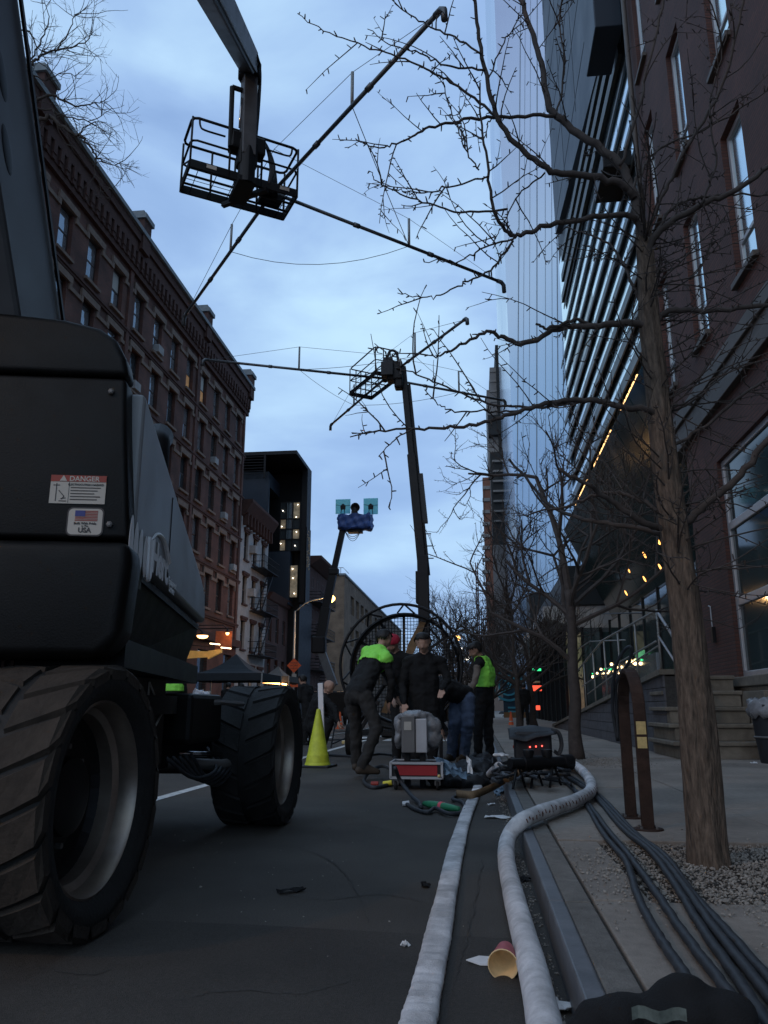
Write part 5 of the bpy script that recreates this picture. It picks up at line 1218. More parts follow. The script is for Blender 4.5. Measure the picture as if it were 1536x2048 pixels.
o = tw.build('crown', TWIG, gk, smooth=False)
# ---- generic bare street trees
def bare_tree(label, base, h, r, seed, spread=.5, lean=(0,0), name='street_tree', levels=4, twigr=.008, group=None, split=.33, mat=BARKF, fine=1.0, dens=0):
    rng = random.Random(seed); t = thing(name, label, 'tree', base, group); base = Vector(base)
    trunk = MB(); ht = h*split; pts = [base-ZA*.03]
    for k in range(1, 7): f = k/6; pts.append(base+Vector((lean[0]*f*ht+rng.gauss(0,.02), lean[1]*f*ht+rng.gauss(0,.02), ht*f)))
    Pt = spline(pts, 3); trunk.tube(Pt, lambda t_: r*(1.25-.25*min(1,t_*6))*(1-.35*t_), 10); trunk.build('trunk', mat, t, smooth=True)
    cr_ = MB()
    def grow(p, d, L_, rr, lev):
        k = 5; P_ = [p]; cur = d.normalized()
        for i in range(k):
            cur = (cur+Vector((rng.gauss(0,.13), rng.gauss(0,.13), rng.gauss(.05,.10)))).normalized(); P_.append(P_[-1]+cur*(L_/k))
        cr_.tube(P_, lambda t_: max(twigr*.35, rr*(1-.45*t_)), 6 if rr > .03 else (4 if rr > .012 else 3), caps=False)
        if dens and rr < .02: spurs(cr_, P_, rr*.4, rng, dens, .035)
        if lev <= 0: return
        nb = rng.randint(3, 4) if lev > 1 else rng.randint(3, 5)
        for b in range(int(nb*fine)):
            i = rng.randint(2, k); tt = (P_[i]-P_[i-1]).normalized(); s_ = Vector((rng.gauss(0,1), rng.gauss(0,1), rng.gauss(.25,.7))); s_ = (s_-tt*s_.dot(tt)).normalized(); f = rng.uniform(.5, .8)
            grow(P_[i], tt*(1-spread*.6)+s_*spread*1.1, L_*f, rr*.55, lev-1)
    top = Pt[-1]; grow(top, Vector((lean[0],lean[1],1)), h*.38, r*.6, levels)
    for b in range(7):
        i = rng.randint(int(len(Pt)*.55), len(Pt)-1); a = b*2.4+rng.uniform(-.4,.4); grow(Pt[i], Vector((math.cos(a), math.sin(a), .75)), h*rng.uniform(.25,.36), r*.42, levels-1)
    cr_.build('crown', mat, t); return t
b2 = gnd(1155, 1518, SW)
bare_tree('slender bare tree between the block ramp wall and the cable pile', b2, 5.2, .095, 5, .62, (.0,.0), levels=4, split=.46, mat=TWIG, dens=9)
bare_tree('thin grey street tree beyond the equipment bag, right of its twin', gnd(1068,1452,SW)*1, 7.2, .15, 9, .5, (-.06,0), levels=4, split=.30, mat=TWIG)
bare_tree('thin grey street tree beyond the equipment bag, nearer the kerb than its twin', gnd(1040,1456,SW), 6.6, .12, 15, .5, (-.05,.02), levels=4, split=.32, mat=TWIG)
for i, (px, Y, h, sd) in enumerate(((905, 46, 8.0, 3), (935, 52, 8.6, 4), (965, 40, 6.8, 6), (985, 62, 9.5, 8), (880, 70, 8.0, 12))):
    p = atY(px, 1440, Y); p.z = .1
    bare_tree(['dense twiggy bare tree rising behind the wind machine', 'bushy bare tree left of the red hoist mast', 'bare tree standing over the far workman in the vest', 'tall bare tree in front of the construction tower', 'low bare tree by the foot of the upright boom'][i], p, h, .17, sd, .55, (0,0), levels=5, split=.22, mat=BARKF, fine=1.0, twigr=.014)
LY = 15.0; lt = atY(-190, 700, LY); lt.z = SW; rl_ = random.Random(91)
ltree = thing('street_tree', 'tall bare tree across the street reaching past the near lift boom', 'tree', lt)
fork = atY(-190, 330, LY)
MB().tube(spline([lt-ZA*.05, lt+ZA*2, lt+ZA*5+Vector((.05,.1,0)), fork], 5), lambda t: .24-.10*t, 12).build('trunk', BARKF, ltree, smooth=True)
LB = [([(-190,330),(-60,300),(40,262),(88,235),(103,233),(127,257),(157,270),(180,293),(193,313),(213,327),(258,330)], 0, .6, .075, .008),
 ([(-190,330),(-70,270),(20,225),(77,197),(110,192),(150,213),(183,207),(215,203)], .1, .9, .06, .006), ([(20,225),(82,218),(133,230),(187,240),(223,217)], .5, .9, .03, .006),
 ([(-190,330),(-80,210),(0,170),(50,137),(77,117),(87,107),(133,97),(173,83),(187,63)], -.2, .2, .06, .006), ([(-40,180),(43,60),(80,100),(110,105)], 0, .4, .03, .006),
 ([(60,120),(87,70),(97,33),(85,-10)], .1, .3, .022, .006), ([(50,137),(83,157),(127,147),(163,157)], .1, .5, .022, .006), ([(193,313),(190,345),(215,375),(236,372)], .6, .7, .016, .005),
 ([(157,270),(185,245),(210,265),(222,285)], .5, .8, .016, .005), ([(110,105),(140,60),(150,30),(175,20)], .1, .4, .018, .005), ([(-190,330),(-120,200),(-60,60),(-30,-40)], -.3, -.2, .06, .02)]
lw = MB()
for pts, a0_, a1_, r0, r1 in LB:
    k = len(pts); L3 = [atY(x, y, LY+a0_+(a1_-a0_)*i/(k-1)) for i, (x, y) in enumerate(pts)]; mb = MB(); PP = limb(mb, L3, r0, r1, 7, 5, .02, rl_); mb.build('branch', BARKF, ltree, smooth=True)
    ln_ = sum((b-a).length for a, b in zip(PP, PP[1:]))
    for _ in range(int(ln_*3.6)):
        i = rl_.randint(int(len(PP)*.35), len(PP)-2); t = (PP[i+1]-PP[i]).normalized(); s_ = Vector((rl_.gauss(0,1), rl_.gauss(0,1), rl_.gauss(.2,1))); s_ = (s_-t*s_.dot(t)).normalized()
        twig(lw, PP[i], t*.7+s_*.7, rl_.uniform(.5,1.3), .010, rl_, 0, 2)
lw.build('crown', BARKF, ltree)
# ================================================================== THINGS ON THE STREET
rnd = random.Random(41)
# flat hose
C_ = [(790,2260),(815,2140),(838,2040),(868,1910),(893,1790),(912,1700),(932,1632),(950,1590),(958,1566)]
P = spline([gnd(x, y, .015) for x, y in C_], 26); m = MB(); n = len(P); prof = [(-1,.0),(-.97,.5),(-.8,.9),(-.4,1.0),(0,.96),(.4,1.0),(.8,.9),(.97,.5),(1,0),(.6,-.25),(-.6,-.25)]; np_ = len(prof)
rr = random.Random(4); acc = 0.
for i, p in enumerate(P):
    d = (P[min(i+1,n-1)]-P[max(i-1,0)]).normalized(); a = Vector((d.y,-d.x,0)); w = .049*(1+.02*rr.gauss(0,1)+.03*math.sin(i*.16)); acc += 1
    rid = .0045*math.sin(i*2.1+rr.gauss(0,.8))+rr.gauss(0,.002)
    for u, h in prof:
        m.v.append(Vector((p.x+a.x*u*w, p.y+a.y*u*w, .012+h*(.024+(rid if abs(u) < .9 else 0)))))
for i in range(n-1):
    for j in range(np_): m.f.append([i*np_+j, i*np_+(j+1) % np_, (i+1)*np_+(j+1) % np_, (i+1)*np_+j]); m.mi.append(0)
m.f.append([(n-1)*np_+j for j in range(np_)]); m.mi.append(0)
single(m, 'flat_hose', HOSE, 'flat white canvas hose laid straight along the road', 'hose', smooth=True, fixn=True)
# round hose that climbs the kerb
C_ = [(1130,2240,.052),(1103,2120,.052),(1087,2040,.052),(1068,1950,.052),(1047,1868,.052),(1027,1790,.052),(1013,1722,.054),(1016,1678,.10),(1040,1645,.185),(1078,1626,.205),(1120,1612,.203),(1158,1598,.203),(1182,1580,.203),(1178,1558,.204),(1160,1538,.21),(1138,1522,.23)]
H3 = [gnd(*p[:2], p[2]) for p in C_]; P = spline(H3, 12)
hs = thing('round_hose', 'pressurised round white hose bending over the kerb onto the pavement', 'hose', (H3[6].x, H3[6].y, 0))
m = MB(); rr = random.Random(9); m.tube(P, [.046*(1+rr.gauss(0,.008)+.012*math.sin(i*.35)) for i in range(len(P))], 18); m.build('hose_body', HOSE, hs, smooth=True)
# brown print along the flank: small worn letter strokes
i0 = [i for i, p in enumerate(P) if p.y > H3[8].y]; 
for k, i in enumerate(range(96, 152, 2)):
    if i+1 >= len(P): break
    d = (P[i+1]-P[i-1]).normalized(); side = d.cross(ZA).normalized(); 
    if side.dot(EYEP-P[i]) < 0: side = -side
    for q in range(2):
        ang = math.radians(rr.uniform(2,32)); nrm = side*math.cos(ang)+ZA*math.sin(ang); c = P[i]+nrm*.0472+d*rr.uniform(-.008,.008); tng = nrm.cross(d)
        mm = MB(); mm.obox(c, (rr.uniform(.006,.016), rr.uniform(.010,.026), .0015), (d, tng, nrm)); mm.build('print_mark', HOSEP, hs)
# cables
CB = [[(1120,1552),(1165,1600),(1205,1665),(1250,1720),(1275,1790),(1310,1860),(1350,1920),(1385,1975),(1420,2060)],
      [(1125,1555),(1172,1602),(1217,1662),(1262,1716),(1312,1785),(1370,1870),(1430,1950),(1500,2040),(1560,2130)],
      [(1130,1552),(1185,1588),(1240,1652),(1300,1702),(1346,1762),(1400,1850),(1470,1950),(1530,2040),(1590,2120)],
      [(1132,1550),(1192,1592),(1255,1657),(1312,1704),(1358,1756),(1424,1850),(1500,1945),(1570,2030),(1640,2110)],
      [(1135,1548),(1198,1590),(1266,1662),(1330,1712),(1384,1785),(1452,1860),(1536,1955),(1620,2050)]]
for k, c in enumerate(CB):
    zz = SW+.017+(.004 if k % 2 else 0); P = spline([gnd(x, y, zz) for x, y in c], 10); P = [p+Vector((rnd.gauss(0,.0012), rnd.gauss(0,.0012), 0)) for p in P]; m = MB(); m.tube(P, .0155, 10)
    cb1 = single(m, 'power_cable', CABLE, ['outermost black power cable running under the dropped black bag', 'black power cable second out from the bundle on the pavement', 'black power cable in the middle of the pavement bundle', 'black power cable crossing the gravel in the tight bundle', 'black power cable nearest the tree trunk'][k], 'cable', 'power cables on the pavement', smooth=True)
# dropped cup and paper
c0 = gnd(1005, 1945, 0); ax = Vector((.10, .90, .12)).normalized(); mouth = gnd(1006, 1930, .042)
cup = thing('paper_cup', 'crushed red paper cup lying on its side with its pale inside showing', 'cup', (mouth.x, mouth.y, 0))
pr = [(.0,.112),(.026,.112),(.028,.110),(.045,.0),(.0475,.0),(.0475,.003),(.0455,.004)]
MB().lathe([(.0,.113),(.0275,.113),(.0285,.11),(.0465,.0)], mouth, ax=ax, n=28).build('cup_wall', CUPO, cup, smooth=True); MB().lathe([(.0455,.0005),(.0275,.109),(0,.109)], mouth, ax=ax, n=28).build('cup_lining', CUPI, cup, smooth=True); 
rim_ = []; u = ax.cross(ZA).normalized(); w = ax.cross(u)
MB().tube([mouth+u*(.0468*math.cos(t*.2618))+w*(.0468*math.sin(t*.2618)) for t in range(25)], .0022, 6, caps=False).build('rolled_rim', CUPI, cup, smooth=True)
q = [gnd(932,1921,.012), gnd(958,1913,.02), gnd(985,1915,.016), gnd(988,1932,.008), gnd(960,1931,.006)]; m = MB(); m.prism(q, (0,0,.003)); single(m, 'paper_scrap', TISSUE, 'torn white paper sliver beside the dropped cup', 'litter', fixn=True)
# black cloth bag in the foreground
def lump(name, balls, mat, label, cat, voxel=.02, group=None, noise=.0, seed=1, base=None, parent=None, smooth=4):
    m = MB()
    for c, r in balls: m.ell(c, r, 16, 10)
    me = m.mesh(name, mat); o = bpy.data.objects.new(name, me); COL.objects.link(o)
    rm = o.modifiers.new('r', 'REMESH'); rm.mode = 'VOXEL'; rm.voxel_size = voxel
    sm_ = o.modifiers.new('s', 'SMOOTH'); sm_.factor = .6; sm_.iterations = smooth
    ev = bpy.data.meshes.new_from_object(o.evaluated_get(bpy.context.evaluated_depsgraph_get())); bpy.data.objects.remove(o); bpy.data.meshes.remove(me)
    ev.materials.clear(); ev.materials.append(mat)
    if noise:
        from mathutils import noise as nz
        for v in ev.vertices:
            d_ = nz.noise_vector(v.co*9+Vector((seed*3.1,0,0))); v.co += Vector(d_)*noise+Vector(nz.noise_vector(v.co*24))*noise*.4
    ev.polygons.foreach_set('use_smooth', [True]*len(ev.polygons))
    o = bpy.data.objects.new(name, ev); COL.objects.link(o)
    zs_ = [v.co for v in ev.vertices]; b = Vector(base) if base else Vector((sum(p.x for p in zs_)/len(zs_), sum(p.y for p in zs_)/len(zs_), min(p.z for p in zs_)))
    if parent:
        ev.transform(Matrix.Translation(-rootloc(parent))); o.parent = parent; return o
    ev.transform(Matrix.Translation(-b)); o.location = b; tag(o, label, cat, group); return o
bY = 2.05
def fb(x, y, Y=bY): return atY(x, y, Y)
balls = []
for x, y, r in ((1185,2022,.05),(1225,2035,.055),(1270,2035,.055),(1310,2020,.06),(1345,1998,.065),(1372,1985,.062),(1400,2010,.06),(1180,2070,.07),(1240,2080,.08),(1300,2070,.08),(1360,2060,.09),(1410,2060,.07),(1330,2110,.09),(1230,2120,.08),(1400,2110,.08)):
    c = fb(x, y+12); r *= .8; balls.append((c, (r, r*1.0, r)))
# rest it on kerb and pavement
for k in range(4): balls.append((Vector((.30+k*.075, 2.03, SW+.03)), (.06,.08,.045)))
bag = lump('black_bag', balls, BLACKC, 'soft black cloth bag dropped on the kerb edge with a faded label', 'bag', .014, noise=.012, seed=2)
lc = fb(1318, 2030, 1.90); m = MB(); nx = 8
for i in range(nx+1):
    for j in range(2): m.v.append(lc+Vector((-.055+.11*i/nx, .004*math.sin(i*1.3), -.012+.024*j+.004*math.sin(i*1.1))))
for i in range(nx): m.f.append([i*2, i*2+2, i*2+3, i*2+1]); m.mi.append(0)
m.build('label_patch', GREENL, bag)
# bike rack
rk = thing('bike_rack', 'rusty brown inverted U bike rack standing on the pavement', 'bike rack', (.965, 5.32, SW))
ya_, yb_ = 5.07, 5.60; xr = .965; R_ = (yb_-ya_)/2; zt_ = .80; cy = (ya_+yb_)/2
pts = [(xr,ya_,SW),(xr,ya_,zt_-.2),(xr,ya_,zt_)]+[(xr,cy-R_*math.cos(t),zt_+R_*math.sin(t)) for t in [math.pi*k/14 for k in range(1,14)]]+[(xr,yb_,zt_),(xr,yb_,zt_-.2),(xr,yb_,SW)]
m = MB(); np2 = len(pts)
for i, p_ in enumerate(pts):
    a_ = Vector(pts[max(i-1,0)]); b_ = Vector(pts[min(i+1,np2-1)]); d_ = (b_-a_).normalized(); n_ = Vector((1,0,0)).cross(d_)
    for sx, sn in ((-1,-1),(1,-1),(1,1),(-1,1)): m.v.append(Vector(p_)+Vector((.036*sx,0,0))+n_*(.015*sn))
for i in range(np2-1):
    for j in range(4): m.f.append([i*4+j, i*4+(j+1) % 4, i*4+4+(j+1) % 4, i*4+4+j]); m.mi.append(0)
m.build('hoop', RUSTM, rk, bevel=.005, fixn=True)
for y in (ya_, yb_): MB().lathe([(.0,.012),(.085,.012),(.088,.008),(.088,.0)], (xr,y,SW), n=28).build('base_flange', RUSTM, rk, bevel=.002); 
for y in (ya_, yb_):
    for k in range(4): t = math.pi/4+k*math.pi/2; MB().lathe([(0,.012),(.009,.012),(.009,0)], (xr+.062*math.cos(t), y+.062*math.sin(t), SW+.012), n=6).build('bolt', GREYM, rk)
for z0, z1 in ((.68,.755),(.60,.665)):
    m = MB(); nn = 6
    for j, z in enumerate((z0, z1)):
        for i in range(nn): t = math.radians(-140+80*i/(nn-1)); m.v.append(Vector((xr-.028+.056*i/(nn-1), ya_-.0165, z)))
    for i in range(nn-1): m.f.append([i, i+1, nn+i+1, nn+i]); m.mi.append(0)
    m.build('yellow_sticker', YELST, rk)
lkp = [(xr-.05,yb_+.03,.62),(xr-.075,yb_-.02,.85),(xr-.06,cy+.12,zt_+R_+.02),(xr-.01,cy+.05,zt_+R_+.13),(xr+.03,cy,zt_+R_+.15),(xr+.02,cy+.06,zt_+R_+.06),(xr-.05,cy+.16,zt_+R_-.06),(xr-.05,yb_-.03,.9),(xr-.045,yb_+.03,.62)]
m = MB(); m.tube(spline(lkp, 8), .011, 8); single(m, 'cable_lock', CABLE, 'black cable lock looped over the top of the bike rack', 'lock', smooth=True)
# trash can with liner
tc_ = gnd(1535, 1528, SW)+Vector((.18,.1,0)); tb = thing('trash_bin', 'black round litter bin with a clear plastic liner folded over its rim', 'bin', tc_)
MB().lathe([(0,.0),(.21,.0),(.22,.02),(.25,.30),(.262,.31),(.262,.335),(.252,.345),(.275,.70),(.29,.71),(.29,.74),(.27,.74),(.26,.70)], tc_, n=28).build('bin_body', BLACKN, tb, smooth=True, sharp=35)
m = MB(); rr = random.Random(5); nn = 30
for j, (r, z) in enumerate(((.26,.60),(.305,.58),(.315,.66),(.31,.73),(.285,.80),(.24,.82),(.20,.74))):
    for i in range(nn): t = 2*math.pi*i/nn; k = 1+.06*math.sin(i*2.7+j)+rr.uniform(-.05,.05); m.v.append(tc_+Vector((r*k*math.cos(t), r*k*math.sin(t), z+rr.uniform(-.03,.03))))
for j in range(6):
    for i in range(nn): m.f.append([j*nn+i, j*nn+(i+1) % nn, (j+1)*nn+(i+1) % nn, (j+1)*nn+i]); m.mi.append(0)
m.build('plastic_liner', PLASTIC, tb, smooth=True)
m = MB(); m.tube([tc_+Vector((.262*math.cos(t),.262*math.sin(t),.33)) for t in [2*math.pi*k/24 for k in range(25)]], .014, 6, caps=False); m.build('bin_band', GREYM, tb, smooth=True)
scrap('paper_scrap', 1508, 1527, .16, .08, TISSUE, 'folded white paper lying at the foot of the litter bin', SW, seed=12)
scrap('dark_clump', 1272, 1490, .25, .12, BROWNST, 'small heap of rags by the block ramp wall', SW, seed=13)
# cone with board
cb_ = gnd(635, 1534, 0); cy_ = cb_.y
cn = thing('traffic_cone', 'tall lime yellow traffic cone with a black square base', 'cone', (cb_.x, cy_, 0))
MB().lathe([(.190,.03),(.182,.06),(.176,.065),(.158,.17),(.152,.175),(.032,.80),(.028,.82),(.015,.825),(.014,.80)], (cb_.x,cy_,0), n=32).build('cone_body', CONEY, cn, smooth=True, sharp=40)
MB().prism([(cb_.x-.26,cy_-.2,0),(cb_.x+.2,cy_-.26,0),(cb_.x+.26,cy_+.2,0),(cb_.x-.2,cy_+.26,0)], (0,0,.032)).build('cone_base', BLACKN, cn, bevel=.01, fixn=True)
p0 = atY(646, 1500, cy_+.35); p1 = atY(641, 1366, cy_+.5); p0.z = 0
m = MB(); m.beam(p0, p1, .085, .03, (1,0,0)) if False else m.beam(p0, p1, .09, .03, (0,1,0)); single(m, 'marker_board', ALU, 'narrow pale board standing upright behind the lime cone', 'board', bevel=.012)
def ocone(px, py, Y, label, h=.7):
    p = atY(px, py, Y); p.z = 0; t = thing('traffic_cone', label, 'cone', p)
    MB().lathe([(.14,.03),(.13,.04),(.03,h-.02),(.02,h)], p, n=20).build('cone_body', CONEO, t, smooth=True); MB().box(p.x-.18,p.x+.18,p.y-.18,p.y+.18,0,.03).build('cone_base', CONEO, t); MB().lathe([(.096,h*.38),(.070,h*.58)], p, n=20).build('white_band', STICKW, t, smooth=True)
ocone(680, 1425, 34, 'small orange cone far down the road beside the wind machine'); ocone(1022, 1440, 36, 'orange cone on the far pavement by the dark equipment heap')
# wind machine
FY = 14.3; cA = atY(804, 1332, FY); RR = 1.075
fan = thing('wind_machine', 'large wind machine with round pipe cage and wire grille on a wheeled frame', 'wind machine', (cA.x, FY, 0))
circ = lambda r, y, n=48: [(cA.x+r*math.cos(2*math.pi*k/n), y, cA.z+r*math.sin(2*math.pi*k/n)) for k in range(n+1)]
MB().tube(circ(RR, FY-.25), .026, 8, caps=False).build('front_ring', BLACKM, fan, smooth=True)
MB().lathe([(.97,-.02),(1.0,0),(1.0,.34),(.97,.36),(.955,.34),(.955,0)], (cA.x+.03,FY+.15,cA.z-.03), ax=(0,1,0), n=56, closed=True).build('shroud_ring', BLACKM, fan, smooth=True, sharp=40)
g = MB(); k = -.9
while k <= .91:
    h = math.sqrt(max(0,.95**2-k*k)); g.tube([(cA.x+k,FY+.5,cA.z-h),(cA.x+k,FY+.5,cA.z+h)], .005, 4, caps=False); g.tube([(cA.x-h,FY+.5,cA.z+k),(cA.x+h,FY+.5,cA.z+k)], .005, 4, caps=False); k += .06
g.build('wire_grille', BLACKM, fan)
for k in range(10):
    t = 2*math.pi*(k+.4)/10; c_, s_ = math.cos(t), math.sin(t); t2 = t+.16
    m = MB(); m.tube([(cA.x+RR*c_,FY-.25,cA.z+RR*s_),(cA.x+.98*math.cos(t2),FY+.2,cA.z+.98*math.sin(t2))], .017, 6); m.tube([(cA.x+RR*c_,FY-.25,cA.z+RR*s_),(cA.x+.98*math.cos(t-.16),FY+.2,cA.z+.98*math.sin(t-.16))], .017, 6); m.build('cage_strut', BLACKM, fan)
for t in (math.radians(35), math.radians(62), math.radians(118), math.radians(150), math.radians(90)):
    m = MB(); m.beam((cA.x+.15*math.cos(t),FY+.42,cA.z+.15*math.sin(t)), (cA.x+.96*math.cos(t),FY+.42,cA.z+.96*math.sin(t)), .05, .03, (0,1,0)); m.build('spoke', BLACKM, fan)
for s_ in (1, -1):
    m = MB(); d = Vector((math.cos(1.15),0,math.sin(1.15)))*s_; e = Vector((-d.z,0,d.x)); pc = Vector((cA.x,FY+.32,cA.z)); m.prism([pc+e*.04-d*.0, pc+e*.09+d*.4, pc+e*.055+d*.88, pc-e*.05+d*.9, pc-e*.07+d*.4, pc-e*.04], (0,.03,0)); m.build('propeller_blade', TAN, fan, fixn=True)
MB().lathe([(0,-.15),(.10,-.12),(.12,.1),(.12,.2),(0,.2)], (cA.x,FY+.2,cA.z), ax=(0,1,0), n=18).build('propeller_hub', BLACKM, fan, smooth=True)
m = MB(); m.box(cA.x-.32,cA.x+.32,FY-.2,FY+.15,cA.z-.35,cA.z+.2); m.box(cA.x-.22,cA.x+.22,FY-.3,FY-.2,cA.z-.25,cA.z+.1); m.tube([(cA.x+.3,FY,cA.z),(cA.x+.5,FY,cA.z+.05),(cA.x+.55,FY,cA.z-.3)], .05, 8); m.build('engine', BLACKM, fan, bevel=.04)
m = MB()
for sx in (-.8, .8): m.beam((cA.x+sx,FY-.6,.42),(cA.x+sx,FY+.9,.42), .07, .07); m.beam((cA.x+sx,FY+.2,.42),(cA.x+sx*.55,FY+.15,cA.z-.6), .06, .06); m.beam((cA.x+sx,FY-.55,.42),(cA.x+sx*.35,FY-.1,cA.z-.3), .05, .05)
for yy in (-.55, .1, .85): m.beam((cA.x-.8,FY+yy,.42),(cA.x+.8,FY+yy,.42), .07, .07)
m.build('base_frame', BLACKM, fan)
for sx in (-.95, .95): MB().lathe([(.15,-.09),(.27,-.09),(.29,-.05),(.29,.05),(.27,.09),(.15,.09),(.12,.02),(0,.02)], (cA.x+sx,FY+.4,.29), ax=(1,0,0), n=24).build('wheel', RUBBER, fan, smooth=True)
for sx in (-.7, .7): MB().beam((cA.x+sx,FY-.55,0),(cA.x+sx,FY-.55,.42), .06, .06).build('leg', BLACKM, fan)
# rolling case with red panel
cc_ = gnd(832, 1582, 0); cx, cy = cc_.x, cc_.y+.3
ca_ = thing('rolling_case', 'low rolling case with red panel, silver edging and castors', 'case', (cx, cy, 0))
w_, d_ = .27, .25
MB().box(cx-w_+.012,cx+w_-.012,cy-d_+.012,cy+d_-.012,.125,.27).build('case_body', BLACKN, ca_); MB().box(cx-w_+.05,cx+w_-.05,cy-d_+.004,cy-d_+.012,.15,.25).build('red_panel', REDP, ca_)
m = MB()
for z in (.125,.272): 
    for yy in (cy-d_, cy+d_): m.beam((cx-w_,yy,z),(cx+w_,yy,z), .024, .024)
    for xx in (cx-w_, cx+w_): m.beam((xx,cy-d_,z),(xx,cy+d_,z), .024, .024)
for xx in (cx-w_, cx+w_):
    for yy in (cy-d_, cy+d_): m.beam((xx,yy,.125),(xx,yy,.272), .024, .024)
m.build('edging', ALU, ca_)
for xx in (-1, 1):
    for yy in (-1, 1):
        t = (cx+xx*(w_-.05), cy+yy*(d_-.05)); wh = MB().lathe([(0,-.017),(.042,-.017),(.05,-.008),(.05,.008),(.042,.017),(0,.017)], (t[0],t[1],.05), ax=(1,0,0), n=18).build('castor', RUBBER, ca_, smooth=True, sharp=40); MB().box(t[0]-.03,t[0]+.03,t[1]-.025,t[1]+.025,.05,.115).build('castor_fork', GREYM, wh)
MB().ell((cx+w_-.03,cy-d_-.012,.145), .018, 8, 6).build('brass_latch', YELST, ca_)
# wrapped heater box
hx = atY(820, 1480, 9.1); hb_ = thing('wrapped_control_box', 'dark upright metal box draped with a clear plastic bag', 'control box', (hx.x, 9.1, .2))
a0 = atY(803, 1520, 8.95); a1 = atY(848, 1428, 8.95)
MB().box(a0.x, a0.x+.15, 8.95, 9.35, .36, a1.z-.02).build('dark_side', GREYM, hb_, bevel=.01); MB().box(a0.x+.152, a0.x+.28, 8.97, 9.35, .36, a1.z-.05).build('pale_side', ALU, hb_, bevel=.01); MB().box(a0.x+.03, a0.x+.11, 8.944, 8.949, .60, .69).build('paper_label', STICKW, hb_)
for xx in (.05, .22): MB().box(a0.x+xx-.03, a0.x+xx+.03, 9.05, 9.2, .0, .36).build('leg', BLACKM, hb_)
lump('plastic_bag_cover', [((a0.x+.12,9.15,a1.z-.02),(.20,.20,.06)), ((a0.x+.30,9.18,a1.z-.14),(.13,.16,.13)), ((a0.x+.33,9.18,a1.z-.27),(.10,.15,.12)), ((a0.x-.03,9.19,a1.z-.14),(.07,.14,.14)), ((a0.x-.05,9.19,a1.z-.28),(.05,.12,.1))], PLASTIC, None, None, .022, noise=.028, seed=5, parent=hb_)
# tarps, strap, cables by the workers
lump('black_tarp_heap', [(gnd(920,1575,0)+Vector((0,.15,.06)), (.34,.3,.10)), (gnd(950,1560,0)+Vector((0,.2,.10)), (.30,.3,.14)), (gnd(900,1560,0)+Vector((0,.3,.06)),(.3,.3,.12)), (gnd(985,1550,0)+Vector((-.1,.2,.12)),(.16,.25,.14))], BLACKN, 'heap of black tarpaulin at the workers feet beside the rolling case', 'tarp', .03, noise=.05, seed=3)
def sheet(name, pts, mat, label, cat, nu=10, nv=6, wr=.02, seed=1):
    r = random.Random(seed); m = MB(); A, B, C2_, D = [Vector(p) for p in pts]
    for i in range(nu+1):
        for j in range(nv+1):
            u, v = i/nu, j/nv; p = (A*(1-u)+B*u)*(1-v)+(D*(1-u)+C2_*u)*v; m.v.append(p+Vector((r.gauss(0,wr*.4), wr*math.sin(i*1.4+j)+r.gauss(0,wr*.4), r.gauss(0,wr*.5))))
    for i in range(nu):
        for j in range(nv): k = i*(nv+1)+j; m.f.append([k, k+nv+1, k+nv+2, k+1]); m.mi.append(0)
    o = single(m, name, mat, label, cat); md = o.modifiers.new('thick', 'SOLIDIFY'); md.thickness = .004; return o
sheet('blue_tarp_sheet', [atY(866,1510,8.9), atY(905,1528,8.8), atY(942,1552,8.6), atY(878,1549,8.7)], BLUEW, 'crumpled pale blue woven tarp piece lying over the black heap', 'tarp', seed=3, wr=.03)
sheet('blue_tarp_sheet', [atY(934,1512,8.7), atY(942,1522,8.7), atY(944,1548,8.6), atY(936,1545,8.6)], TISSUE, 'white sheet edge sticking up behind the black tarp heap', 'tarp', 4, 4, .01, 5)
sheet('blue_tarp_sheet', [gnd(985,1583,.02), gnd(1012,1562,.05), gnd(1022,1572,.03), gnd(995,1592,.01)], BLUEW, 'small scrap of pale blue plastic in the gutter by the tan strap', 'tarp', seed=8, wr=.02)
P = spline([gnd(912,1588,.05), gnd(945,1590,.08), gnd(980,1578,.10), gnd(1012,1560,.16), gnd(1040,1545,.24), gnd(1055,1530,.28)], 10); m = MB()
for i, p in enumerate(P): m.v += [p-ZA*.03, p+ZA*.035+Vector((0,.02,0))]
for i in range(len(P)-1): m.f.append([i*2, i*2+2, i*2+3, i*2+1]); m.mi.append(0)
o = single(m, 'tan_strap', TAN, 'wide tan canvas strap curving from the road up over the kerb', 'strap', smooth=True); md = o.modifiers.new('thick', 'SOLIDIFY'); md.thickness = .008
def cab(name, pts, r, mat, label, cat, group=None, n=8): m = MB(); m.tube(spline([gnd(*p[:2], p[2]) if len(p) == 3 else Vector(p[0]) for p in pts], 8), r, n); return single(m, name, mat, label, cat, group, smooth=True)
cab('cable_loop', [(795,1545,.16),(765,1532,.16),(738,1545,.08),(728,1562,.03),(745,1575,.02),(775,1570,.02),(795,1560,.03)], .022, CABLE, 'black cable loop lying left of the rolling case', 'cable')
cab('cable_loop', [(790,1535,.30),(800,1560,.18),(822,1590,.06),(838,1605,.02),(842,1615,.02)], .020, CABLE, 'black hose hanging from the rolling case to the green fitting', 'cable')
m = MB(); p = gnd(755,1568,.03); m.tube([p-Vector((.07,0,0)), p+Vector((.01,0,0))], .028, 10); single(m, 'connector_plug', REDPL, 'red cable connector lying in the cable loop', 'connector', smooth=True, sharp=40)
m = MB(); p = gnd(770,1568,.03); m.tube([p-Vector((.02,0,0)), p+Vector((.075,0,.015))], .028, 10); single(m, 'connector_plug', YELP, 'yellow cable connector lying in the cable loop', 'connector', smooth=True, sharp=40)
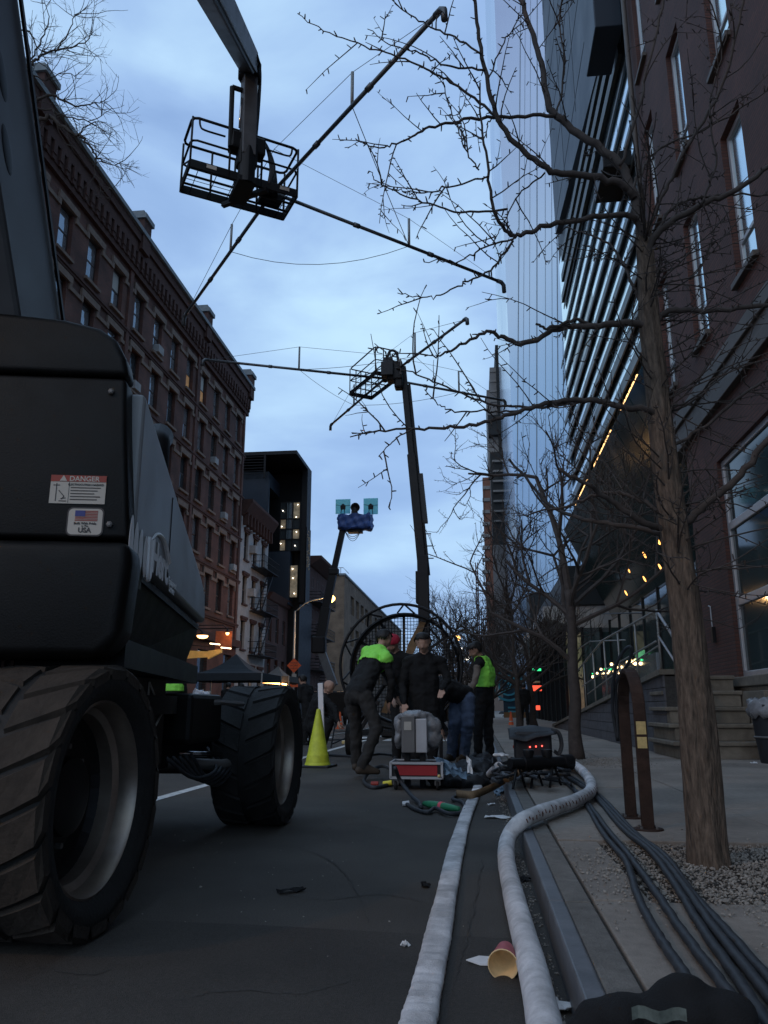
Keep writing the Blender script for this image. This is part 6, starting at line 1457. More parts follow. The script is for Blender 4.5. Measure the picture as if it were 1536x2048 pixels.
gf = thing('hose_coupling', 'green hose coupling with a pink band lying on the road', 'coupling', gnd(880,1612,0))
a, b = gnd(848,1607,.035), gnd(918,1618,.035); 
MB().tube([a+(b-a)*t for t in (0,.15,.3,.55,.7,.85,1)], [.02,.03,.034,.034,.030,.026,.018], 12).build('coupling_body', GREENF, gf, smooth=True); MB().tube([a+(b-a)*.48, a+(b-a)*.56], .037, 12).build('pink_band', PINK, gf, smooth=True)
cab('cable_tangle', [(812,1607,.02),(830,1618,.02),(855,1625,.02),(870,1616,.03),(890,1625,.03),(910,1628,.02),(930,1620,.02),(925,1605,.02),(905,1598,.03),(915,1590,.02)], .016, CABLE, 'tangled black cable round the green coupling', 'cable')
MB_ = MB(); p = gnd(812,1608,.02); MB_.tube([p-Vector((.03,0,0)), p+Vector((.03,0,.01))], .02, 8); single(MB_, 'white_plug', TISSUE, 'white plug at the end of the tangled cable on the road', 'plug', smooth=True, sharp=40)
cab('blue_cable', [(658,1510,.02),(690,1512,.02),(720,1513,.02),(760,1508,.02),(800,1512,.02)], .022, CABLE, 'thick dark blue cable on the road behind the crouching workers', 'cable')
# pile of cables and couplings by the second tree
for k in range(26):
    r = random.Random(100+k); x0, y0 = r.uniform(1000,1120), r.uniform(1520,1562); pts = [(x0, y0, SW+r.uniform(.02,.12))]
    for q in range(4): x0 += r.uniform(-42,42); y0 += r.uniform(-9,9); pts.append((min(max(x0,985),1140), min(max(y0,1515),1568), SW+r.uniform(.01,.16)))
    cab('loose_cable', pts, r.uniform(.010,.018), CABLE, 'loose black cable in the heap under the equipment bag', 'cable', 'loose cables heaped under the equipment bag', 6)
mf = thing('hose_manifold', 'black pipe manifold on splayed legs feeding the round hose', 'manifold', gnd(1085,1545,SW))
a = gnd(1020,1528,SW+.2); b = gnd(1142,1524,SW+.2); MB().tube([a+(b-a)*t for t in (0,.2,.21,.5,.51,.85,.86,1)], [.05,.05,.065,.065,.055,.055,.072,.072], 14).build('manifold_pipe', BLACKM, mf, smooth=True, sharp=35)
for t in (.12, .4, .7):
    p = a+(b-a)*t
    for s_ in (-1, 1): q = p+Vector((s_*.06,-.12+.1*s_,0)); q.z = SW; MB().tube([p,q], .012, 6).build('leg', BLACKM, mf)
for t in (.3,.6): p = a+(b-a)*t; MB().lathe([(0,.12),(.05,.12),(.055,.10),(.03,.02),(.03,0)], p, n=14).build('valve_wheel', BLACKM, mf, smooth=True, sharp=40)
lump('leather_glove', [(gnd(1000,1530,SW)+Vector((-.04,0,.12)),(.05,.04,.025)), (gnd(1000,1530,SW)+Vector((.02,0,.13)),(.05,.04,.025)), (gnd(1000,1530,SW)+Vector((.08,.02,.125)),(.045,.014,.013)), (gnd(1000,1530,SW)+Vector((.08,-.015,.12)),(.045,.014,.013)), (gnd(1000,1530,SW)+Vector((.03,-.045,.11)),(.03,.02,.013))], TISSUE, 'pale work glove lying on the pipe fittings at the kerb', 'glove', .012, noise=.008, seed=6)
m = MB(); m.tube([gnd(980,1548,.10), gnd(997,1532,SW+.10)], .045, 12); single(m, 'pipe_stub', HOSE, 'short pale pipe stub beside the work glove', 'pipe', smooth=True, sharp=40)
MB_ = MB(); MB_.ell(gnd(1031,1517,SW)+Vector((0,0,.16)), .032, 14, 10); single(MB_, 'red_knob', REDPL, 'red valve knob on the cable heap', 'knob', smooth=True)
# equipment bag with red lights
eY = 10.4; e0 = atY(1030, 1503, eY); e1 = atY(1103, 1462, eY)
eb = thing('equipment_bag', 'black open equipment bag with a draped flap and three red lights', 'bag', ((e0.x+e1.x)/2, eY, SW))
MB().box(e0.x, e1.x, eY, eY+.35, SW, e1.z).build('bag_body', BLACKN, eb, bevel=.04)
m = MB(); nx, ny = 16, 6
for i in range(nx+1):
    for j in range(ny+1):
        u, v = i/nx, j/ny; x = e0.x-.07+(e1.x-e0.x+.12)*u; drop = 1-v; m.v.append(Vector((x, eY+.4-.5*drop*1.0+.0, e1.z+.02+.04*math.sin(u*3.1)-.16*drop**2*(1.1-1.2*abs(u-.35))+.004*math.sin(i*.9))))
for i in range(nx):
    for j in range(ny): k = i*(ny+1)+j; m.f.append([k, k+ny+1, k+ny+2, k+1]); m.mi.append(0)
o = m.build('bag_flap', BLACKN, eb, smooth=True); md = o.modifiers.new('thick', 'SOLIDIFY'); md.thickness = .012
m = MB(); m.tube(spline([(e1.x,eY+.1,e1.z), (e1.x+.09,eY+.08,e1.z-.02), (e1.x+.12,eY+.05,e1.z-.16), (e1.x+.08,eY+.03,e1.z-.27), (e1.x+.02,eY+.02,e1.z-.24)], 6), .022, 8, ell=(.4,1.2)); m.build('bag_strap', BLACKN, eb, smooth=True)
for px, py in ((1060,1494),(1072,1493),(1084,1492)): MB().ell(atY(px,py,eY-.02), .010, 8, 6).build('red_led', LEDR, eb)
# pipes and stands behind the cone
ps = [((662,1495),(672,1440)),((690,1490),(695,1440)),((664,1488),(705,1470)),((662,1470),(720,1462)),((655,1480),(745,1478)),((690,1478),(740,1455)),((670,1462),(760,1470))]
for k, (a, b) in enumerate(ps):
    p = gnd(*a, .05); q = atY(b[0], b[1], p.y+.5); q.z = max(q.z, .03); m = MB(); m.tube([p, q], .016, 8); single(m, 'scaffold_tube', GALV if k % 2 else BLACKM, 'thin metal tube in the jumble of stands on the road behind the lime cone', 'pipe', 'metal tubes jumbled behind the cone', smooth=True, sharp=40)
m = MB(); p = gnd(690,1483,.08); m.box(p.x-.08,p.x+.08,p.y,p.y+.1,.02,.1); single(m, 'yellow_clamp', YELST, 'yellow clamp lying among the metal tubes', 'clamp', bevel=.02)
# street lamps
def street_lamp(base, top, head, label, e, name='street_lamp'):
    t = thing(name, label, 'street lamp', base); base = Vector(base); top = Vector(top); head = Vector(head)
    MB().tube([base, base+ZA*.5, top], [.13,.10,.06], 12).build('pole', GALV, t, smooth=True)
    MB().tube(spline([top-ZA*.05, top+(head-top)*.35+ZA*.28, top+(head-top)*.75+ZA*.2, head+ZA*.10], 6), .04, 8).build('arm', GALV, t, smooth=True)
    d = (head-top).normalized(); MB().ell(head+ZA*.12, (.34,.15,.09), 14, 8).build('lamp_housing', GALV, t, smooth=True); MB().ell(head+ZA*.0, (.34,.26,.26), 14, 8).build('lens_and_glow', BULBO, t, smooth=True)  # lens swollen so its shape takes in the glow around the lamp
    l = bpy.data.lights.new('sodium_light', 'POINT'); l.energy = e; l.color = (1,.56,.22); l.shadow_soft_size = .2; lo = bpy.data.objects.new('sodium_light', l); COL.objects.link(lo); lo.parent = t; lo.location = head-base-ZA*.25
    return t
lY = 50; hp_ = atY(660, 1197, lY); lb_ = atY(590, 1225, lY)
lp_ = street_lamp((lb_.x, lY, SW), (lb_.x, lY, lb_.z+.1), hp_, 'galvanised street lamp with glowing sodium head beside the orange road sign', 700)
street_lamp((-12.0,-5.5,SW), (-12.0,-5.5,8.3), (-9.4,-5.5,8.7), 'galvanised sodium street lamp behind the near boom lift', 1500)
for px, py, Y, lab in ((623,1248,90,'small white floodlight on the dark tenement'),(915,1276,75,'amber street light glowing right of the wind machine'),(934,1316,80,'white lamp glowing low behind the wind machine'),(922,1300,85,'small pale lamp high behind the wind machine'),(945,1432,40,'bright work light on the road between the jeans and the vest')):
    c = atY(px, py, Y); t = thing('distant_lamp', lab, 'lamp', (c.x, c.y, max(c.z-.4, 0))); MB().ell(c, (.26 if Y > 60 else .09,)*3, 10, 8).build('bulb', BULBO if 'amber' in lab else BULBW, t, smooth=True); MB().tube([(c.x,c.y+.3,max(c.z-5,0)),(c.x,c.y+.3,c.z+.2)], .06, 6).build('post', BLACKM, t)
# road work signs on the lamp pole
sY = lY-.2; c = atY(588, 1331, sY); s_ = .46
sg = thing('road_work_sign', 'orange diamond road work sign mounted on the galvanised lamp pole', 'sign', (c.x, sY, SW))
MB().prism([c+Vector((-s_,0,0)), c+Vector((0,0,-s_)), c+Vector((s_,0,0)), c+Vector((0,0,s_))], (0,.02,0)).build('sign_plate', SIGNO, sg, fixn=True)
for k, (tx, sz) in enumerate((('ROAD',.17),('WORK',.17),('AHEAD',.15))): text(tx, sz, c+Vector((0,-.006,.11-.17*k)), (1,0,0), (0,0,1), INK, sg)
c2 = atY(588, 1352, sY); MB().box(c2.x-.15,c2.x+.15,sY,sY+.02,c2.z-.13,c2.z+.13).build('white_plate', STICKW, sg); c3 = atY(588, 1366, sY); MB().box(c3.x-.25,c3.x+.25,sY,sY+.02,c3.z-.25,c3.z+.2).build('lower_plate', SIGNO, sg)
for k in range(2): MB().box(c3.x-.16,c3.x+.16,sY-.006,sY-.002,c3.z+.03-.14*k,c3.z+.08-.14*k).build('print_line', INK, sg)
# tents
def tent(x0, x1, y0, y1, ze, zp, mat, label):
    cx_, cy_2 = (x0+x1)/2, (y0+y1)/2; t = thing('canopy_tent', label, 'tent', (cx_, cy_2, 0)); m = MB(); apex = Vector((cx_,cy_2,zp)); cs = [Vector((x0,y0,ze)), Vector((x1,y0,ze)), Vector((x1,y1,ze)), Vector((x0,y1,ze))]; N = 6
    for k in range(4):
        a, b = cs[k], cs[(k+1) % 4]
        for i in range(N):
            f0, f1 = i/N, (i+1)/N; sg_ = lambda f: -.22*math.sin(math.pi*f)
            m.quad(a+(apex-a)*f0+ZA*sg_(f0), b+(apex-b)*f0+ZA*sg_(f0), b+(apex-b)*f1+ZA*sg_(f1), a+(apex-a)*f1+ZA*sg_(f1))
        m.quad(a, b, b-ZA*.28, a-ZA*.28)
    m.build('canopy', mat, t, smooth=False)
    for p in cs: MB().box(p.x-.025,p.x+.025,p.y-.025,p.y+.025,0,ze).build('leg', GALV, t)
    return t
p0, p1 = atY(372,1350,30), atY(524,1350,30); tz = atY(450,1346,30).z; tp_ = atY(455,1308,31.5).z
tent(p0.x, p1.x, 30, 33, tz, tp_, TENTB, 'black pop up canopy tent standing in the road past the near lift')
q0, q1 = atY(500,1350,37), atY(578,1350,37); tent(q0.x, q1.x, 37, 40.2, atY(540,1352,37).z, atY(520,1332,38.5).z, TENTG, 'grey canopy tent behind the black one, strung with glowing bulbs')
k = 0
for (a, b, Y, n) in (((495,1339),(522,1348),36.8,11),((524,1349),(527,1362),36.9,4),((522,1362),(572,1367),36.9,16)):
    sl = thing('string_lights', ['short string of warm bulbs sloping down the grey tent roof', 'few warm bulbs hanging at the corner of the grey tent', 'long string of bright warm bulbs along the grey tent eave'][k], 'string lights', atY(*a, Y)); k += 1
    A_, B_ = atY(*a, Y), atY(*b, Y); MB().tube([A_, B_], .008, 4).build('wire', WIRE, sl)
    for i in range(n): c = A_+(B_-A_)*(i/(n-1)); MB().ell(c-ZA*.04, .05, 8, 6).build('bulb', BULB, sl)
    l = bpy.data.lights.new('bulb_glow', 'POINT'); l.energy = 6; l.color = (1,.6,.3); l.shadow_soft_size = .3; lo = bpy.data.objects.new('bulb_glow', l); COL.objects.link(lo); lo.parent = sl; lo.location = (B_-A_)/2+Vector((0,-.3,-.1))
lump('white_plastic_bag', [(atY(402,1400,22)+Vector((0,0,0)),(.22,.2,.30)), (atY(418,1412,22),(.22,.2,.3)), (atY(415,1432,22),(.25,.2,.25)), (atY(392,1384,22),(.10,.1,.12))], BAGW, 'crumpled white plastic sack hanging behind the near lift chassis', 'sack', .05, noise=.08, seed=4, base=None)
tb_ = thing('folding_table', 'folding table under the crumpled white sack with two white cups', 'table', atY(405,1440,22)*1)
p = atY(408, 1440, 22); MB().box(p.x-.8,p.x+.5,21.8,22.6,p.z-.06,p.z-.02).build('table_top', BLACKN, tb_)
for sx in (-.7,.4): MB().box(p.x+sx,p.x+sx+.04,21.9,21.94,0,p.z-.06).build('leg', GALV, tb_)
for px in (412, 418):
    c = atY(px, 1387, 26); m = MB(); m.lathe([(0,0),(.04,0),(.05,.16),(0,.16)], c-ZA*.08, n=12); single(m, 'white_bottle', TISSUE, 'white bottle standing on the crate beside the black tent leg', 'bottle', 'white bottles by the tent', smooth=True, sharp=40)
c = atY(415, 1400, 26); m = MB(); m.box(c.x-.3,c.x+.3,25.8,26.3,0,atY(415,1391,26).z); single(m, 'equipment_crate', BLACKN, 'black equipment crate carrying two white bottles', 'crate', bevel=.02)
c = atY(262, 1322, 20); m = MB(); m.box(c.x-.35,c.x+.3,20,20.1,c.z-.2,c.z+.2); mo = single(m, 'video_monitor', BLUEL, 'glowing blue monitor seen under the near lift hood', 'monitor', bevel=.02)
m = MB(); m.beam(c+Vector((0,.05,-.2)), Vector((c.x,20.05,0)), .05, .05); m.build('stand', BLACKM, mo)
lump('equipment_heap', [(gnd(1005,1430,0)*1+Vector((0,0,.1)),(.5,.5,.35)), (gnd(1012,1436,0)+Vector((.2,0,.1)),(.5,.4,.3))], BLACKN, 'dark heap of equipment by the kerb below the blue hoarding', 'equipment', .07, noise=.12, seed=9)
# ================================================================== PEOPLE
def person(label, J, cols, hair=HAIRD, vest=None, hat=None, voxel=.013, face=True, coat_len=0., fingers=True, scale=1.0, sleeve=None, group=None, bald=False, coatpan=None):
    """J: joints as world points. One skinned surface grown from tapered limbs, cut into cloth and skin by nearest limb."""
    V3 = lambda k: Vector(J[k]); S_ = scale
    caps = []                                    # (a, b, ra, rb, zone)
    def cap(a, b, ra, rb, zone): caps.append((Vector(a), Vector(b), ra*S_, rb*S_, zone))
    pel, che, nec, hea = V3('pelvis'), V3('chest'), V3('neck'), V3('head')
    shm = (V3('shL')+V3('shR'))/2; side = (V3('shR')-V3('shL')); side = side.normalized() if side.length > 1e-3 else Vector((1,0,0))
    hs = (V3('hipR')-V3('hipL')); hs = hs.normalized() if hs.length > 1e-3 else side
    for s_ in (-1, 1):
        cap(pel+hs*.07*s_, che+side*.075*s_, .125, .125, 'torso'); cap(che+side*.075*s_, nec+side*.05*s_+(che-nec)*.25, .125, .095, 'torso')
    cap(pel, che, .135, .140, 'torso'); cap(pel-ZA*.03+hs*.06, pel-ZA*.03-hs*.06, .135, .135, 'hip')
    cap(che+(nec-che)*.6, nec, .10, .062, 'torso'); cap(nec, hea-(hea-nec)*.2, .055, .055, 'neck')
    for k in 'LR':
        sh, el, wr, hip, kn, an = (V3(n+k) for n in ('sh','el','wr','hip','kn','an'))
        cap(nec+(sh-nec)*.35-ZA*.03, sh, .075, .078, 'shoulder'); cap(sh, el, .066, .050, 'uarm'); cap(el, wr, .052, .036, 'farm')
        cap(hip, kn, .108, .078, 'leg'); cap(kn, kn+(an-kn)*.4, .078, .074, 'leg'); cap(kn+(an-kn)*.4, an-(an-kn).normalized()*.02, .074, .068, 'leg')
        tdir = V3('toe'+k)-an if 'toe'+k in J else Vector((0,-.2,0)); tdir.z = 0; tdir = tdir.normalized() if tdir.length > .01 else Vector((0,-1,0))
        heel = an-tdir*.04; heel.z = an.z-.045; toe = an+tdir*.19; toe.z = an.z-.060; cap(an, heel, .052, .045, 'shoe'); cap(heel, toe, .046, .034, 'shoe'); cap(an+tdir*.06-ZA*.02, toe, .046, .034, 'shoe')
        # hand: palm, four fingers, thumb
        hd = (V3('ha'+k)-wr).normalized() if 'ha'+k in J else (wr-el).normalized(); n_ = hd.cross(side if abs(hd.dot(side)) < .9 else ZA).normalized(); w_ = hd.cross(n_).normalized()
        pc = wr+hd*.045*S_
        for q in (-1, 0, 1): cap(wr+w_*.012*q*S_, pc+w_*.024*q*S_+hd*.035*S_, .019, .017, 'hand')
        if fingers:
            for q, l in ((-1.5,.060),(-.5,.072),(.5,.068),(1.5,.052)):
                b0 = pc+w_*.019*q*S_+hd*.045*S_; b1 = b0+hd*l*.5*S_-n_*.008*S_+w_*.003*q*S_; b2 = b1+hd*l*.45*S_-n_*.022*S_; cap(b0, b1, .0095, .009, 'hand'); cap(b1, b2, .009, .0075, 'hand')
            t0 = wr+w_*.026*S_+hd*.02*S_; t1 = t0+w_*.022*S_+hd*.03*S_-n_*.012*S_; cap(t0, t1, .012, .011, 'hand'); cap(t1, t1+hd*.03*S_-n_*.012*S_, .011, .009, 'hand')
        if coat_len: cap(hip+Vector((0,0,.05)), hip+(kn-hip)*coat_len, .125, .125, 'torso')
    if coat_len: cap(pel, pel-ZA*(.42*coat_len), .15, .145, 'torso')
    # head
    up = (hea-nec).normalized(); fw = Vector(J['look']).normalized(); fw = (fw-up*fw.dot(up)).normalized(); rt = fw.cross(up)
    hr_ = .098*S_
    cap(hea+up*.015-fw*.018, hea+up*.03+fw*.012, .092, .086, 'head'); cap(hea-up*.04+fw*.035, hea-up*.075+fw*.055, .066, .040, 'head'); cap(hea+up*.02+fw*.03, hea-up*.03+fw*.04, .074, .068, 'head')
    if face:
        cap(hea+fw*.095+up*.012, hea+fw*.118-up*.022, .011, .016, 'head')
        for s_ in (-1, 1):
            cap(hea+fw*.088+up*.030+rt*.016*s_, hea+fw*.078+up*.030+rt*.048*s_, .013, .011, 'head'); cap(hea+rt*.086*s_+up*.02-fw*.01, hea+rt*.088*s_-up*.025, .016, .012, 'head'); cap(hea+fw*.070-up*.025+rt*.042*s_, hea+fw*.05-up*.03+rt*.055*s_, .026, .026, 'head')
        cap(hea+fw*.094-up*.055+rt*.018, hea+fw*.094-up*.055-rt*.018, .010, .010, 'head')
    m = MB()
    for a, b, ra, rb, z in caps:
        d = b-a; L_ = d.length; d = d/L_ if L_ > 1e-5 else ZA; n = 12; prof = [(0,-ra)]+[(ra*math.sin(t), -ra*math.cos(t)) for t in (math.pi/6, math.pi/3, math.pi/2)]+[(rb*math.cos(t), L_+rb*math.sin(t)) for t in (0, math.pi/6, math.pi/3)]+[(0,L_+rb)]
        prof = [(max(r, .0005), h) for r, h in prof]; m.lathe(prof, a, d, n)
        o_ = len(m.v)-len(prof)*n; m.f.append([o_+j for j in range(n)]); m.mi.append(0); m.f.append([o_+(len(prof)-1)*n+j for j in range(n)][::-1]); m.mi.append(0)
    me = m.mesh('tmp', SKIN); bm = bmesh.new(); bm.from_mesh(me); bmesh.ops.recalc_face_normals(bm, faces=bm.faces); bm.to_mesh(me); bm.free()
    o = bpy.data.objects.new('tmp', me); COL.objects.link(o)
    r_ = o.modifiers.new('r', 'REMESH'); r_.mode = 'VOXEL'; r_.voxel_size = voxel
    sm_ = o.modifiers.new('s', 'SMOOTH'); sm_.factor = .5; sm_.iterations = 3 if fingers else 4
    ev = bpy.data.meshes.new_from_object(o.evaluated_get(bpy.context.evaluated_depsgraph_get())); bpy.data.objects.remove(o); bpy.data.meshes.remove(me)
    from mathutils import noise as nz
    nv = len(ev.vertices); co = np.empty(nv*3); ev.vertices.foreach_get('co', co); co = co.reshape(-1, 3)
    npoly = len(ev.polygons); cen = np.empty(npoly*3); ev.polygons.foreach_get('center', cen); cen = cen.reshape(-1, 3)
    def nearest(pts):
        best = np.full(len(pts), 1e9); zi = np.zeros(len(pts), int)
        for i, (a, b, ra, rb, z) in enumerate(caps):
            a_, b_ = np.array(a), np.array(b); d = b_-a_; L2 = max(d@d, 1e-9); t = np.clip(((pts-a_)@d)/L2, 0, 1); q = np.linalg.norm(pts-(a_+t[:,None]*d), axis=1)-(ra+(rb-ra)*t); k = q < best; best[k] = q[k]; zi[k] = i
        return zi
    zi = nearest(cen); zones = [c[4] for c in caps]
    # cloth folds on the clothed surface only
    vz = nearest(co)
    for i in range(nv):
        z = zones[vz[i]]
        if z in ('torso','shoulder','uarm','farm','leg','hip'):
            p = Vector(co[i]); w = nz.noise(Vector((p.x*8,p.y*8,p.z*14)))*.014+nz.noise(p*24)*.008; n_ = ev.vertices[i].normal; co[i] += np.array(n_)*w
    ev.vertices.foreach_set('co', co.reshape(-1)); ev.update()
    mats = [cols['top'], cols.get('sleeve', cols['top']), cols['legs'], cols['shoe'], SKIN]
    ev.materials.clear()
    for mt in mats: ev.materials.append(mt)
    zm = {'torso':0,'hip':2,'uarm':1,'farm':cols.get('fore',1),'leg':2,'shoe':3,'head':4,'neck':4,'hand':4,'shoulder':0}
    if coat_len: zm['hip'] = 0
    idx = [zm[zones[k]] for k in zi]; ev.polygons.foreach_set('material_index', idx); ev.polygons.foreach_set('use_smooth', [True]*npoly)
    # one waist line: below the pelvis everything is trousers
    base = Vector(((V3('anL').x+V3('anR').x)/2, (V3('anL').y+V3('anR').y)/2, min(V3('anL').z, V3('anR').z)-.1))
    zmin = co[:,2].min(); base.z = zmin
    def shell(name, mat, sel, dist, dst_noise=.0):
        fs = [list(ev.polygons[i].vertices) for i in np.nonzero(sel)[0]]
        if not fs: return
        used = sorted({v for f in fs for v in f}); mp_ = {v: i for i, v in enumerate(used)}
        vs = [Vector(co[v])+ev.vertices[v].normal*(dist+dst_noise*nz.noise(Vector(co[v])*14))-base for v in used]
        s = bpy.data.meshes.new(name); s.from_pydata([tuple(v) for v in vs], [], [[mp_[v] for v in f] for f in fs]); s.materials.append(mat); s.polygons.foreach_set('use_smooth', [True]*len(fs)); s.update()
        so = bpy.data.objects.new(name, s); COL.objects.link(so); md = so.modifiers.new('thick', 'SOLIDIFY'); md.thickness = .008; md.offset = 1; return so
    zn = np.array([zones[k] for k in zi]); rel = cen-np.array(hea); hz_ = rel@np.array(up); hf = rel@np.array(fw)
    kids = []
    headf = zn == 'head'
    if hat: kids.append(shell('knit_hat', hat, headf & (hz_ > .012+.30*np.maximum(hf, 0)), .012, .003))
    elif not bald: kids.append(shell('hair', hair, headf & ((hz_ > .058+.22*np.maximum(hf-.02,0)+.014*np.sin(cen[:,0]*170)*np.cos(cen[:,1]*190)) | ((hf < -.012) & (hz_ > -.05+.012*np.sin(cen[:,0]*210)))), .010, .016))
    if vest:
        ax_ = (nec-pel).normalized(); tt = ((cen-np.array(pel))@np.array(ax_))/max((nec-pel).length, .01)
        kids.append(shell('safety_vest', HIVIS, ((zn == 'torso') | ((zn == 'shoulder') & (len(vest) > 2))) & (tt > vest[0]) & (tt < vest[1]), .009, .012))
    if face and not hat:
        for s_ in (-1, 1):
            eb_ = MB(); eb_.ell(hea+fw*.086*S_+up*.036*S_+rt*.032*s_*S_, (.017,.006,.005), 8, 6, (rt, fw, up)); k_ = eb_.mesh('eyebrow', HAIRD, off=base); ko = bpy.data.objects.new('eyebrow', k_); COL.objects.link(ko); kids.append(ko)
            eb_ = MB(); eb_.ell(hea+fw*.084*S_+up*.014*S_+rt*.031*s_*S_, (.012,.006,.006), 8, 6, (rt, fw, up)); k_ = eb_.mesh('eye', INK, off=base); ko = bpy.data.objects.new('eye', k_); COL.objects.link(ko); kids.append(ko)
    ev.transform(Matrix.Translation(-base)); b_ = bpy.data.objects.new('person', ev); COL.objects.link(b_); b_.location = base; tag(b_, label, 'person', group)
    for k in kids:
        if k: k.parent = b_
    return b_
A = atY
def stand(px, Y, h, face_dir, z0=0., bend=.0, arms=None, seed=0, stride=.0):
    """simple upright pose for small distant figures: ground point by pixel column"""
    p = atY(px, 1420, Y); p.z = z0; f = Vector((math.cos(face_dir), math.sin(face_dir), 0)); s_ = Vector((f.y,-f.x,0)); k = h/1.78
    q = lambda a, b, c: p+f*a*k+s_*b*k+ZA*c*k
    return dict(pelvis=q(0,0,.97), chest=q(.02+bend*.5,0,1.30), neck=q(.03+bend,0,1.50), head=q(.06+bend*1.3,0,1.65), shL=q(.02+bend*.8,-.19,1.44), shR=q(.02+bend*.8,.19,1.44), elL=q(.0+bend*.7,-.25,1.16), elR=q(.0+bend*.7,.25,1.16), wrL=q(.12+bend,-.24,.95), wrR=q(.14+bend,.22,.96),
                hipL=q(0,-.10,.93), hipR=q(0,.10,.93), knL=q(.03+stride,-.11,.50), knR=q(.03-stride*.5,.11,.50), anL=q(stride,-.11,.09), anR=q(-stride,.11,.09), toeL=q(.2+stride,-.12,.05), toeR=q(.2-stride,.12,.05), look=f-ZA*.15)
# vest man bent over, back to the street
person('stooping workman in hi-vis vest, grey trousers and brown boots', dict(
    pelvis=A(716,1384,10.0), chest=A(742,1330,10.22), neck=A(760,1298,10.38), head=A(768,1277,10.48), shL=A(735,1306,10.5), shR=A(772,1318,10.12), elL=A(775,1352,10.6), elR=A(783,1362,10.15), wrL=A(792,1392,10.6), wrR=A(778,1402,10.2),
    hipL=A(705,1394,10.12), hipR=A(730,1394,9.92), knL=A(712,1456,10.18), knR=A(754,1456,9.86), anL=A(712,1526,10.25), anR=A(724,1533,9.72), toeL=A(725,1522,10.6), toeR=A(745,1536,9.75), look=Vector((.75,.6,-.6))), dict(top=JACKG, legs=TROUG, shoe=BOOT), vest=(.60, 1.05, 1))
person('workman in a red knit hat and black jacket leaning beside the stooping man', dict(
    pelvis=A(803,1392,11.6), chest=A(800,1335,11.4), neck=A(793,1306,11.25), head=A(785,1286,11.15), shL=A(778,1318,11.5), shR=A(815,1318,11.2), elL=A(780,1360,11.3), elR=A(812,1362,11.0), wrL=A(786,1395,11.1), wrR=A(805,1405,10.9),
    hipL=A(794,1398,11.7), hipR=A(812,1398,11.6), knL=A(794,1455,11.6), knR=A(814,1455,11.5), anL=A(794,1516,11.6), anR=A(814,1517,11.5), toeL=A(785,1514,11.4), toeR=A(805,1516,11.3), look=Vector((-.6,-.6,-.4))), dict(top=JACKB, legs=TROUB, shoe=BLACKN), hat=REDHAT)
person('dark haired man in a long black coat looking down behind the wrapped box', dict(
    pelvis=A(848,1398,10.3), chest=A(848,1345,10.3), neck=A(849,1309,10.28), head=A(846,1284,10.20), shL=A(882,1324,10.3), shR=A(816,1324,10.3), elL=A(895,1360,10.25), elR=A(805,1368,10.2), wrL=A(884,1378,10.02), wrR=A(808,1406,10.05), haL=A(880,1396,9.95), haR=A(809,1424,10.0),
    hipL=A(860,1404,10.3), hipR=A(836,1404,10.3), knL=A(864,1468,10.28), knR=A(834,1468,10.28), anL=A(866,1530,10.3), anR=A(832,1530,10.3), toeL=A(868,1534,10.1), toeR=A(830,1534,10.1), look=Vector((-.05,-1,-.75))), dict(top=JACKB, legs=TROUB, shoe=BLACKN), coat_len=.55)
person('man in loose blue jeans bending forward behind the man in the long coat', dict(
    pelvis=A(924,1390,11.6), chest=A(890,1376,11.4), neck=A(868,1384,11.3), head=A(856,1398,11.22), shL=A(884,1374,11.65), shR=A(884,1388,11.15), elL=A(872,1418,11.5), elR=A(880,1424,11.1), wrL=A(866,1450,11.4), wrR=A(884,1456,11.1),
    hipL=A(915,1396,11.65), hipR=A(933,1396,11.5), knL=A(909,1444,11.5), knR=A(936,1446,11.45), anL=A(903,1509,11.9), anR=A(928,1511,11.8), toeL=A(890,1511,11.7), toeR=A(915,1513,11.6), look=Vector((-.6,-.3,-.7))), dict(top=JACKB, legs=JEANS, shoe=BOOT), scale=1.12)
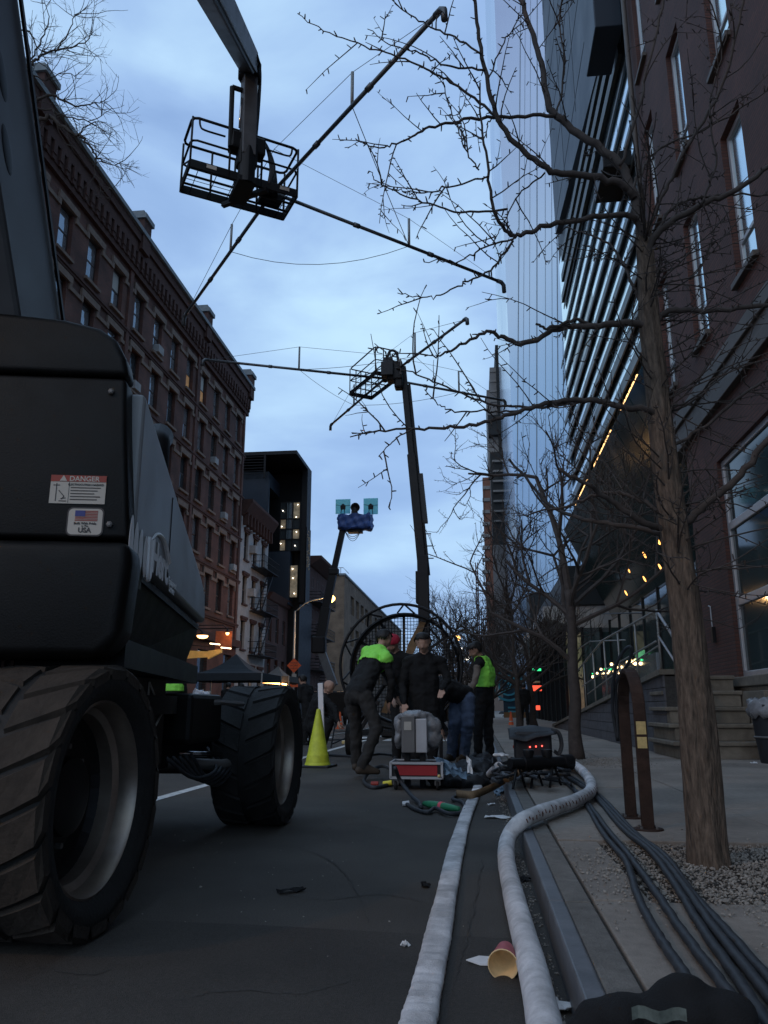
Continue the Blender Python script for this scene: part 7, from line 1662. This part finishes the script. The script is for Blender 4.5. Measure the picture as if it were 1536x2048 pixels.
person('bowed workman in black with a hi-vis vest standing by the kerb', dict(
    pelvis=A(966,1395,12.6), chest=A(969,1346,12.6), neck=A(962,1315,12.55), head=A(950,1299,12.48), shL=A(956,1328,12.35), shR=A(978,1326,12.85), elL=A(950,1362,12.25), elR=A(970,1366,12.9), wrL=A(936,1388,12.2), wrR=A(942,1390,12.7),
    hipL=A(960,1402,12.5), hipR=A(975,1402,12.7), knL=A(956,1458,12.45), knR=A(976,1456,12.65), anL=A(957,1508,12.5), anR=A(980,1506,12.7), toeL=A(942,1511,12.4), toeR=A(966,1509,12.6), look=Vector((-.95,-.2,-.6))), dict(top=JACKB, sleeve=BEIGE, legs=TROUB, shoe=BLACKN), vest=(.28, 1.02))
person('bald man in dark clothes crouching behind the lime cone', dict(
    pelvis=A(622,1447,14.6), chest=A(636,1408,14.4), neck=A(649,1388,14.3), head=A(658,1373,14.2), shL=A(632,1396,14.6), shR=A(652,1400,14.05), elL=A(658,1424,14.4), elR=A(670,1418,13.9), wrL=A(676,1446,14.2), wrR=A(676,1443,13.8),
    hipL=A(617,1452,14.75), hipR=A(626,1453,14.45), knL=A(654,1440,14.5), knR=A(660,1444,14.0), anL=A(632,1496,14.6), anR=A(642,1499,14.2), toeL=A(650,1497,14.5), toeR=A(660,1500,14.0), look=Vector((.8,-.4,-.5))), dict(top=JACKB, legs=TROUB, shoe=BLACKN), bald=True)
D = dict(voxel=.022, fingers=False, face=False)
person('dark figure in a cap standing under the black tent', stand(452, 28.5, 1.76, 1.3, bend=.03), dict(top=JACKB, legs=TROUG, shoe=BLACKN), **D)
person('dark figure with a backpack hunch standing behind the far tyre', stand(482, 27.5, 1.70, 2.0, bend=.08), dict(top=JACKB, legs=TROUB, shoe=BLACKN), **D)
person('workman in navy knit hat and hi-vis vest seen over the near lift chassis', stand(346, 17.0, 1.74, -1.2, bend=.02), dict(top=JACKG, legs=TROUB, shoe=BLACKN), hat=BLUEHAT, vest=(.5, 1.0), **D)
person('pedestrian in black walking on the far pavement between thin trees', stand(1049, 33.0, 1.68, 1.57, z0=SW, stride=.12), dict(top=JACKB, legs=TROUB, shoe=BLACKN), **D)
person('dark figure standing on the road beyond the crouching man', stand(618, 19.0, 1.62, 2.6, bend=.15), dict(top=JACKB, legs=TROUB, shoe=BLACKN), **D)
